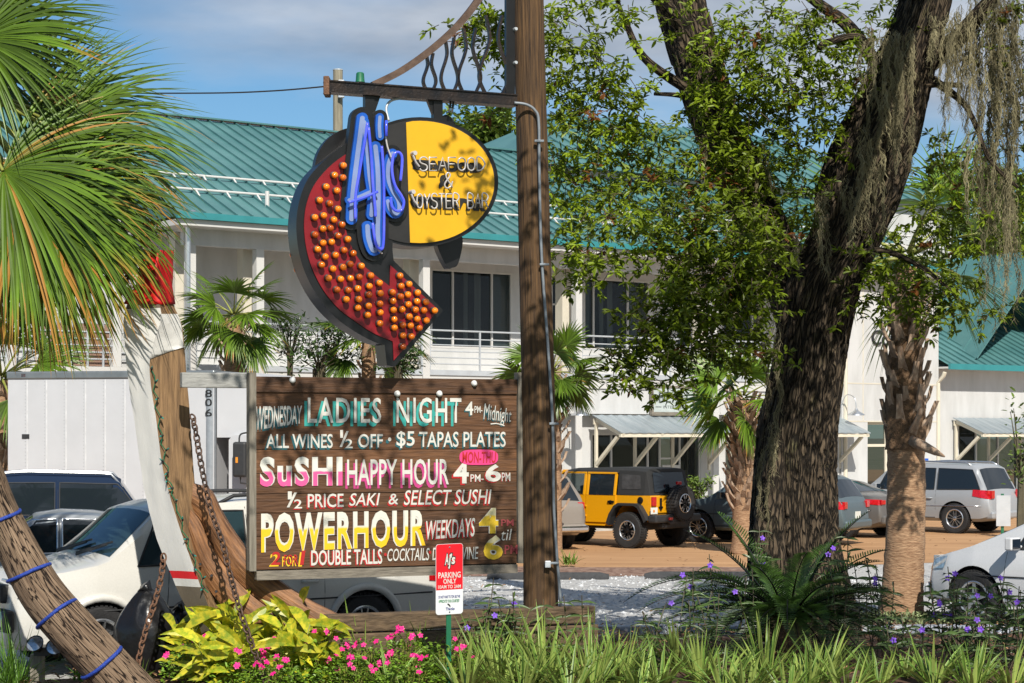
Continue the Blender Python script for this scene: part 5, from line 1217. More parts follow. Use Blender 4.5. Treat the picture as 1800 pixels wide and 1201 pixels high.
for body, x0, x1, y0, y1 in (('SEAFOOD',738,852,277,300),('&',781,796,304,331),('OYSTER BAR',733,858,341,366)):
    n = len(body); cw = (x1-x0)/(n-.2); mb = MB()
    for i, ch in enumerate(body):
        for st in STROKES.get(ch, []):
            pts = st if len(st) < 4 or ch in 'EFAYT' else sp2(st, 3)
            mb.tube([PS.pt(x0+cw*(i+.78*u_), y1-(y1-y0)*v_, FT+.07) for u_, v_ in pts], .0085, 6)
    mb.build('neon_lettering', M['neonwhite'], sgn, True)
for px, py in ((725,271),(722,339)):
    mb = MB(); mb.lathe([(0,.09),(.022,.09),(.028,.05),(.028,0)], PS.pt(px,py,FT), NF, 10); mb.tube([PS.pt(px+1,py+2,FT+.08), PS.pt(px+6,py+14,FT+.08), PS.pt(px+12,py+22,FT+.07)], .011, 6); mb.build('electrode', M['neonwhite'], sgn, 40)
mb = MB(); mb.tube(smoothpath([tuple(PB.pt(720,172)),tuple(PB.pt(690,176)),tuple(PB.pt(679,190)),tuple(PS.pt(678,215)+NF*.1)],5), .013, 6); mb.build('cable', M['rail'], sgn, True)
for px in (792,797): 
    mb = MB(); mb.tube(smoothpath([tuple(PB.pt(px-4,160)),tuple(PB.pt(px,178)),tuple(PB.pt(px-3,198))],3), .012, 5); mb.build('strap', M['blackmatte'], sgn)
# ================================================================ menu board
PM = Plane(440, 20.0)
mbr = thing('menu_board', 'brown plank menu board with hand painted specials, hung beside the sign pole', 'sign board', tuple(PM.pt(680,1010)))
mr = mbr.location.copy()
def mq(mb, x0, x1, y0, y1, off, thick, t=1):
    q = [PM.pt(x0,y1)+NF*off, PM.pt(x1,y1)+NF*off, PM.pt(x1,y0)+NF*off, PM.pt(x0,y0)+NF*off]; mb.prism(q, -NF*thick, t=t)
edges = [(690,690),(792,789),(832,830),(868,865),(902,897),(946,934),(1010,984)]
pan = MB(); uR_ = PM.uz(908,700)[0]
for k, ((ya, yb), (yc, yd)) in enumerate(zip(edges, edges[1:])):
    a, b, c, d = PM.pt(448,yc-1.2), PM.pt(908,yd-1.2), PM.pt(908,yb), PM.pt(448,ya)
    za, zc = (d.z+c.z)/2, (a.z+b.z)/2; 
    a.z = b.z = zc; c.z = d.z = za
    pan.prism([a+NF*.0, b, c, d], -NF*.05, t=(.95,1.25,.85,.8,.75,.85)[k])
pan.build('plank_panel', M['board'], mbr, bevel=.006)
m = MB(); q0, q1 = PM.pt(448,690,-.055), PM.pt(908,690,-.055); m.prism([Vector((q0.x,q0.y,PM.pt(450,1014).z)), Vector((q1.x,q1.y,PM.pt(450,1014).z)), Vector((q1.x,q1.y,q0.z)), q0], -NF*.02); m.build('back_panel', M['timber'], mbr)
m = MB(); a, d = PM.pt(448,690), PM.pt(448,662); b = PM.pt(908,690); zt_, zb_ = d.z, a.z+.005
q = [Vector((v.x,v.y,z)) for v, z in ((a,zb_),(b,zb_),(b,zt_),(a,zt_))]; m.prism([v+NF*.02 for v in q], -NF*.07, t=.7); m.build('top_plank', M['board'], mbr, bevel=.006)
for x0, x1, y0, y1, nm in ((437,449,655,1004,'frame_post'),(909,919,655,990,'frame_post')):
    m = MB(); mq(m, x0, x1, y0, y1, .035, .12); m.build(nm, M['grey_post'], mbr, bevel=.008)
m = MB(); a, b = PM.pt(450,1020), PM.pt(908,1020); za = a.z; zt_ = PM.pt(450,1004).z
q = [Vector((v.x,v.y,z)) for v, z in ((a,za),(b,za),(b,zt_),(a,zt_))]; m.prism([v+NF*.03 for v in q], -NF*.09); m.build('bottom_rail', M['grey_wood'], mbr, bevel=.008)
m = MB(); a, b = PM.pt(322,660)-NF*.10, PM.pt(436,660)-NF*.10; m.beam(Vector((a.x,a.y,PM.pt(436,669).z)), Vector((b.x,b.y,PM.pt(436,669).z)), .10, .15); m.build('side_beam', mat('silver_wood', (.22,.22,.21), .8, vs=5, second=(.36,.36,.34), stretch=(.6,4,9), bump=.4), mbr, bevel=.008)
for px, py in ((513,668),(832,674),(697,692),(771,692)):
    m = MB(); m.lathe([(0,.05),(.018,.045),(.03,.02),(.034,0)], PM.pt(px,py)+NF*.02, NF+Vector((0,0,-.4)), 14); m.build('spot_lamp', mat('lamp_white', (.62,.62,.60), .3), mbr, True)
# --- hand painted lettering: (text, x0, x1, y0, y1 in photo px, paint, drop shadow, bold, shear)
layer = [0]
def mt(body, x0, x1, y0, y1, m, sh=None, bold=.02, shear=0, dx=-4, dy=4, warp=None, outline_=None, name='lettering', sp=1.0):
    bold *= .6
    def put(mm, ddx, ddy, bo, of):
        # heights follow the perspective of the board: take them at both ends
        u0, zt0 = PM.uz(x0+ddx, y0+ddy, of); u1, zt1 = PM.uz(x1+ddx, y0+ddy, of); _, zb0 = PM.uz(x0+ddx, y1+ddy, of); _, zb1 = PM.uz(x1+ddx, y1+ddy, of)
        zt, zb = (zt0+zt1)/2, (zb0+zb1)/2
        wv = (lambda fx, fy, X, Y: warp(fx, fy, X, Y, u1-u0, zt-zb)) if warp else None
        return place_text(body, u0, u1, zb, zt, mm, mbr, PM.frame(mr, of), bold=bo, shear=shear, name=name, warp=wv, spacing=sp)
    o = put(m, 0, 0, bold, .009)
    if outline_:
        s_ = put(outline_, 0, 0, bold+.028, .0075); s_.name = 'letter_outline'
    if sh:
        s_ = put(sh, dx, dy, bold+.006, .0045 if not outline_ else .004); s_.name = 'letter_shadow'
    return o
Wt = M['wht']
bow = lambda fx, fy, X, Y, w_, h_: (X, Y + h_*.16*(1-fx)*(.5-fy)*0 + h_*(.20*fx-.10)*(1) + (fy-.5)*h_*(.18-.30*fx))
bow2 = lambda fx, fy, X, Y, w_, h_: (X, Y - h_*(.20*fx-.10) + (fy-.5)*h_*(.25*(.5-fx)))
mt('WEDNESDAY', 450, 531, 714, 750, Wt, M['tealp'], .03, .08, -3, 4, bow)
mt('LADIES', 541, 670, 699, 744, Wt, M['aqua'], .018, 0, -6, 6, sp=1.16); mt('NIGHT', 697, 811, 699, 744, Wt, M['aqua'], .018, 0, -6, 6, sp=1.16)
mt('4', 818, 832, 706, 730, Wt, M['tealp'], .03, 0, -2, 2); mt('PM-', 834, 848, 714, 726, Wt, None, .015); mt('Midnight', 850, 899, 714, 748, Wt, M['tealp'], .0, .25, -1, 2, bow2)
m = MB(); m.tube([PM.pt(x,y)+NF*.006 for x,y in ((862,746),(872,745),(880,747),(886,749))], .008, 4); m.build('flourish', Wt, mbr)
mt('ALL WINES', 468, 585, 763, 788, Wt, M['tealp'], .02, 0, -3, 3); mt('1', 598, 603, 756, 770, Wt, None, .02); mt('/', 597, 613, 758, 786, Wt, None, .0); mt('2', 607, 620, 772, 788, Wt, M['tealp'], .02, 0, -2, 2)
mt('OFF', 630, 673, 763, 787, Wt, M['tealp'], .02, 0, -2, 3); mt('•', 682, 688, 769, 776, Wt, M['tealp'], .0); mt('$5', 697, 729, 758, 788, Wt, M['tealp'], .02, 0, -2, 3); mt('TAPAS PLATES', 737, 889, 759, 786, Wt, M['tealp'], .015, 0, -2, 3)
mt('SuSHI', 457, 602, 803, 855, M['sushi'], None, .035, 0, outline_=Wt, sp=1.16); mt('HAPPY HOUR', 610, 789, 807, 853, Wt, M['magenta'], .02, 0, -3, 6)
mt('4', 797, 824, 810, 850, Wt, M['redp'], .04, 0, -3, 3); mt('PM-', 827, 850, 834, 847, Wt, M['redp'], .01, 0, -1, 1); mt('6', 853, 881, 816, 847, Wt, M['redp'], .05, 0, -2, 2); mt('PM', 882, 897, 831, 846, Wt, M['redp'], .015, 0, -1, 1)
m = MB(); fr = []
for i in range(40): a = 2*math.pi*i/40; c, s_ = math.cos(a), math.sin(a); fr.append(PM.pt(841+34*abs(c)**.55*(1 if c>0 else -1), 804+13.5*abs(s_)**.7*(1 if s_>0 else -1)+ (841-841)*0)+NF*.0105)
m.prism(fr, -NF*.002); m.build('pink_patch', M['pinkp'], mbr)
o = mt('MON-THU', 812, 872, 794, 814, M['redp'], None, .025, .1); o.location += NF*.004
mt('1', 506, 513, 864, 878, Wt, None, .02); mt('/', 504, 522, 866, 892, Wt, None, .0); mt('2', 517, 531, 878, 894, Wt, M['redp'], .02, 0, -2, 2)
mt('PRICE', 541, 604, 868, 892, Wt, M['redp'], .02, 0, -2, 3); mt('SAKI', 614, 668, 867, 889, Wt, M['redp'], .01, .2, -2, 3); mt('&', 683, 700, 868, 887, Wt, M['redp'], .01, .1, -2, 3); mt('SELECT SUSHI', 710, 864, 861, 887, Wt, M['redp'], .01, .2, -2, 3)
mt('POWERHOUR', 459, 748, 899, 966, M['power'], None, .03, 0, outline_=Wt, sp=1.16, warp=lambda fx, fy, X, Y, w_, h_: (X, Y + h_*(.09*(fx-.5)*(1 if fy < .5 else .35))))
mt('WEEKDAYS', 749, 835, 913, 946, Wt, M['redp'], .02, .15, -2, 2, lambda fx, fy, X, Y, w_, h_: (X, Y + h_*.12*(fx-.5)))
mt('4', 842, 876, 893, 938, M['four'], None, .05, outline_=M['wht']); mt('PM', 881, 903, 913, 925, M['dullred'], None, .02); mt('til', 881, 900, 930, 950, Wt, None, .0, .2); mt('6', 850, 884, 941, 984, M['four'], None, .05, outline_=M['wht']); mt('PM', 887, 910, 958, 974, M['dullred'], None, .02)
mt('2', 476, 493, 970, 993, M['redp'], M['yelp'], .03, .1, -3, 3); mt('FOR', 499, 524, 975, 993, M['redp'], M['yelp'], .01, 0, -3, 3, sp=1.1); mt('1', 527, 537, 968, 993, M['redp'], M['yelp'], .03, .1, -3, 3)
mt('DOUBLE TALLS', 547, 672, 966, 993, Wt, M['redp'], .025, 0, -2, 2); mt('•', 675, 680, 972, 978, M['redp'], Wt, .0, 0, 0, 0); mt('COCKTAILS', 681, 755, 964, 986, Wt, None, .01, .18); mt('•', 754, 758, 968, 974, M['redp'], Wt, .0, 0, 0, 0); mt('DRAFT WINE', 760, 841, 962, 984, Wt, None, .01, .15)
# ================================================================ parking sign on a green post
pk = thing('parking_sign', 'small red and white parking sign on a green post among the flowers', 'sign', tuple(gd(789,19.3)))
UK = Vector((.90,.436,0)).normalized(); NK = Vector((UK.y,-UK.x,0))
cpt = at(790,1018,19.3)
hw = 23.5*19.3/F/UK.x*1.0; hz = 62*19.3/F
def kp(u, z, off=0): return cpt + UK*u + Vector((0,0,z + .02*u)) + NK*off
def rrect(u0, u1, z0, z1, r, n=6):
    out = []
    for (cx, cz, a0) in ((u1-r,z1-r,0),(u0+r,z1-r,90),(u0+r,z0+r,180),(u1-r,z0+r,270)):
        for i in range(n+1): a = R(a0+90*i/n); out.append((cx+r*math.cos(a), cz+r*math.sin(a)))
    return out
m = MB(); m.prism([kp(u,z,0) for u,z in rrect(-hw,hw,-hz,hz,.03)], -NK*.004); pn = m.build('sign_panel', M['signwhite'], pk)
rr = rrect(-hw+.003,hw-.003,-hz+.04,hz-.003,.028); zcut = -hz+.36*2*hz*.98
pts = [(u, z) for u, z in rr if z > 0]; pts = pts + [(-hw+.003, -.30*hz), (hw-.003, -.30*hz)]
m = MB(); m.prism([kp(u,z,.002) for u,z in pts], -NK*.0015); m.build('red_field', M['signface'], pk)
kfr = lambda off: Matrix(((UK.x,0,NK.x,(cpt-pk.location).x+NK.x*off),(UK.y,0,NK.y,(cpt-pk.location).y+NK.y*off),(.02,1,0,cpt.z),(0,0,0,1)))
kt = lambda body, u0, u1, z0, z1, mm, off=.0035, bold=0, shear=0: place_text(body, u0*hw, u1*hw, z0*hz, z1*hz, mm, pk, kfr(off), bold=bold, shear=shear)
for body, u0, u1, z0, z1 in (('A',-.34,-.06,.40,.72),('j',-.10,.10,.28,.70),("'s",.08,.42,.42,.72)):
    kt(body, u0-.06, u1+.06, z0-.03, z1+.03, M['blackp'], .0035, .13, .15); kt(body, u0, u1, z0, z1, Wt, .0055, .03, .15)
kt('PARKING', -.82, .82, .03, .20, Wt, .0035, .02); kt('ONLY', -.46, .50, -.13, .01, Wt, .0035, .02); kt('10AM TO 2AM', -.84, .82, -.265, -.165, Wt, .0035, .012)
kt('DO NOT WANT TO TOW, BUT WE', -.82, .76, -.55, -.46, M['navy'], .0035, .02); kt('APPRECIATE YOUR COURTESY', -.82, .72, -.66, -.58, M['greenp'], .0035, .02); kt('Thanks', -.30, .35, -.88, -.80, M['navy'], .0035, .02, .2)
m = MB(); m.tube([kp(-.02,-.70*hz,.004), kp(.0,-.74*hz,.004), kp(.005,-.78*hz,.004)], .006, 5); m.build('small_mark', M['blackp'], pk)
for z in (.90,-.93): m = MB(); m.lathe([(0,.006),(.008,.005),(.009,0)], kp(0,z*hz,.001), NK, 10); m.build('screw', M['chrome'], pk)
m = MB(); b0 = kp(.0,0); m.beam((b0.x-NK.x*.02,b0.y-NK.y*.02,.05), (b0.x-NK.x*.02,b0.y-NK.y*.02,cpt.z+hz*.8), .012, .050, UK); m.build('post', M['greenpost'], pk)
# far sign on a green post in front of the silver estate
ps = thing('small_sign', 'blank backed sign plate on a green post beside the silver estate car', 'sign', tuple(gd(1762,51.0)))
m = MB(); a = at(1762,945,51); b = at(1762,868,51); m.beam((a.x,a.y,0), (b.x,b.y,b.z), .07, .04, (0,1,0)); m.build('post', M['greenpost'], ps)
m = MB(); a = at(1751,888,50.95); b = at(1776,870,50.95); m.box(a.x,b.x,50.93,50.955,at(0,925,50.95).z,at(0,871,50.95).z); m.build('sign_plate', M['rail'], ps)
hs = thing('accessible_sign', 'small blue accessible parking sign on the wall behind the silver estate car', 'sign', tuple(at(1626,815,62)))
a, b = at(1620,822,62), at(1632,806,62); m = MB(); m.box(a.x,b.x,62,62.02,a.z,b.z); m.build('sign_plate', mat('sign_blue', (.01,.09,.45), .4), hs)
m = MB(); c_ = at(1626,815,61.99); m.lathe([(.045,0),(.045,.004),(.07,.004),(.07,0)], c_+Vector((-.01,0,-.03)), (0,-1,0), 16); m.tube([c_+Vector((-.02,-.003,.09)),c_+Vector((-.02,-.003,.0)),c_+Vector((.05,-.003,0)),c_+Vector((.07,-.003,-.07))], .012, 5); m.build('symbol', Wt, hs)
# low timbers under the board
tm = thing('timber_wall', 'two dark stacked timbers at the foot of the sign pole', 'retaining wall', tuple(gd(800,20.6)))
for y0, y1, x0, x1 in ((1068,1098,556,1019),(1101,1146,540,1024)):
    m = MB(); a, b = PM.pt(x0,y0)+NF*.30, PM.pt(x1,y0)+NF*.34; zt_, zb_ = a.z*.5+b.z*.5, PM.pt(800,y1).z
    m.beam(Vector((a.x,a.y,(zt_+zb_)/2)), Vector((b.x,b.y,(zt_+zb_)/2)), .16, zt_-zb_); m.build('timber', M['timber'], tm, bevel=.015)
# ================================================================ old boat stem, knee and chains
st = thing('boat_stem', 'upright curved timber boat stem, painted white with a red stripe, bare brown on one face', 'boat timber', tuple(gd(370,20.3)))
LMR = [(440,256,280,303),(500,238,278,304),(535,224,280,306),(564,218,283,318),(600,219,272,323),(640,222,264,326),(700,230,268,331),(780,242,280,338),(830,249,288,341),(868,255,298,345),(948,276,322,352),(1008,300,344,362),(1050,318,360,378),(1090,340,378,394),(1120,356,394,404)]
LMR = smoothpath(LMR, 5)
dL_, dM_, dR_, dB_ = 20.24, 20.05, 20.30, 20.62
def stem_mesh(y0, y1, grow=0, cols=(0,1,2,3), noise_=.008):
    mb = MB(); rows = [r for r in LMR if y0 <= r[0] <= y1]; sub = 6
    for r in rows:
        y, l, mm, rr_ = r; c = [at(l-grow,y,dL_), at(mm,y,dM_-grow*.003), at(rr_+grow,y,dR_), at((l+rr_)/2+12,y,dB_)]
        for k in range(4):
            for i in range(sub):
                p = c[k].lerp(c[(k+1)%4], i/sub); nz_ = noise.noise(Vector((p.x*9+k*3,p.y*9,p.z*2.2)))*noise_ + noise.noise(Vector((p.x*30,p.y*30,p.z*5)))*noise_*.4
                mb.v.append(p + Vector((nz_, nz_, 0))); mb.t.append(1)
    n = 4*sub
    for i in range(len(rows)-1):
        for j in range(n): mb.f.append((i*n+j, i*n+(j+1)%n, (i+1)*n+(j+1)%n, (i+1)*n+j)); mb.m.append(0 if j < sub else 1)
    mb.f += [tuple(range(n))[::-1], tuple(range((len(rows)-1)*n, len(rows)*n))]; mb.m += [1,1]
    return mb
wp = bpy.data.materials.new('weathered_paint'); wp.use_nodes = True
t_ = wp.node_tree; N = t_.nodes; Lk = t_.links.new; p_ = N['Principled BSDF']; p_.inputs['Roughness'].default_value = .7
tcn = N.new('ShaderNodeTexCoord'); sp_ = N.new('ShaderNodeSeparateXYZ'); nz = N.new('ShaderNodeTexNoise'); nz.inputs['Scale'].default_value = 7; nz.inputs['Detail'].default_value = 9; nz.inputs['Roughness'].default_value = .65
Lk(tcn.outputs['Object'], sp_.inputs[0]); Lk(tcn.outputs['Object'], nz.inputs['Vector'])
zadd = N.new('ShaderNodeMath'); zadd.operation = 'MULTIPLY_ADD'; zadd.inputs[1].default_value = .012; Lk(nz.outputs['Fac'], zadd.inputs[0]); Lk(sp_.outputs['Z'], zadd.inputs[2])
stripe = N.new('ShaderNodeValToRGB'); cr_ = stripe.color_ramp; cr_.interpolation = 'CONSTANT'
z_of = lambda y: at(300,y,20.15).z
zmin, zmax = 0.0, 5.0
mrn = N.new('ShaderNodeMapRange'); mrn.inputs[1].default_value = zmin; mrn.inputs[2].default_value = zmax; Lk(zadd.outputs[0], mrn.inputs[0])
W_ = (.64,.63,.60,1); cr_.elements[0].position = 0; cr_.elements[0].color = (.13,.105,.075,1); cr_.elements[1].position = (z_of(1034)+.006)/zmax; cr_.elements[1].color = W_
for zz, cc in ((z_of(1020),(.62,.015,.02,1)),(z_of(1007),W_),(z_of(545),(.16,.12,.09,1))): e = cr_.elements.new((zz+.006)/zmax); e.color = cc
nz2 = N.new('ShaderNodeTexNoise'); nz2.inputs['Scale'].default_value = 5; nz2.inputs['Detail'].default_value = 10; nz2.inputs['Roughness'].default_value = .75; mp2 = N.new('ShaderNodeMapping'); mp2.inputs['Scale'].default_value = (3,3,.5); Lk(tcn.outputs['Object'], mp2.inputs[0]); Lk(mp2.outputs[0], nz2.inputs['Vector'])
wr_ = N.new('ShaderNodeValToRGB'); wr_.color_ramp.elements[0].position = .66; wr_.color_ramp.elements[1].position = .74
mxp = N.new('ShaderNodeMixRGB'); mxp.inputs['Color2'].default_value = (.30,.25,.19,1)
Lk(mrn.outputs[0], stripe.inputs['Fac']); Lk(nz2.outputs['Fac'], wr_.inputs['Fac']); Lk(wr_.outputs['Color'], mxp.inputs['Fac']); Lk(stripe.outputs['Color'], mxp.inputs['Color1'])
bmp = N.new('ShaderNodeBump'); bmp.inputs['Strength'].default_value = .5; bmp.inputs['Distance'].default_value = .01; Lk(nz2.outputs['Fac'], bmp.inputs['Height']); Lk(bmp.outputs[0], p_.inputs['Normal']); Lk(mxp.outputs[0], p_.inputs['Base Color'])
stem_mesh(530, 1121).build('timber', [wp, M['stem_wood']], st, 30)
# white paint that wraps round the top of the bare face
m = MB(); rows = [r for r in LMR if 548 <= r[0] <= 640]
edge_y = lambda f: 0
for r in rows:
    y, l, mm, rr_ = r
    for f in (0,.25,.5,.75,1):
        yy = min(y, 632 - 22*f + 6*noise.noise(Vector((f*5,0,1)))); p = at(mm,yy,dM_).lerp(at(rr_,yy,dR_), f); m.v.append(p + Vector((-.004,-.016,0))); m.t.append(1)
for i in range(len(rows)-1):
    for j in range(4): m.f.append((i*5+j,i*5+j+1,i*5+j+6,i*5+j+5)); m.m.append(0)
m.build('paint_wrap', mat('old_white', (.60,.59,.56), .7, vs=8, var=.1, bump=.4), st, True)
m = stem_mesh(440, 535, 3, noise_=.05); m.m = [0]*len(m.f); m.build('red_cloth', M['redcloth'], st, True)
# string of little lights along the joint
m = MB(); P = []
for r in LMR:
    if 640 < r[0] < 1045: P.append(at(r[2]+6+4*math.sin(r[0]*.2), r[0], dM_-.012))
m.tube(P, .006, 5)
ws = m.build('light_string', M['greenpost'], st)
gb = mat('bulb_green', (.02,.25,.20), .3)
for i, p in enumerate(P[::2]):
    m = MB(); d_ = Vector((rnd(-.7,.9),-.5,rnd(-.4,.6))).normalized(); m.tube([p,p+d_*.035], .011, 6, 0); m.tube([p+d_*.035,p+d_*.06], [.009,.004], 6, 1); m.build('small_bulb', [M['blackmatte'], gb], ws)
# brown knee timber that sweeps to the ground
kn = thing('knee_timber', 'sweeping varnished brown knee timber bolted to the boat stem', 'boat timber', tuple(gd(470,20.35)))
up_ = smoothpath([(340,850),(368,862),(388,900),(416,944),(450,985),(492,1022),(545,1056),(598,1084),(660,1130),(720,1200)], 8); lo_ = smoothpath([(330,940),(338,975),(352,1010),(376,1048),(408,1082),(440,1108),(475,1140),(520,1180),(560,1230)], 8)
def even(P, n): return [[lerp(P[int(q)][k], P[min(len(P)-1,int(q)+1)][k], q-int(q)) for k in (0,1)] for q in [i*(len(P)-1)/n for i in range(n)] + [len(P)-1]]
up_, lo_ = even(up_, 70), even(lo_, 70)
def knee(f0, f1, d0, dd, mb, bulge=.05):
    k = 8
    for (xu,yu),(xl,yl) in zip(up_, lo_):
        for i in range(k+1):
            f = lerp(f0, f1, i/k); p = at(lerp(xu,xl,f), lerp(yu,yl,f), d0 + .18*f*0 - bulge*math.sin(math.pi*i/k)); nn = noise.noise(Vector((p.x*4,p.z*4,f0)))*.012; mb.v.append(p+Vector((0,nn,0))); mb.t.append(1); mb.g = (mb.g or []) + [f*.6, f0, p.x*.75-p.z*.66]
        for i in (k, 0): f = lerp(f0,f1,i/k); q = at(lerp(xu,xl,f)+4, lerp(yu,yl,f), d0+dd); mb.v.append(q); mb.t.append(1); mb.g += [f*.6, f0+.5, q.x*.75-q.z*.66]
    n = k+3
    for r in range(len(up_)-1):
        for j in range(n): mb.f.append((r*n+j, (r+1)*n+j, (r+1)*n+(j+1)%n, r*n+(j+1)%n)); mb.m.append(0)
    mb.f += [tuple(range(n)), tuple(range((len(up_)-1)*n, len(up_)*n))[::-1]]; mb.m += [0,0]
m = MB(); knee(0, .49, 20.26, .34, m); m.build('upper_timber', M['knee_wood'], kn, 40)
m = MB(); knee(.505, 1.0, 20.20, .40, m); m.build('lower_timber', M['knee_wood'], kn, 40)
for px, py in ((352,992),(372,1012),(392,1070),(425,1074),(380,1040)):
    m = MB(); m.lathe([(0,.012),(.013,.012),(.016,0)], at(px,py,20.13), (0,-1,0), 8); m.build('bolt', M['blackmatte'], kn)
# weathered log lashed with blue rope
lg_ = thing('weathered_log', 'leaning weathered grey brown log with deep cracks, at the lower corner', 'log', tuple(gd(140,18.9)))
LP = smoothpath([(-70,700,19.6,26),(-40,790,19.5,30),(-8,885,19.4,33),(24,950,19.3,36),(72,1040,19.1,39),(130,1110,18.9,40),(192,1175,18.8,41),(265,1250,18.7,41)], 10)
def logfn(i, j, p, a): return 1 + .09*noise.noise(Vector((math.cos(a)*1.2,math.sin(a)*1.2,i*.05))) + .05*noise.noise(Vector((math.cos(a)*5,math.sin(a)*5,i*.06))) - .16*max(0,.22-abs(noise.noise(Vector((math.cos(a)*6,math.sin(a)*6,i*.03+2)))))
m = MB(); m.g = []; m.tube([at(x,y,d) for x,y,d,r in LP], [r*d/F for x,y,d,r in LP], 72, fn=logfn); m.build('trunk', M['log_wood'], lg_, True)
rp_ = thing('blue_rope', 'blue rope wound loosely in turns around the weathered leaning log', 'rope', tuple(at(60,1000,19.0)))
for fy in (908, 1000, 1075, 1162):
    i = min(range(len(LP)), key=lambda k: abs(LP[k][1]-fy)); x,y,d,r = LP[i]; c = at(x,y,d); t0 = (at(*LP[i+1][:3])-at(*LP[i-1][:3])).normalized()
    e1 = t0.cross(Vector((0,1,0))).normalized(); e2 = t0.cross(e1); rr_ = r*d/F*1.06; P = []
    for k in range(33): a = 2*math.pi*k/32; P.append(c + (e1*math.cos(a)+e2*math.sin(a))*rr_*(1+.02*math.sin(3*a)) + t0*(.10*math.sin(a+.3)) - Vector((0,0,.03*max(0,math.sin(a*1.0+2)))))
    m = MB(); m.tube(P, .019, 8, caps=False); m.build('turn', M['rope'], rp_, True)
def chain(path, ln, wd, r, m_, label):
    P = [Vector(p) for p in path]; mb = MB(); k = 0; seg = 0; pos = P[0].copy(); i = 0; acc = []
    Q = [P[0]]
    # resample at equal steps
    step = ln*.74; rem = step; cur = P[0]
    for nx in P[1:]:
        while (nx-cur).length >= rem: cur = cur + (nx-cur).normalized()*rem; Q.append(cur.copy()); rem = step
        rem -= (nx-cur).length; cur = nx
    for k in range(len(Q)-1):
        c = (Q[k]+Q[k+1])/2; t0 = (Q[k+1]-Q[k]).normalized(); side = t0.cross(Vector((0,1,0))).normalized(); other = t0.cross(side)
        a = R(40 if k % 2 else -45) + rnd(-.15,.15)
        mb.torus(c, t0, side*math.cos(a)+other*math.sin(a), ln/2, wd/2, r, 18, 7)
    o = mb.build('chain', m_, None, True); grounded(o, P[-1]); tag(o, label, 'chain', 'heavy iron chains by the boat timbers'); return o
chain([tuple(p) for p in smoothpath([tuple(at(*q)) for q in ((338,730,20.1),(345,765,19.95),(356,830,19.9),(372,900,19.85),(390,950,19.75),(402,1000,19.65),(418,1060,19.45),(438,1120,19.25),(468,1200,18.9),(480,1240,18.8))], 8)], .088, .058, .0095, mat('chain_mixed', (.05,.035,.03), .6, metal=.5, vs=3, second=(.14,.085,.06), bump=.4), 'long chain slanting down in front of the brown knee timber to the flowers')
chain([tuple(p) for p in smoothpath([tuple(at(*q)) for q in ((288,975,19.9),(284,1010,19.85),(276,1045,19.8),(262,1090,19.7),(250,1130,19.6),(240,1180,19.5))], 8)], .088, .058, .0095, M['rust'], 'short rusty chain hanging over the black rubbish bag')
# rubbish bags
def bag(px, py, d, rx, rz, label, seed):
    c = at(px, py, d); b_ = MB(); n, k = 48, 26; vs = []
    for i in range(k+1):
        ph = math.pi*i/k
        for j in range(n):
            a = 2*math.pi*j/n; rr_ = max(0,math.sin(ph))**.62; z = math.cos(ph); sq = (1 if z > 0 else 1)
            pinch = 1 - .55*max(0, z-.25)
            fold = 1 + .05*math.sin(a*9+3*noise.noise(Vector((z*2,seed,a*.3))))*(.5+.5*z) + .12*noise.noise(Vector((math.cos(a)*2.3+seed,math.sin(a)*2.3,z*1.1))) + .055*abs(noise.noise(Vector((math.cos(a)*6,math.sin(a)*6+seed,z*1.6)))) + .02*math.sin(a*13+z*4)*max(0,z)
            b_.v.append(c + Vector((math.cos(a)*rx*rr_*pinch*fold, math.sin(a)*rx*.85*rr_*pinch*fold, z*rz*(1.0+.06*noise.noise(Vector((math.cos(a)*2,math.sin(a)*2,seed))))))); b_.t.append(1)
    b_.f = [(i*n+j, i*n+(j+1)%n, (i+1)*n+(j+1)%n, (i+1)*n+j) for i in range(k) for j in range(n)]; b_.m = [0]*len(b_.f)
    top = c + Vector((0,0,rz*.96)); b_.tube([top-Vector((0,0,.05)), top+Vector((.01,0,.02)), top+Vector((-.03,-.02,.07))], [.05,.035,.07], 10, fn=lambda i,j,p,a: 1+.3*math.sin(a*4))
    o = b_.build('rubbish_bag', M['bag'], None, True); grounded(o, (c.x,c.y,.05)); tag(o, label, 'rubbish bag', 'black rubbish bags by the timbers')
bag(258, 1122, 20.75, .33, .50, 'tall black plastic rubbish bag between the log and the boat stem', 1)
bag(318, 1142, 20.95, .24, .42, 'smaller crumpled black rubbish bag tucked against the foot of the boat stem', 5)
# flood lights on a short post
fl_ = thing('garden_light', 'pair of round floodlights on a short grey post beside the leaning log', 'floodlight', tuple(gd(66,19.6)))
m = MB(); a = at(66,1150,19.6); m.box(a.x-.06,a.x+.06,19.54,19.66,.0,a.z); m.build('post', M['grey_post'], fl_)
m = MB(); a = at(72,1147,19.5); m.box(a.x-.06,a.x+.09,19.45,19.53,a.z-.03,a.z+.05); m.build('bracket', M['blackmatte'], fl_)
for px, py, dx in ((63,1134,-.35),(97,1140,.25)):
    c = at(px,py,19.4); dr_ = Vector((dx*.4,-.75,.55)).normalized(); m = MB(); m.lathe([(.03,-.14),(.035,-.08),(.06,-.03),(.085,.02),(.09,.035),(.08,.03)], c, dr_, 20); h_ = m.build('lamp_head', M['blackmatte'], fl_, True)
    m = MB(); m.lathe([(.082,.028),(.06,.04),(0,.046)], c, dr_, 20); m.build('lens', M['headlight'], h_, True)
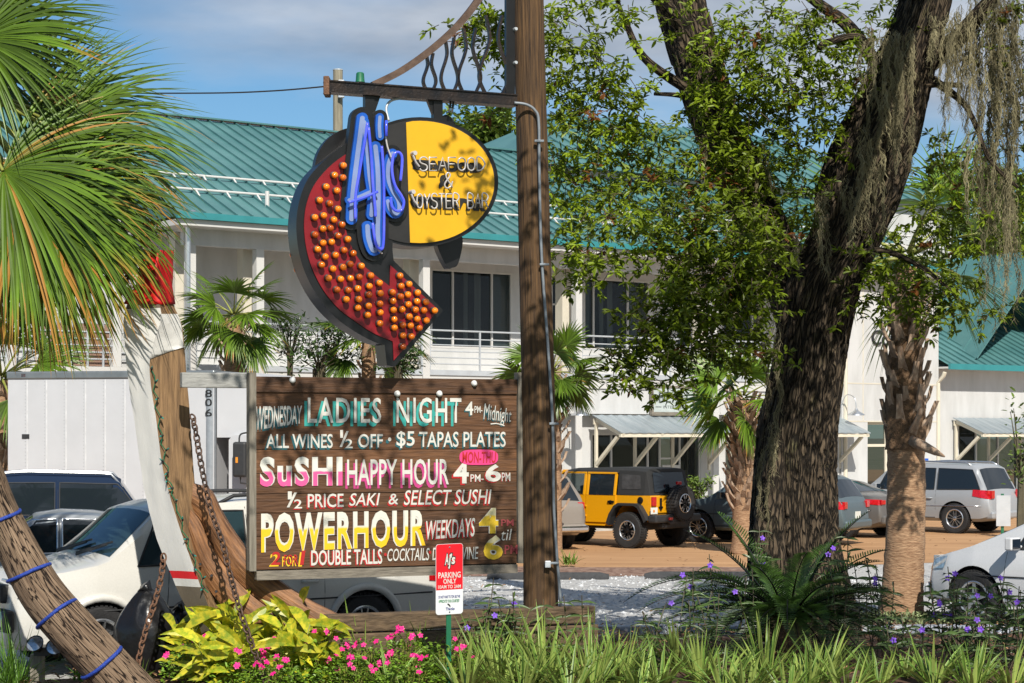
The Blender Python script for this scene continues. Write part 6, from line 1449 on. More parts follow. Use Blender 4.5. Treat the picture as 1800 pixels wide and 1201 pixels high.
# utility pole and wires far behind
up2 = thing('utility_pole', 'grey wooden utility pole standing beyond the teal roof', 'utility pole', tuple(gd(594,78)))
m = MB(); m.tube([at(594,800,78),at(594,122,78)], .19, 12); m.build('post', mat('pole_grey', (.16,.14,.10), .9, vs=3, second=(.30,.27,.20), stretch=(5,5,.4)), up2)
m = MB(); a = at(600,150,77.7); m.box(a.x-.12,a.x+.12,77.6,77.75,a.z-.5,a.z+.2); m.build('fitting', M['rail'], up2, bevel=.03)
m = MB(); a = at(594,124,78); m.lathe([(0,.06),(.2,.04),(.2,0)], a, (0,0,1), 12); m.build('pole_cap', M['rail'], up2)
wr2 = MB(); wr2.tube(smoothpath([tuple(at(*q)) for q in ((-200,150,90),(120,162,86),(350,164,82),(480,160,80),(594,150,78))], 8), .032, 5, caps=False); o = wr2.build('power_line', M['blackmatte']); grounded(o, at(594,150,78)); tag(o, 'thin dark power line crossing the sky to the utility pole', 'cable')
# ================================================================ plants
def fan(mb, c, ax, up, rad, n, spread, droop, wd, t0=1.0, tips=0.0, segs=6):
    """costapalmate fan: blades spread in the plane of ax and side, all tips bending down"""
    ax = Vector(ax).normalized(); sd = ax.cross(Vector(up)).normalized(); nrm = sd.cross(ax)
    for i in range(n):
        f = (i+.5)/n*2-1; a = R(spread)*f + R(rnd(-2,2))
        d = ax*math.cos(a) + sd*math.sin(a) + nrm*(.18*abs(f)) + Vector((0,0,rnd(-.04,.04)))
        l = rad*(1 - .32*abs(f)**2)*rnd(.9,1.06)
        tip = None; t = t0*rnd(.55,1.25)
        if random.random() < tips: tip = rnd(2.6,4.2)
        if tips > .3 and random.random() < .12: t = 3.0; tip = 3.2
        mb.blade(Vector(c)+d.normalized()*.02, d, l, wd*(1-.3*abs(f)), droop*rnd(.7,1.4), segs, .35, 0, t, side=d.cross(nrm), tip=tip, wmax=.30)
def palm_crown(root, c, r_, nf, blades=36, seed=1, elev=(-.75,1.2), wd=.034, az=None, tint=1.0, tips=.2, droop=.55, dry=0, petl=.55):
    random.seed(seed)
    for i in range(nf):
        a = (i*2.399 + rnd(-.25,.25)) if az is None else az[i % len(az)] + rnd(-.1,.1)
        e = lerp(elev[1], elev[0], (i+.5)/nf) + rnd(-.08,.08)
        d = Vector((math.cos(a)*math.cos(e), math.sin(a)*math.cos(e), math.sin(e)))
        pl_ = r_*petl*rnd(.85,1.1); P = [Vector(c)+d*.08]; dd = d.copy()
        for k in range(5): dd = (dd + Vector((0,0,-.07))).normalized(); P.append(P[-1] + dd*pl_/5)
        m = MB(); m.tube(P, [.03*r_/1.6,.026*r_/1.6,.022*r_/1.6,.018*r_/1.6,.016*r_/1.6,.012*r_/1.6], 6)
        fr = m.build('frond', M['petiole'], root, True)
        m = MB(); up = Vector((0,0,1)) if abs(dd.z) < .93 else Vector((math.cos(a),math.sin(a),0))*-1
        up = Matrix.Rotation(rnd(-1.1,1.1), 3, dd) @ up
        fan(m, P[-1], dd, up, r_*rnd(.62,.78), blades, 100, droop*(1.0 if e > -.2 else 1.3), wd, tint*lerp(1.15,.85,i/nf), tips if e < .3 else tips*.3)
        m.build('leaf_fan', M['palmleaf'], fr)
def trunk_tube(pts, m_, root, n=20, rough=.05, rings=0, name='trunk'):
    m = MB(); P = smoothpath(pts, 10)
    fn = lambda i, j, p, a: 1 + rough*noise.noise(Vector((math.cos(a)*4,math.sin(a)*4,p.z*3))) + (.025*math.sin(p.z*rings) if rings else 0)
    m.tube([Vector(p[:3]) for p in P], [p[3] for p in P], n, fn=fn); return m.build(name, m_, root, True)
def boots(root, c0, c1, r0, r1, n, ln, seed, m_='boot', wd=.10, up=.75):
    """cut leaf bases that stand off the trunk in a criss-cross"""
    random.seed(seed)
    m = MB()
    for i in range(n):
        f = i/n; p = Vector(c0).lerp(Vector(c1), f); a = i*2.399; rr_ = lerp(r0, r1, f); o = Vector((math.cos(a),math.sin(a),0))
        tang = Vector((-o.y,o.x,0)); s_ = rnd(-.35,.35)
        b = p + o*rr_*.85; d = (o*rnd(.35,.6) + Vector((0,0,up)) + tang*s_).normalized(); l = ln*rnd(.7,1.25); w0 = wd; w1 = wd*.42
        q = [b - tang*w0, b + tang*w0, b + d*l*.5 + tang*w1*1.2 + o*.03, b + d*l + tang*w1, b + d*l - tang*w1, b + d*l*.5 - tang*w1*1.2 + o*.03]
        th = o*.035 - d*.0
        vs = [v + th for v in q] + [v - th*.4 for v in q]
        m.add(vs, [(0,1,2,5),(5,2,3,4),(7,6,11,8),(8,11,10,9),(3,9,10,4),(1,7,8,2),(2,8,9,3),(0,5,11,6),(5,4,10,11)])
    return m.build('leaf_bases', M[m_], root)
def fruit(root, c, d, ln, seed, n=60):
    random.seed(seed); m = MB(); c = Vector(c); d = Vector(d).normalized(); P = [c]; dd = d
    for k in range(8): dd = (dd + Vector((0,0,-.16))).normalized(); P.append(P[-1]+dd*ln/8)
    m.tube(P, .008, 5)
    for i in range(n):
        k = random.randrange(2, 9); p = P[k] if k < 9 else P[8]; q = Vector((rnd(-1,1),rnd(-1,1),rnd(-1,.2))).normalized(); e = p + q*rnd(.08,.32); m.tube([p, (p+e)/2+Vector((0,0,.02)), e], .0035, 4)
        for z in range(6):
            b = p.lerp(e, rnd(.3,1)) + Vector((rnd(-.02,.02),rnd(-.02,.02),rnd(-.02,.02))); m.lathe([(0,-.012),(.011,-.004),(.011,.004),(0,.012)], b, (0,0,1), 5)
    return m.build('fruit_stalk', M['fruit'], root)
# big palm at the left edge, close by
lp = thing('cabbage_palm', 'large near palm whose drooping brown tipped fans fill the upper corner over the white timber', 'palm tree', tuple(gd(-110,20.6)))
trunk_tube([(*at(-150,1230,20.6),.26),(*at(-140,700,20.6),.24),(*at(-110,330,20.5),.22),(*at(-90,180,20.5),.16)], M['palmbark'], lp)
random.seed(5)
def big_fan(hx, hy, d, dirpx, rad_px, n, spread, droop, toward, t0=1.0, tips=.2, base=(-80,180,20.5), up=(.1,-1,.35), wd=.044):
    c = at(hx, hy, d); s_ = F/d
    dv = Vector((dirpx[0], toward, -dirpx[1])).normalized()
    b = at(*base); m = MB(); m.tube([b, b.lerp(c,.5)+Vector((0,0,.12)), c], [.035,.028,.018], 6); fr = m.build('frond', M['petiole'], lp, True)
    m = MB(); fan(m, c, dv, up, rad_px/s_*1.03, int(n*1.4), spread, droop*1.3, wd, t0, tips, 8); m.build('leaf_fan', M['palmleaf'], fr)
big_fan(-40, 70, 19.9, (1,-.05), 250, 54, 115, .55, -.25, 1.0, .05)
big_fan(-30, 40, 20.6, (.8,-.5), 230, 46, 105, .35, .15, .85, .03)
big_fan(70, 205, 20.3, (1,.42), 300, 56, 100, .60, -.15, 1.05, .16)
big_fan(55, 190, 20.8, (1,.05), 255, 46, 95, .55, .25, .7, .08)
big_fan(5, 300, 19.7, (.85,.50), 320, 60, 110, .75, -.28, 1.1, .35)
big_fan(-20, 300, 19.8, (.45,.85), 320, 56, 95, .6, -.10, 1.0, .55)
big_fan(40, 290, 20.4, (.8,.62), 315, 54, 80, .75, .10, .75, .6)
big_fan(-60, 330, 20.0, (.25,1), 320, 50, 85, .3, .10, .85, .7)
big_fan(10, 330, 20.7, (.62,.75), 330, 46, 75, .7, .3, .7, .75)
big_fan(-80, 20, 20.2, (.35,-.9), 260, 40, 110, .4, .0, .9, .03)
big_fan(30, 360, 19.6, (.75,.68), 300, 58, 100, .65, -.2, 1.0, .6)
big_fan(60, 330, 20.9, (.9,.30), 285, 50, 90, .7, .2, .75, .35)
big_fan(-30, 380, 19.9, (.15,1), 260, 44, 80, .3, .0, .8, .9)
big_fan(90, 300, 20.1, (.95,.55), 280, 50, 85, .7, -.1, .95, .4)
big_fan(85, 350, 19.75, (.95,.35), 300, 56, 95, .8, -.2, 1.0, .3)
big_fan(70, 395, 20.0, (.62,.80), 270, 52, 95, .55, -.05, .9, .7)
big_fan(100, 230, 20.0, (1,.25), 300, 54, 90, .75, -.1, 1.05, .15)
big_fan(-20, 120, 20.9, (.9,-.2), 240, 46, 110, .4, .3, .65, .05)
for (px,py,d,dx,ln,s_) in ((60,170,20.2,(1,0,.3),.9,1),(20,260,20.1,(.8,-.2,.1),.9,2),(140,300,20.3,(.9,.1,-.3),.9,3),(200,400,20.35,(.5,.1,-.8),.7,4),(10,280,19.8,(.1,-.2,-.9),.6,6)): fruit(lp, at(px,py,d), dx, ln, s_, 34)
palm_crown(lp, at(-100,170,20.55), 1.9, 15, 46, 66, elev=(-.8,1.1), wd=.044, az=[2.2,3.0,3.8,4.4,2.7,3.4,1.7], tips=.3)
# palms further off
def far_palm(px, d, yb, yc, rad, label, tw=.2, nf=15, seed=1, bootn=40, rough=True, tint=1.0, dxt=0, frn=34, tips=.1, wd=.075):
    p = gd(px, d); r_ = thing('cabbage_palm', label, 'palm tree', (p.x,p.y,0), 0, 'cabbage palms between the cars and the building')
    c = at(px+dxt, yc, d); zt_ = c.z - .05
    trunk_tube([(p.x,p.y,0,tw*1.25),(p.x+.02,p.y,.5,tw*1.05),(lerp(p.x,c.x,.6),p.y,zt_*.6,tw),(c.x,p.y,zt_,tw*.85)], M['palmbark'], r_, 18, .08)
    if rough: boots(r_, (p.x,p.y,.9), (c.x,p.y,zt_), tw*1.0, tw*.95, bootn, .34, seed, 'boot', .085)
    palm_crown(r_, c, rad, nf, frn, seed, wd=wd, tint=tint, tips=tips)
    return r_
far_palm(411, 49.5, 0, 556, 1.4, 'bright green palm with a stout rough trunk rising behind the box truck', .26, 19, 3, 60, tint=1.3)
far_palm(648, 50.5, 0, 595, 1.5, 'palm half hidden beneath the tip of the neon arrow', .2, 14, 8, 40, tint=1.0)
far_palm(970, 44.0, 0, 655, 1.05, 'palm standing directly behind the wooden sign pole with drooping fans', .2, 16, 12, 60, tint=1.05)
far_palm(1306, 43.6, 0, 700, 1.2, 'palm with criss-cross leaf bases right beside the oak trunk', .24, 18, 21, 110, tint=1.4)
far_palm(2, 46, 0, 665, 1.9, 'palm with yellow green fans at the edge, beside the rear of the box truck', .2, 14, 31, 50, tint=1.1)
# thin post-like palm trunk behind the arrow tip
# big palm trunk on the right with bare lower stem and jutting boots
d_ = 28.4; p = gd(1586, d_)
rp2 = thing('cabbage_palm', 'tall palm with smooth tan lower trunk and jutting broken leaf bases above', 'palm tree', (p.x,p.y,0))
trunk_tube([(*at(1584,1088,d_),.345),(*at(1586,1040,d_),.30),(*at(1592,930,d_),.275),(*at(1593,805,d_),.265),(*at(1590,700,d_),.24),(*at(1594,560,d_),.18),(*at(1594,470,d_),.16)], M['palmbark'], rp2, 40, .035, 38)
m = MB(); P = smoothpath([(*at(1592,790,d_),.29),(*at(1590,690,d_),.27),(*at(1594,560,d_),.19),(*at(1590,490,d_),.18)], 12)
m.tube([Vector(q[:3]) for q in P], [q[3] for q in P], 36, fn=lambda i,j,p_,a: 1+.14*noise.noise(Vector((math.cos(a)*4,math.sin(a)*4,p_.z*5)))); m.build('fibre_sheath', M['fibre'], rp2, True)
boots(rp2, at(1592,775,d_), at(1594,520,d_), .26, .16, 60, .40, 4, 'boot', .08, 1.1)
m = MB(); m.tube([at(1600,775,28.15), at(1625,785,28.05), at(1645,795,27.95), at(1661,803,27.9)], [.085,.07,.05,.012], 8, fn=lambda i,j,p_,a: 1+.1*math.sin(a*2)); m.build('broken_stub', M['boot'], rp2, True)
palm_crown(rp2, at(1594,452,d_), 1.75, 12, 34, 14, elev=(-.5,1.2), wd=.04, tint=1.45, tips=.05)
# live oak
ok_ = thing('live_oak', 'huge live oak with dark furrowed trunk, forked limbs and drooping leafy twigs', 'tree', tuple(gd(1408,24.6)))
dO = 24.6; sO = F/dO
def bark_fn(scale):
    def fn(i, j, p, a):
        w1 = noise.noise(Vector((math.cos(a)*2.2, math.sin(a)*2.2, p.z*.7)))
        w2 = noise.noise(Vector((math.cos(a)*5, math.sin(a)*5, p.z*3.1)))
        rg = abs(noise.noise(Vector((math.cos(a)*scale+w2*.9, math.sin(a)*scale+w2*.5, p.z*2.4+w1))))
        r2 = abs(noise.noise(Vector((math.cos(a)*scale*2.3+w2, math.sin(a)*scale*2.3, p.z*2.6+5))))
        return 1 + .10*w1 + .34*(min(.30,rg)-.15) + .08*(min(.3,r2)-.15)
    return fn
def limb(pts, name, scale=6.5, n=96, sub=16):
    P = smoothpath([(*at(x,y,d), w_/2*d/F) for x,y,w_,d in pts], sub); m = MB(); m.g = []; m.tube([Vector(q[:3]) for q in P], [q[3] for q in P], n, fn=bark_fn(scale)); return m.build(name, M['bark'], ok_, True)
limb([(1412,1185,240,24.6),(1411,1120,200,24.6),(1406,1050,170,24.6),(1396,950,150,24.6),(1398,820,138,24.6),(1405,740,133,24.6),(1421,645,122,24.6),(1430,575,124,24.6),(1446,505,128,24.55),(1472,450,118,24.5),(1494,400,122,24.45),(1506,350,138,24.4),(1528,280,138,24.35),(1558,210,124,24.3),(1594,110,102,24.2),(1622,20,88,24.1),(1650,-80,80,24),(1700,-300,74,23.6)], 'trunk', 7.5, 200, 34)
limb([(1424,610,90,24.6),(1396,510,90,24.75),(1348,410,84,24.85),(1300,310,86,24.95),(1266,230,82,25),(1236,140,84,25),(1205,40,86,25),(1178,-80,80,25),(1150,-260,66,24.6)], 'limb', 5.5, 110, 24)
limb([(1352,1010,60,24.0),(1352,900,50,24.05),(1362,800,36,24.15),(1376,690,20,24.3)], 'root_flare', 4, 40)
for pts in ([(1590,160,34,24.3),(1540,110,24,24.4),(1490,45,22,24.5),(1430,0,18,24.7),(1360,-60,14,24.8)], [(1560,190,22,24.2),(1520,72,12,24.0),(1455,75,13,23.8),(1440,85,9,23.7)], [(1290,260,20,24.9),(1230,180,15,24.6),(1195,168,9,24.4),(1150,165,6,24.3)], [(1250,180,22,24.9),(1140,110,14,24.2),(1100,40,10,23.9),(1085,0,8,23.8)], [(1620,120,40,24.1),(1690,60,30,23.9),(1760,-20,24,23.6)], [(1640,140,16,24.0),(1700,190,10,23.8),(1740,280,8,23.7),(1790,330,6,23.6)], [(1400,480,20,24.4),(1395,440,12,24.2),(1375,380,9,24.0)], [(1590,170,20,24.2),(1630,150,12,24.0),(1690,150,9,23.8)],
            [(1345,420,26,24.7),(1290,440,18,24.3),(1240,500,10,24.0),(1180,580,5,23.8)], [(1470,470,16,24.3),(1540,440,12,24.0),(1620,470,8,23.8),(1680,520,5,23.7)], [(1210,60,30,24.9),(1120,-40,22,24.2),(1020,-80,16,23.6),(900,-60,10,23)]): limb(pts, 'branch', 3, 20, 8)
def leafmass(blobs, name, seed, lsz=(.07,.13), per=13, parent=ok_):
    """twigs with whorled leaves, scattered through each blob (px, py, d, rx, ry, depth m, twigs)"""
    random.seed(seed); lf = MB(); tw = MB()
    for (px,py,d,rx,ry,dep,n,tint) in blobs:
        for k in range(n):
            while True:
                a, b_ = rnd(-1,1), rnd(-1,1)
                if a*a+b_*b_ < 1: break
            q = at(px+a*rx, py+b_*ry, d) + Vector((0, rnd(-dep,dep), 0))
            dr = Vector((rnd(-1,1), rnd(-1,1), rnd(-1.1,.35))).normalized(); l = rnd(.16,.42); P = [q]
            for s_ in range(3): dr = (dr + Vector((rnd(-.2,.2),rnd(-.2,.2),-.10))).normalized(); P.append(P[-1]+dr*l/3)
            if k % 2 == 0: tw.tube(P, [.005,.004,.003,.002], 4)
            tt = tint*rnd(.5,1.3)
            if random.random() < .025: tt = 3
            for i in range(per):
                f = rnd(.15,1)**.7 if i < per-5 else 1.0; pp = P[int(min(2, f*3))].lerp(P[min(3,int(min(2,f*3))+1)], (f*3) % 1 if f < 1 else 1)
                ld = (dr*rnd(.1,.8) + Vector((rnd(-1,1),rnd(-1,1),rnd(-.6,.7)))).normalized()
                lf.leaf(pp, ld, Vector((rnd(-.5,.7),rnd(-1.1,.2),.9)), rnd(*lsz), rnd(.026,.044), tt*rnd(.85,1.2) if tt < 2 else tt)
    o = lf.build(name, M['oakleaf'], parent); tw.build('twigs', M['bark'], o)
    return o
LB = [ # right of the pole: sunlight put into the brighter leaf tints
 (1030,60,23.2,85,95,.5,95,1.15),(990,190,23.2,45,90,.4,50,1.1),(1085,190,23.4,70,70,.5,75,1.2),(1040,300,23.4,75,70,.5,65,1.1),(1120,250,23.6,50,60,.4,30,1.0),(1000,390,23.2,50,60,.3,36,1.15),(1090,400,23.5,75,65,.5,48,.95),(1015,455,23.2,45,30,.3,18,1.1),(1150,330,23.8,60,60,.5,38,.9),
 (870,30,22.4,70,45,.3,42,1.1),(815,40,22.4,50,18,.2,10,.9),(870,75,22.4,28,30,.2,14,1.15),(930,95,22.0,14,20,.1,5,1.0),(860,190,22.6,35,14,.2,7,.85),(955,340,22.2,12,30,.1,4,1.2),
 # in front of the left limb and the middle, shade put into lower tints
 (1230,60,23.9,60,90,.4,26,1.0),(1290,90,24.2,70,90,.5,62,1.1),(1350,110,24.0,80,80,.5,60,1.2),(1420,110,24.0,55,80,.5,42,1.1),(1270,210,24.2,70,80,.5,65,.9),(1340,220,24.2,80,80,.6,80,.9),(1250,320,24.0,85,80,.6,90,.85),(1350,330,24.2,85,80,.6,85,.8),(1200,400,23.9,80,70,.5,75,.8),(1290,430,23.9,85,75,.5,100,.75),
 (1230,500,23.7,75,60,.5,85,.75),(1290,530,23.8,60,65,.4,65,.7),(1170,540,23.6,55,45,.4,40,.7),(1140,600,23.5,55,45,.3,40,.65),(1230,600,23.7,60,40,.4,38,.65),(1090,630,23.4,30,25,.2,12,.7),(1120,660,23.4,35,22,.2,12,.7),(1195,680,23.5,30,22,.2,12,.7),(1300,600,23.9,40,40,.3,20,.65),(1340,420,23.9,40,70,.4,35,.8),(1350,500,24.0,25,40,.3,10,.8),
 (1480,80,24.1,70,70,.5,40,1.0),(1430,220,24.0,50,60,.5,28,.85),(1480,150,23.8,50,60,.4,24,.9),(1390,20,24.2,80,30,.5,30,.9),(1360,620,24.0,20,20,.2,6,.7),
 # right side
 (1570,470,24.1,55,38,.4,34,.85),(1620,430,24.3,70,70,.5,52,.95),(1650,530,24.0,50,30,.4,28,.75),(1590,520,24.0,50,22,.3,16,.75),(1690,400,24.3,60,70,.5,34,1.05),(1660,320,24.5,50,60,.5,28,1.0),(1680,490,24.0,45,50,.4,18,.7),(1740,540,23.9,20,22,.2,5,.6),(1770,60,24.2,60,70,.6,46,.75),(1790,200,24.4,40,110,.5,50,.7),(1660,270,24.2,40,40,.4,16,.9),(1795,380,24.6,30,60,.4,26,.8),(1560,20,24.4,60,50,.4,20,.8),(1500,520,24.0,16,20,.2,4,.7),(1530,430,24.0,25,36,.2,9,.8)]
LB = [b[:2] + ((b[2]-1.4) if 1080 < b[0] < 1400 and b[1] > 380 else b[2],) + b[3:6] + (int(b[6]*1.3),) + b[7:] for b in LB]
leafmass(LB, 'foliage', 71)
# the crown overhead, above the picture: it shades the pole, board, trunk and planting
random.seed(90); up3 = MB()
OV = []
for k in range(130):
    x = rnd(-1.6, 7.5); y = rnd(11.5, 22); z = rnd(6.9, 9.0) + max(0,(y-17))*.14
    if x < 2.7 and y > 17.0 or y > 20.5 or y < 13 or (y > 18 and not 3.9 < x < 5.6) or (x < .7 and y > 15.6): continue
    if x < -.4 and random.random() < .45: continue
    if -.3 < x < 2.3 and 12 < y < 15.5 and random.random() < .5: continue
    OV.append((x,y,z,rnd(.35,.75)))
for (x,y,z,r_) in OV:
    for k in range(int(150*r_*r_/.3)):
        q = Vector((x+random.gauss(0,r_*.55), y+random.gauss(0,r_*.55), z+random.gauss(0,.25)))
        if q.z < 2.6 + 790*q.y/F + .25: q.z = 2.6+790*q.y/F+.3
        up3.leaf(q, (rnd(-1,1),rnd(-1,1),rnd(-.4,.4)), (rnd(-.3,.3),rnd(-.3,.3),1), rnd(.10,.16), rnd(.05,.075), rnd(.8,1.2))
up3.build('crown', M['oakleaf'], ok_)
for (a, b_) in ((Vector((5.1,23.2,9.0)),Vector((4.2,17,8.2))),(Vector((4.2,17,8.2)),Vector((2.0,13.2,8.1)))):
    m = MB(); m.tube([a, a.lerp(b_,.5)+Vector((.1,0,.2)), b_], [.16,.13,.10], 12); m.build('branch', M['bark'], ok_, True)
# spanish moss
def moss(spec, label, seed):
    random.seed(seed); m = MB(); m.use_t = True
    def strand(P, wv, tt):
        o = len(m.v); side = Vector((rnd(-1,1),rnd(-.4,.4),0)).normalized(); n = len(P)
        for i, q in enumerate(P): w2 = wv*(1-.6*i/n); m.v += [q-side*w2, q+side*w2]; m.t += [tt,tt]
        for i in range(n-1): m.f.append((o+2*i,o+2*i+1,o+2*i+3,o+2*i+2)); m.m.append(0)
    for (px,py,d,w_,ln,n) in spec:
        for c_ in range(max(2, n//11)):
            x = px + random.gauss(0, w_); p = at(x, py + rnd(-14,14), d + rnd(-.25,.25)); L_ = ln*rnd(.3,1.0)*(1-.3*min(1,abs(x-px)/(2*w_+1)))*d/F
            tt0 = rnd(.55,1.35); sg = max(8, int(L_/.09)); C_ = []; dx = dy = 0; wd_ = []
            for i in range(sg+1): dx += random.gauss(0,.016); dy += random.gauss(0,.016); C_.append(p+Vector((dx, dy, -L_*i/sg))); wd_.append(rnd(.012,.05)*(1-.75*i/sg))
            for k in range(11):
                a0 = random.randrange(0, max(1, sg//2)); b0 = random.randrange(min(sg, a0+3), sg+1); ph = rnd(0,6.3); fq = rnd(.9,1.9); P = []
                for i in range(a0, b0+1):
                    for h in (0,.5):
                        if i+h > b0: break
                        q = C_[i].lerp(C_[min(sg,i+1)], h); r_ = wd_[i]; P.append(q + Vector((math.sin((i+h)*fq+ph)*r_+rnd(-.012,.012), math.cos((i+h)*fq*1.1+ph)*r_, rnd(-.012,.012))))
                if len(P) > 2: strand(P, rnd(.0035,.006), tt0*rnd(.8,1.2))
            for k in range(sg*7):
                i = random.randrange(0, sg); q = C_[i] + Vector((rnd(-1,1)*wd_[i], rnd(-1,1)*wd_[i], rnd(-.04,.04))); dr = Vector((rnd(-1,1),rnd(-1,1),rnd(-1,.5))).normalized(); P = [q]
                for s_ in range(3): dr = (dr+Vector((rnd(-.8,.8),rnd(-.8,.8),rnd(-.8,.2)))).normalized(); P.append(P[-1]+dr*.030)
                strand(P, .003, tt0*rnd(.8,1.3))
    o = m.build('spanish_moss', M['moss']); grounded(o, Vector(m.v[0])); tag(o, label, 'hanging moss', 'spanish moss hanging in the oak'); return o
moss([(1735,-10,23.8,20,560,200),(1765,0,23.7,12,620,150),(1700,20,23.7,16,330,120),(1725,250,23.8,9,420,70),(1770,300,23.6,9,370,70),(1660,30,23.6,20,210,100),(1790,10,23.9,14,500,110)], 'long grey curtain of spanish moss hanging down the far side of the oak', 3)
moss([(1560,60,23.5,26,260,130),(1600,60,23.4,24,210,120),(1525,240,23.5,18,230,80),(1560,150,23.5,18,190,70),(1590,200,23.5,16,160,60)], 'tangled spanish moss draped over the leaning upper trunk of the oak', 4)
moss([(1452,340,23.7,12,170,55),(1395,410,23.7,9,150,40),(1362,560,23.6,8,330,50),(1356,760,23.6,7,250,50),(1345,250,24.0,16,160,30),(1490,330,23.6,12,150,40),(1240,250,24.2,20,130,24),(1310,480,24,20,160,20)], 'thin wisps of spanish moss clinging to the fork and lower trunk', 5)
# trees beyond the roofs
def far_tree(px, d, yc, rx, ry, label, seed, tint=1.0, n=2600, lf=.34, trunk=True):
    random.seed(seed); c = at(px, yc, d); p = gd(px, d); r_ = thing('broadleaf_tree', label, 'tree', (p.x,p.y,0), 0, 'trees beyond the building'); sx_, sz_ = rx*d/F, ry*d/F
    trunk_tube([(p.x,p.y,0,.35),(p.x,p.y,c.z*.6,.25),(c.x,p.y,c.z,.10)], M['bark'], r_, 10)
    m = MB(); lobes = [(rnd(-.75,.75),rnd(-.6,.6),rnd(-.7,.75),rnd(.25,.5)) for k in range(22)]
    for k in range(n):
        a, b_, e, q = random.choice(lobes); v = Vector((random.gauss(0,1),random.gauss(0,1),random.gauss(0,1))).normalized()*rnd(.6,1)**.5*q
        pos = c + Vector(((a+v.x)*sx_, (b_+v.y)*sx_, (e+v.z)*sz_)); m.leaf(pos, (rnd(-1,1),rnd(-1,1),rnd(-.8,.5)), (rnd(-.6,.6),rnd(-.6,.6),1), lf*rnd(.6,1.2), lf*.4, tint*rnd(.65,1.3))
    m.build('crown', M['farleaf'], r_)
far_tree(848, 92, 235, 62, 62, 'yellow green tree rising over the teal roof behind the sign pole', 41, 1.25, 3200, .4)
far_tree(1700, 92, 390, 130, 110, 'sunlit green tree seen through the moss beyond the teal roof', 42, 1.3, 4600, .5)
far_tree(1850, 95, 430, 110, 120, 'dark green tree at the edge beyond the low teal roof', 43, .9, 3600, .5)
far_tree(1590, 98, 440, 80, 80, 'pale green tree glimpsed behind the white tower wall', 44, 1.3, 2600, .45)
# shrubs along the balcony
def shrub(px, py, d, rx, ry, label, seed, n=600, lf=.13, m_='hedgeleaf', tint=1.0, to_ground=True, cat='shrub'):
    random.seed(seed); c = at(px, py, d); s_ = thing('leafy_shrub', label, cat, tuple(gd(px,d)), 0, 'shrubs by the building'); m = MB(); tw = MB(); sx_, sz_ = rx*d/F, ry*d/F
    for k in range(26):
        e = c + Vector((rnd(-1,1)*sx_, rnd(-.6,.6)*sx_, rnd(-.6,1)*sz_)); tw.tube([Vector((c.x+rnd(-.1,.1),c.y,0)), c.lerp(e,.2)-Vector((0,0,sz_*.6)), e], [.03,.02,.006], 5)
        for j in range(n//26): q = e + Vector((random.gauss(0,.22*sx_),random.gauss(0,.2*sx_),random.gauss(0,.22*sz_))); m.leaf(q, (rnd(-1,1),rnd(-1,1),rnd(-.3,.8)), (rnd(-.5,.5),rnd(-.8,.2),1), lf*rnd(.7,1.3), lf*.38, tint*rnd(.6,1.4))
    m.build('foliage', M[m_], s_); tw.build('stems', M['stemgreen'], s_)
shrub(560, 618, 50.0, 60, 45, 'dark glossy shrub top showing over the box truck roof beneath the neon arrow', 51, 700, .16)
shrub(700, 640, 49.0, 32, 26, 'rounded shrub just above the menu board and right of the arrow point', 52, 420, .15)
shrub(1228, 862, 50.5, 22, 22, 'light green shrub between the yellow four door and the shopfront', 53, 420, .12, 'farleaf', 1.3)
shrub(1795, 790, 33, 20, 75, 'young red tinged shrub poking in at the edge beside the low wing', 54, 160, .12, 'farleaf', 1.1)
shrub(510, 600, 50.6, 22, 40, 'slender dark shrub behind the box truck beside the bright palm', 55, 300, .14)
# ---- planting bed
def bed_d(x): return pw(bedline, x)
def flax(px, yb, d, n, ln, label, seed, tint=1.0):
    random.seed(seed); p = gd(px, d); t = thing('flax_lily', label, 'plant', (p.x,p.y,.1), 0, 'striped flax lilies in the bed'); m = MB(); e = MB()
    for k in range(n):
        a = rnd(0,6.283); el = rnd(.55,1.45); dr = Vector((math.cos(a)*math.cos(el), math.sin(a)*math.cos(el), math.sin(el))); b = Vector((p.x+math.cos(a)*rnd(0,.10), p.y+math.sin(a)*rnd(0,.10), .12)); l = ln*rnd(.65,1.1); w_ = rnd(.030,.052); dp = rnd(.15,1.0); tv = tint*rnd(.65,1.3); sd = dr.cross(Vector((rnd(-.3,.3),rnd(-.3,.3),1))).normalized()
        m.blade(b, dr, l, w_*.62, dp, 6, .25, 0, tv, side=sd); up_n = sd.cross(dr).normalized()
        e.blade(b - up_n*.0035, dr, l*1.005, w_*.92, dp, 6, .22, 0, tv, side=sd)
    o = m.build('leaves', M['flax'], t); e.build('leaf_margins', M['flaxedge'], o)
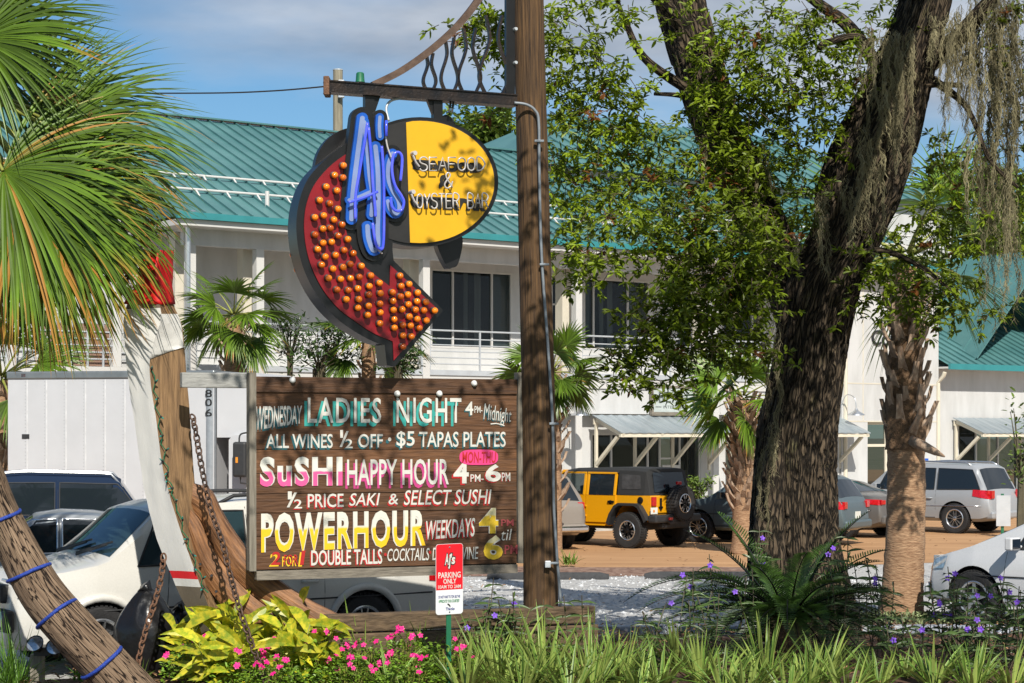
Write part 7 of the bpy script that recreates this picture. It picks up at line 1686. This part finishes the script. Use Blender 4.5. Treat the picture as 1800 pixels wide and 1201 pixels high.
FX = [(640,19.6,42,.80,'striped flax lily in front of the stacked timbers, next to the brown knee timber'),(560,19.9,26,.7,'small striped flax lily between yellow leaves and pink flowers'),(735,19.9,34,.75,'striped flax lily just beside the parking sign on its timber side'),(880,18.9,52,.8,'striped flax lily just to the far side of the parking sign post'),(960,18.6,54,.85,'striped flax lily at the foot of the wooden sign pole'),(1040,18.7,46,.8,'striped flax lily between the sign pole and the dark grassy clump'),(930,20.0,34,.75,'shaded striped flax lily against the end of the timbers'),(1190,20.3,50,.8,'darker flax lily clump rising against the pale gravel'),(1120,18.4,30,.6,'low flax lily at the bottom of the picture below the gravel'),(1270,18.6,44,.75,'striped flax lily in front of the sago fronds, low down'),(1345,19.3,56,.9,'tall striped flax lily beneath the sago palm'),(1450,19.3,50,.75,'striped flax lily between sago palm and bare mulch'),(1545,18.9,40,.6,'low striped flax lily on the mulch below the palm trunk'),(1385,18.3,34,.6,'striped flax lily at the bottom edge beneath the oak'),(1000,20.6,26,.6,'thin flax lily by the blue kerb'),(820,18.2,34,.65,'striped flax lily low beside the pink flowers'),(1230,19.3,40,.7,'flax lily clump between the grassy clump and the sago'),(690,18.5,36,.6,'flax lily poking up between pink impatiens near the parking sign'),(850,19.5,46,.75,'flax lily right behind the parking sign post'),(1000,18.1,40,.6,'flax lily at the bottom edge under the wooden sign pole'),(1085,19.2,44,.7,'flax lily just before the dark grassy clump'),(1160,18.7,46,.7,'flax lily at the bottom between gravel view and sago'),(1310,18.2,40,.6,'flax lily at the bottom edge left of the oak'),(1420,18.6,46,.7,'flax lily in front of the oak base, low'),(1490,18.3,40,.62,'flax lily at the bottom edge right of the oak'),(920,18.1,42,.62,'flax lily at the bottom edge just past the parking sign'),(1590,19.6,30,.5,'flax lily alone on the mulch below the bare palm'),(770,19.6,30,.7,'flax lily behind the pink flowers at the sign post'),(1640,19.0,44,.7,'flax lily on the mulch beneath the white car, near the bare palm'),(1710,18.7,40,.66,'flax lily low among the purple flowers beneath the white car wheel'),(1775,18.9,40,.66,'flax lily in the far bottom corner below the white car')]
for i, (px, d, n, ln, lab) in enumerate(FX): flax(px, 0, d+.6, n, ln*(1.02 if px < 1100 else .80), lab, 200+i, .55 if 'darker' in lab or 'shaded' in lab else 1.0)  # the shaded clump gets its shade through a dimmer leaf tint
# yellow ginger
def ginger(px, d, n, label, seed, ht=.8):
    random.seed(seed); p = gd(px, d); t = thing('ginger_plant', label, 'plant', (p.x,p.y,.1), 0, 'yellow variegated ginger'); m = MB(); st_ = MB()
    for k in range(n):
        a = rnd(0,6.28); ln = ht*rnd(.55,1.0); dr = Vector((math.cos(a)*.35,math.sin(a)*.35,1)).normalized(); b = Vector((p.x+rnd(-.12,.12),p.y+rnd(-.12,.12),.1)); e = b+dr*ln; st_.tube([b,e],[.009,.005],5)
        for i in range(7):
            q = b.lerp(e, .3+.7*i/6); aa = a + (1.57 if i % 2 else -1.57) + rnd(-.6,.6); el = rnd(.1,1.0); d2 = Vector((math.cos(aa)*math.cos(el),math.sin(aa)*math.cos(el),math.sin(el))); m.blade(q, d2, rnd(.30,.50), rnd(.085,.13), rnd(.4,1.0), 5, .25, 0, rnd(.75,1.3), wmax=.45, side=d2.cross(Vector((rnd(-.6,.6),-1,rnd(.1,1.2)))))
    m.build('leaves', M['ginger'], t); st_.build('stems', M['petiole'], t)
for i, (px, d, lab, ht) in enumerate(((360,19.9,'yellow striped ginger at the foot of the boat stem, behind the chain',.72),(430,19.6,'tall yellow ginger clump with upright leaves before the brown knee timber',.82),(500,19.8,'yellow ginger leaning towards the flax lily beside the knee timber',.74),(395,19.1,'low yellow ginger crossed by the long chain',.5),(530,19.3,'low yellow ginger among the pink flowers',.6))): ginger(px, d+.3, 11, lab, 300+i, ht*1.12)
# impatiens
def flower5(m, c, nrm, r_, mi=0):
    nrm = Vector(nrm).normalized(); u = nrm.orthogonal().normalized(); q = nrm.cross(u); a0 = rnd(0,6)
    for i in range(5):
        a = a0+i*1.2566; o = u*math.cos(a)+q*math.sin(a); s_ = u*-math.sin(a)+q*math.cos(a); m.add([c, c+o*r_*.55+s_*r_*.38+nrm*.006, c+o*r_*1.05+s_*r_*.2+nrm*.004, c+o*r_*1.05-s_*r_*.2+nrm*.004, c+o*r_*.55-s_*r_*.38+nrm*.006], [(0,1,2,3,4)], mi)
def impatiens(px, d, rx, h_, nf, label, seed):
    random.seed(seed); p = gd(px, d); t = thing('impatiens', label, 'flowering plant', (p.x,p.y,.1), 0, 'pink impatiens in the bed'); m = MB(); s2 = MB()
    for k in range(620):
        a = rnd(0,6.28); r_ = math.sqrt(random.random()); z = h_*(1-.55*r_*r_)*rnd(.35,1.02)+.1; q = Vector((p.x+math.cos(a)*r_*rx, p.y+math.sin(a)*r_*rx*.8, z)); m.leaf(q, (math.cos(a)*.6+rnd(-.8,.8),math.sin(a)*.6+rnd(-.8,.8),rnd(-.4,.5)), (rnd(-.4,.4),rnd(-.5,.3),1), rnd(.035,.065), rnd(.022,.034), rnd(.6,1.4))
    for k in range(30): a = rnd(0,6.28); r_ = rnd(0,.9); s2.tube([(p.x,p.y,.08),(p.x+math.cos(a)*r_*rx*.5,p.y+math.sin(a)*r_*rx*.4,.15),(p.x+math.cos(a)*r_*rx,p.y+math.sin(a)*r_*rx*.8,h_*(1-.5*r_*r_))], .004, 4)
    m.build('leaves', M['impleaf'], t); s2.build('stems', M['petiole'], t)
    for k in range(nf):
        a = rnd(0,6.28); r_ = math.sqrt(random.random())*.95; z = h_*(1-.55*r_*r_)+.125; f = MB(); c = Vector((p.x+math.cos(a)*r_*rx, p.y+math.sin(a)*r_*rx*.8-.02, z)); flower5(f, c, (rnd(-.5,.5),rnd(-1.2,-.2),rnd(.3,1)), rnd(.024,.036))
        if random.random() < .35: flower5(f, c+Vector((rnd(-.05,.05),rnd(-.03,.03),rnd(-.04,.03))), (rnd(-.5,.5),-1,rnd(.2,.8)), rnd(.022,.032))
        f.build('flower', M['pink'], t)
IM = [(345,18.9,.34,.42,9,'pink impatiens at the end of the row, beside the rusty chain'),(420,18.6,.33,.34,8,'pink impatiens just under the long chain'),(500,18.8,.34,.42,9,'pink impatiens in front of the tall yellow ginger'),(575,18.9,.33,.50,9,'tall pink impatiens in front of the brown knee timber'),(645,18.8,.34,.42,10,'pink impatiens below the striped flax lily and timbers'),(715,18.9,.33,.48,9,'pink impatiens just before the parking sign post'),(785,18.7,.30,.42,8,'pink impatiens at the end of the row by the parking sign'),(610,18.3,.34,.30,8,'low pink impatiens at the bottom edge beneath the knee timber'),(720,18.2,.34,.30,7,'low pink impatiens at the bottom edge below the parking sign'),(480,18.2,.34,.28,7,'low pink impatiens at the bottom edge near the ginger')]
for i, (px, d, rx, h_, nf, lab) in enumerate(IM): impatiens(px, d+.7, rx, h_+.10, nf, lab, 400+i)
# ruellia
def ruellia(px, d, ht, n, label, seed, nf=3, spread=.35, tint=1.0):
    random.seed(seed); p = gd(px, d); t = thing('ruellia', label, 'flowering plant', (p.x,p.y,.1), 0, 'purple flowered ruellia stems'); m = MB(); st_ = MB(); tips_ = []
    for k in range(n):
        a = rnd(0,6.28); b = Vector((p.x+rnd(-spread,spread)*.6,p.y+rnd(-.2,.2),.08)); h_ = ht*rnd(.65,1.05); e = b+Vector((math.cos(a)*spread*rnd(.2,1)*.7,math.sin(a)*.2,h_)); mid = (b+e)/2+Vector((rnd(-.06,.06),0,.05)); st_.tube(smoothpath([tuple(b),tuple(mid),tuple(e)],4), .0055, 5); tips_.append(e)
        nn = int(h_/.075)
        for i in range(2, nn):
            f = i/nn; q = b.lerp(mid, f*2) if f < .5 else mid.lerp(e, f*2-1)
            for s_ in (0, math.pi):
                aa = i*1.57+s_+rnd(-.3,.3); d2 = Vector((math.cos(aa),math.sin(aa)*.8,rnd(.1,.7))); m.blade(q, d2, rnd(.14,.25)*(1-.25*f), rnd(.022,.036), rnd(.5,1.3), 4, .3, 0, tint*rnd(.6,1.4), wmax=.35, side=d2.cross(Vector((rnd(-.7,.7),-1,rnd(-.2,.9)))))
    o = m.build('leaves', M['ruellia'], t); st_.build('stems', M['stemgreen'], t)
    for k in range(nf):
        e = random.choice(tips_); f = MB(); c = e+Vector((rnd(-.06,.06),-.05,rnd(-.15,.02))); flower5(f, c, (rnd(-.5,.5),-1,rnd(0,.6)), .032); f.build('flower', M['purple'], t)
RU = [(855,20.4,1.0,6,'ruellia with narrow leaves standing before the board, right of the parking sign',3),(905,20.5,.95,5,'ruellia in front of the wooden pole with one purple flower',2),(1010,20.6,.85,3,'slim ruellia shoot at the pole edge against the gravel',0),(1165,21.2,.95,4,'ruellia shoots standing dark against the pale gravel',2),(1230,21.2,1.15,6,'taller ruellia left of the sago palm against the gravel',3),(1290,21.9,1.2,4,'ruellia mingling with the sago fronds before the oak',4),(1345,22.9,1.5,4,'ruellia in front of the oak trunk with purple flowers',4),(1485,21.9,1.4,7,'dense ruellia between oak trunk and bare palm trunk',4),(1530,21.9,1.2,6,'ruellia just beside the bare palm trunk',3),(1640,22.2,.9,5,'ruellia on the far side of the bare palm trunk by the white car',5),(1690,21.8,1.05,8,'ruellia hiding the wheel of the white car, with purple flowers',7),(1755,21.4,1.0,8,'ruellia before the door of the white car',7),(1790,20.8,1.0,12,'ruellia at the edge of the picture under the white car',5),(1600,20.6,.7,10,'low ruellia over the bare mulch',3),(1720,20.2,.7,14,'low ruellia at the bottom corner with purple flowers',5)]
for i, (px, d, ht, n, lab, nf) in enumerate(RU): ruellia(px, d, ht, n, lab, 500+i, (nf+1)//2)
# sago palm
sg_ = thing('sago_palm', 'dark green sago palm with long feathery arching fronds in front of the oak', 'plant', tuple(gd(1385,22.3)))
m = MB(); c = gd(1385,22.3); m.tube([c, c+Vector((0,0,.35)), c+Vector((0,0,.55))], [.20,.19,.12], 14, fn=lambda i,j,p_,a: 1+.12*math.sin(a*7+i)); m.build('trunk', M['fibre'], sg_)
random.seed(77)
def sago_frond(a, el, ln, dp, tint):
    b = c + Vector((math.cos(a)*.08, math.sin(a)*.08, .55)); d = Vector((math.cos(a)*math.cos(el), math.sin(a)*math.cos(el), math.sin(el))); P = [b]; D = []
    for k in range(14): D.append(d.copy()); d = (d+Vector((0,0,-dp/14))).normalized(); P.append(P[-1]+d*ln/14)
    D.append(d); m = MB(); m.tube(P, [.014-.0008*k for k in range(15)], 5); fr = m.build('frond', M['sago'], sg_, True); m = MB()
    for k in range(1, 46):
        f = k/46*14; i = min(13, int(f)); q = P[i].lerp(P[i+1], f-i); dd = D[i]; s_ = dd.cross(Vector((0,0,1))).normalized(); up = s_.cross(dd); l = .20*math.sin(math.pi*min(1,.12+.9*k/46))**.6
        for sd in (1,-1): m.leaf(q, s_*sd*.9+dd*.55+up*.28, up, l*rnd(.9,1.1), .016, tint*rnd(.7,1.3), fold=.2)
    m.build('leaflets', M['sago'], fr)
for k in range(46):
    a = k*2.399; e = lerp(1.25,.15,(k/46)**.7); sago_frond(a, e, rnd(1.15,1.6), rnd(.9,1.6), 1.0)
for a, e, l_, dp in ((3.05,.85,1.95,1.6),(3.35,.7,1.8,1.3),(2.85,.6,1.7,1.3),(.1,.75,1.35,1.2),(6.0,.65,1.3,1.1),(3.2,.45,1.5,1.0),(3.6,.9,1.6,1.4)): sago_frond(a, e, l_, dp, 1.1)
# grass tuft at the lower left, small fern-like fillers
def tuft(px, d, n, ln, label, seed, m_='grass', wd=.014, tint=1.0):
    random.seed(seed); p = gd(px, d); m = MB()
    for k in range(n): a = rnd(0,6.28); el = rnd(.6,1.45); m.blade((p.x+rnd(-.12,.12),p.y+rnd(-.1,.1),.05), (math.cos(a)*math.cos(el),math.sin(a)*math.cos(el),math.sin(el)), ln*rnd(.5,1.1), wd*rnd(.7,1.3), rnd(.3,1.2), 5, .3, 0, tint*rnd(.6,1.4))
    o = m.build('grass_tuft', M[m_]); grounded(o, (p.x,p.y,.05)); tag(o, label, 'grass', 'grass tufts in the bed'); return o
tuft(20, 19.6, 170, .85, 'bright green grass tuft in the lower corner before the headlight', 601)
tuft(150, 20.0, 60, .5, 'thin grass blades under the leaning log and floodlights', 602)
tuft(1110, 20.7, 110, .62, 'dark grassy clump by the blue grey kerb', 603, 'ruellia', .02, 1.3)
tuft(1000, 39.2, 26, .35, 'small yellow green weed at the road edge beside the sign pole', 604, 'farleaf', .05, 1.5)
tuft(232, 19.5, 80, .4, 'low leafy tuft at the foot of the leaning log', 605, 'farleaf', .03, .9)
# low green cover round the foot of the bare palm
g = MB(); random.seed(8)
for k in range(2600):
    a = rnd(0,6.28); r_ = math.sqrt(random.random()); q = Vector((5.55+math.cos(a)*r_*1.5, 27.9+math.sin(a)*r_*.8, .02+.10*(1-r_)*random.random())); g.leaf(q, (rnd(-1,1),rnd(-1,1),rnd(0,.9)), (0,0,1), rnd(.04,.09), .03, rnd(.6,1.4))
o = g.build('ground_cover', mat('sedum', (.10,.14,.05), .6, vs=4, second=(.22,.26,.12), tint=True)); tag(o, 'low grey green creeping cover round the foot of the bare palm trunk', 'ground cover', kind='stuff')
g = MB(); n = 40
g.v = [(5.6,27.9,.05)] + [(5.6+1.75*math.cos(i*6.283/n)*rnd(.92,1.05), 27.9+.95*math.sin(i*6.283/n)*rnd(.92,1.05), .012) for i in range(n)]; g.t = [1]*(n+1); g.f = [(0,i+1,(i+1)%n+1) for i in range(n)]; g.m = [0]*n
struct(g, 'palm_island', M['redmulch'])
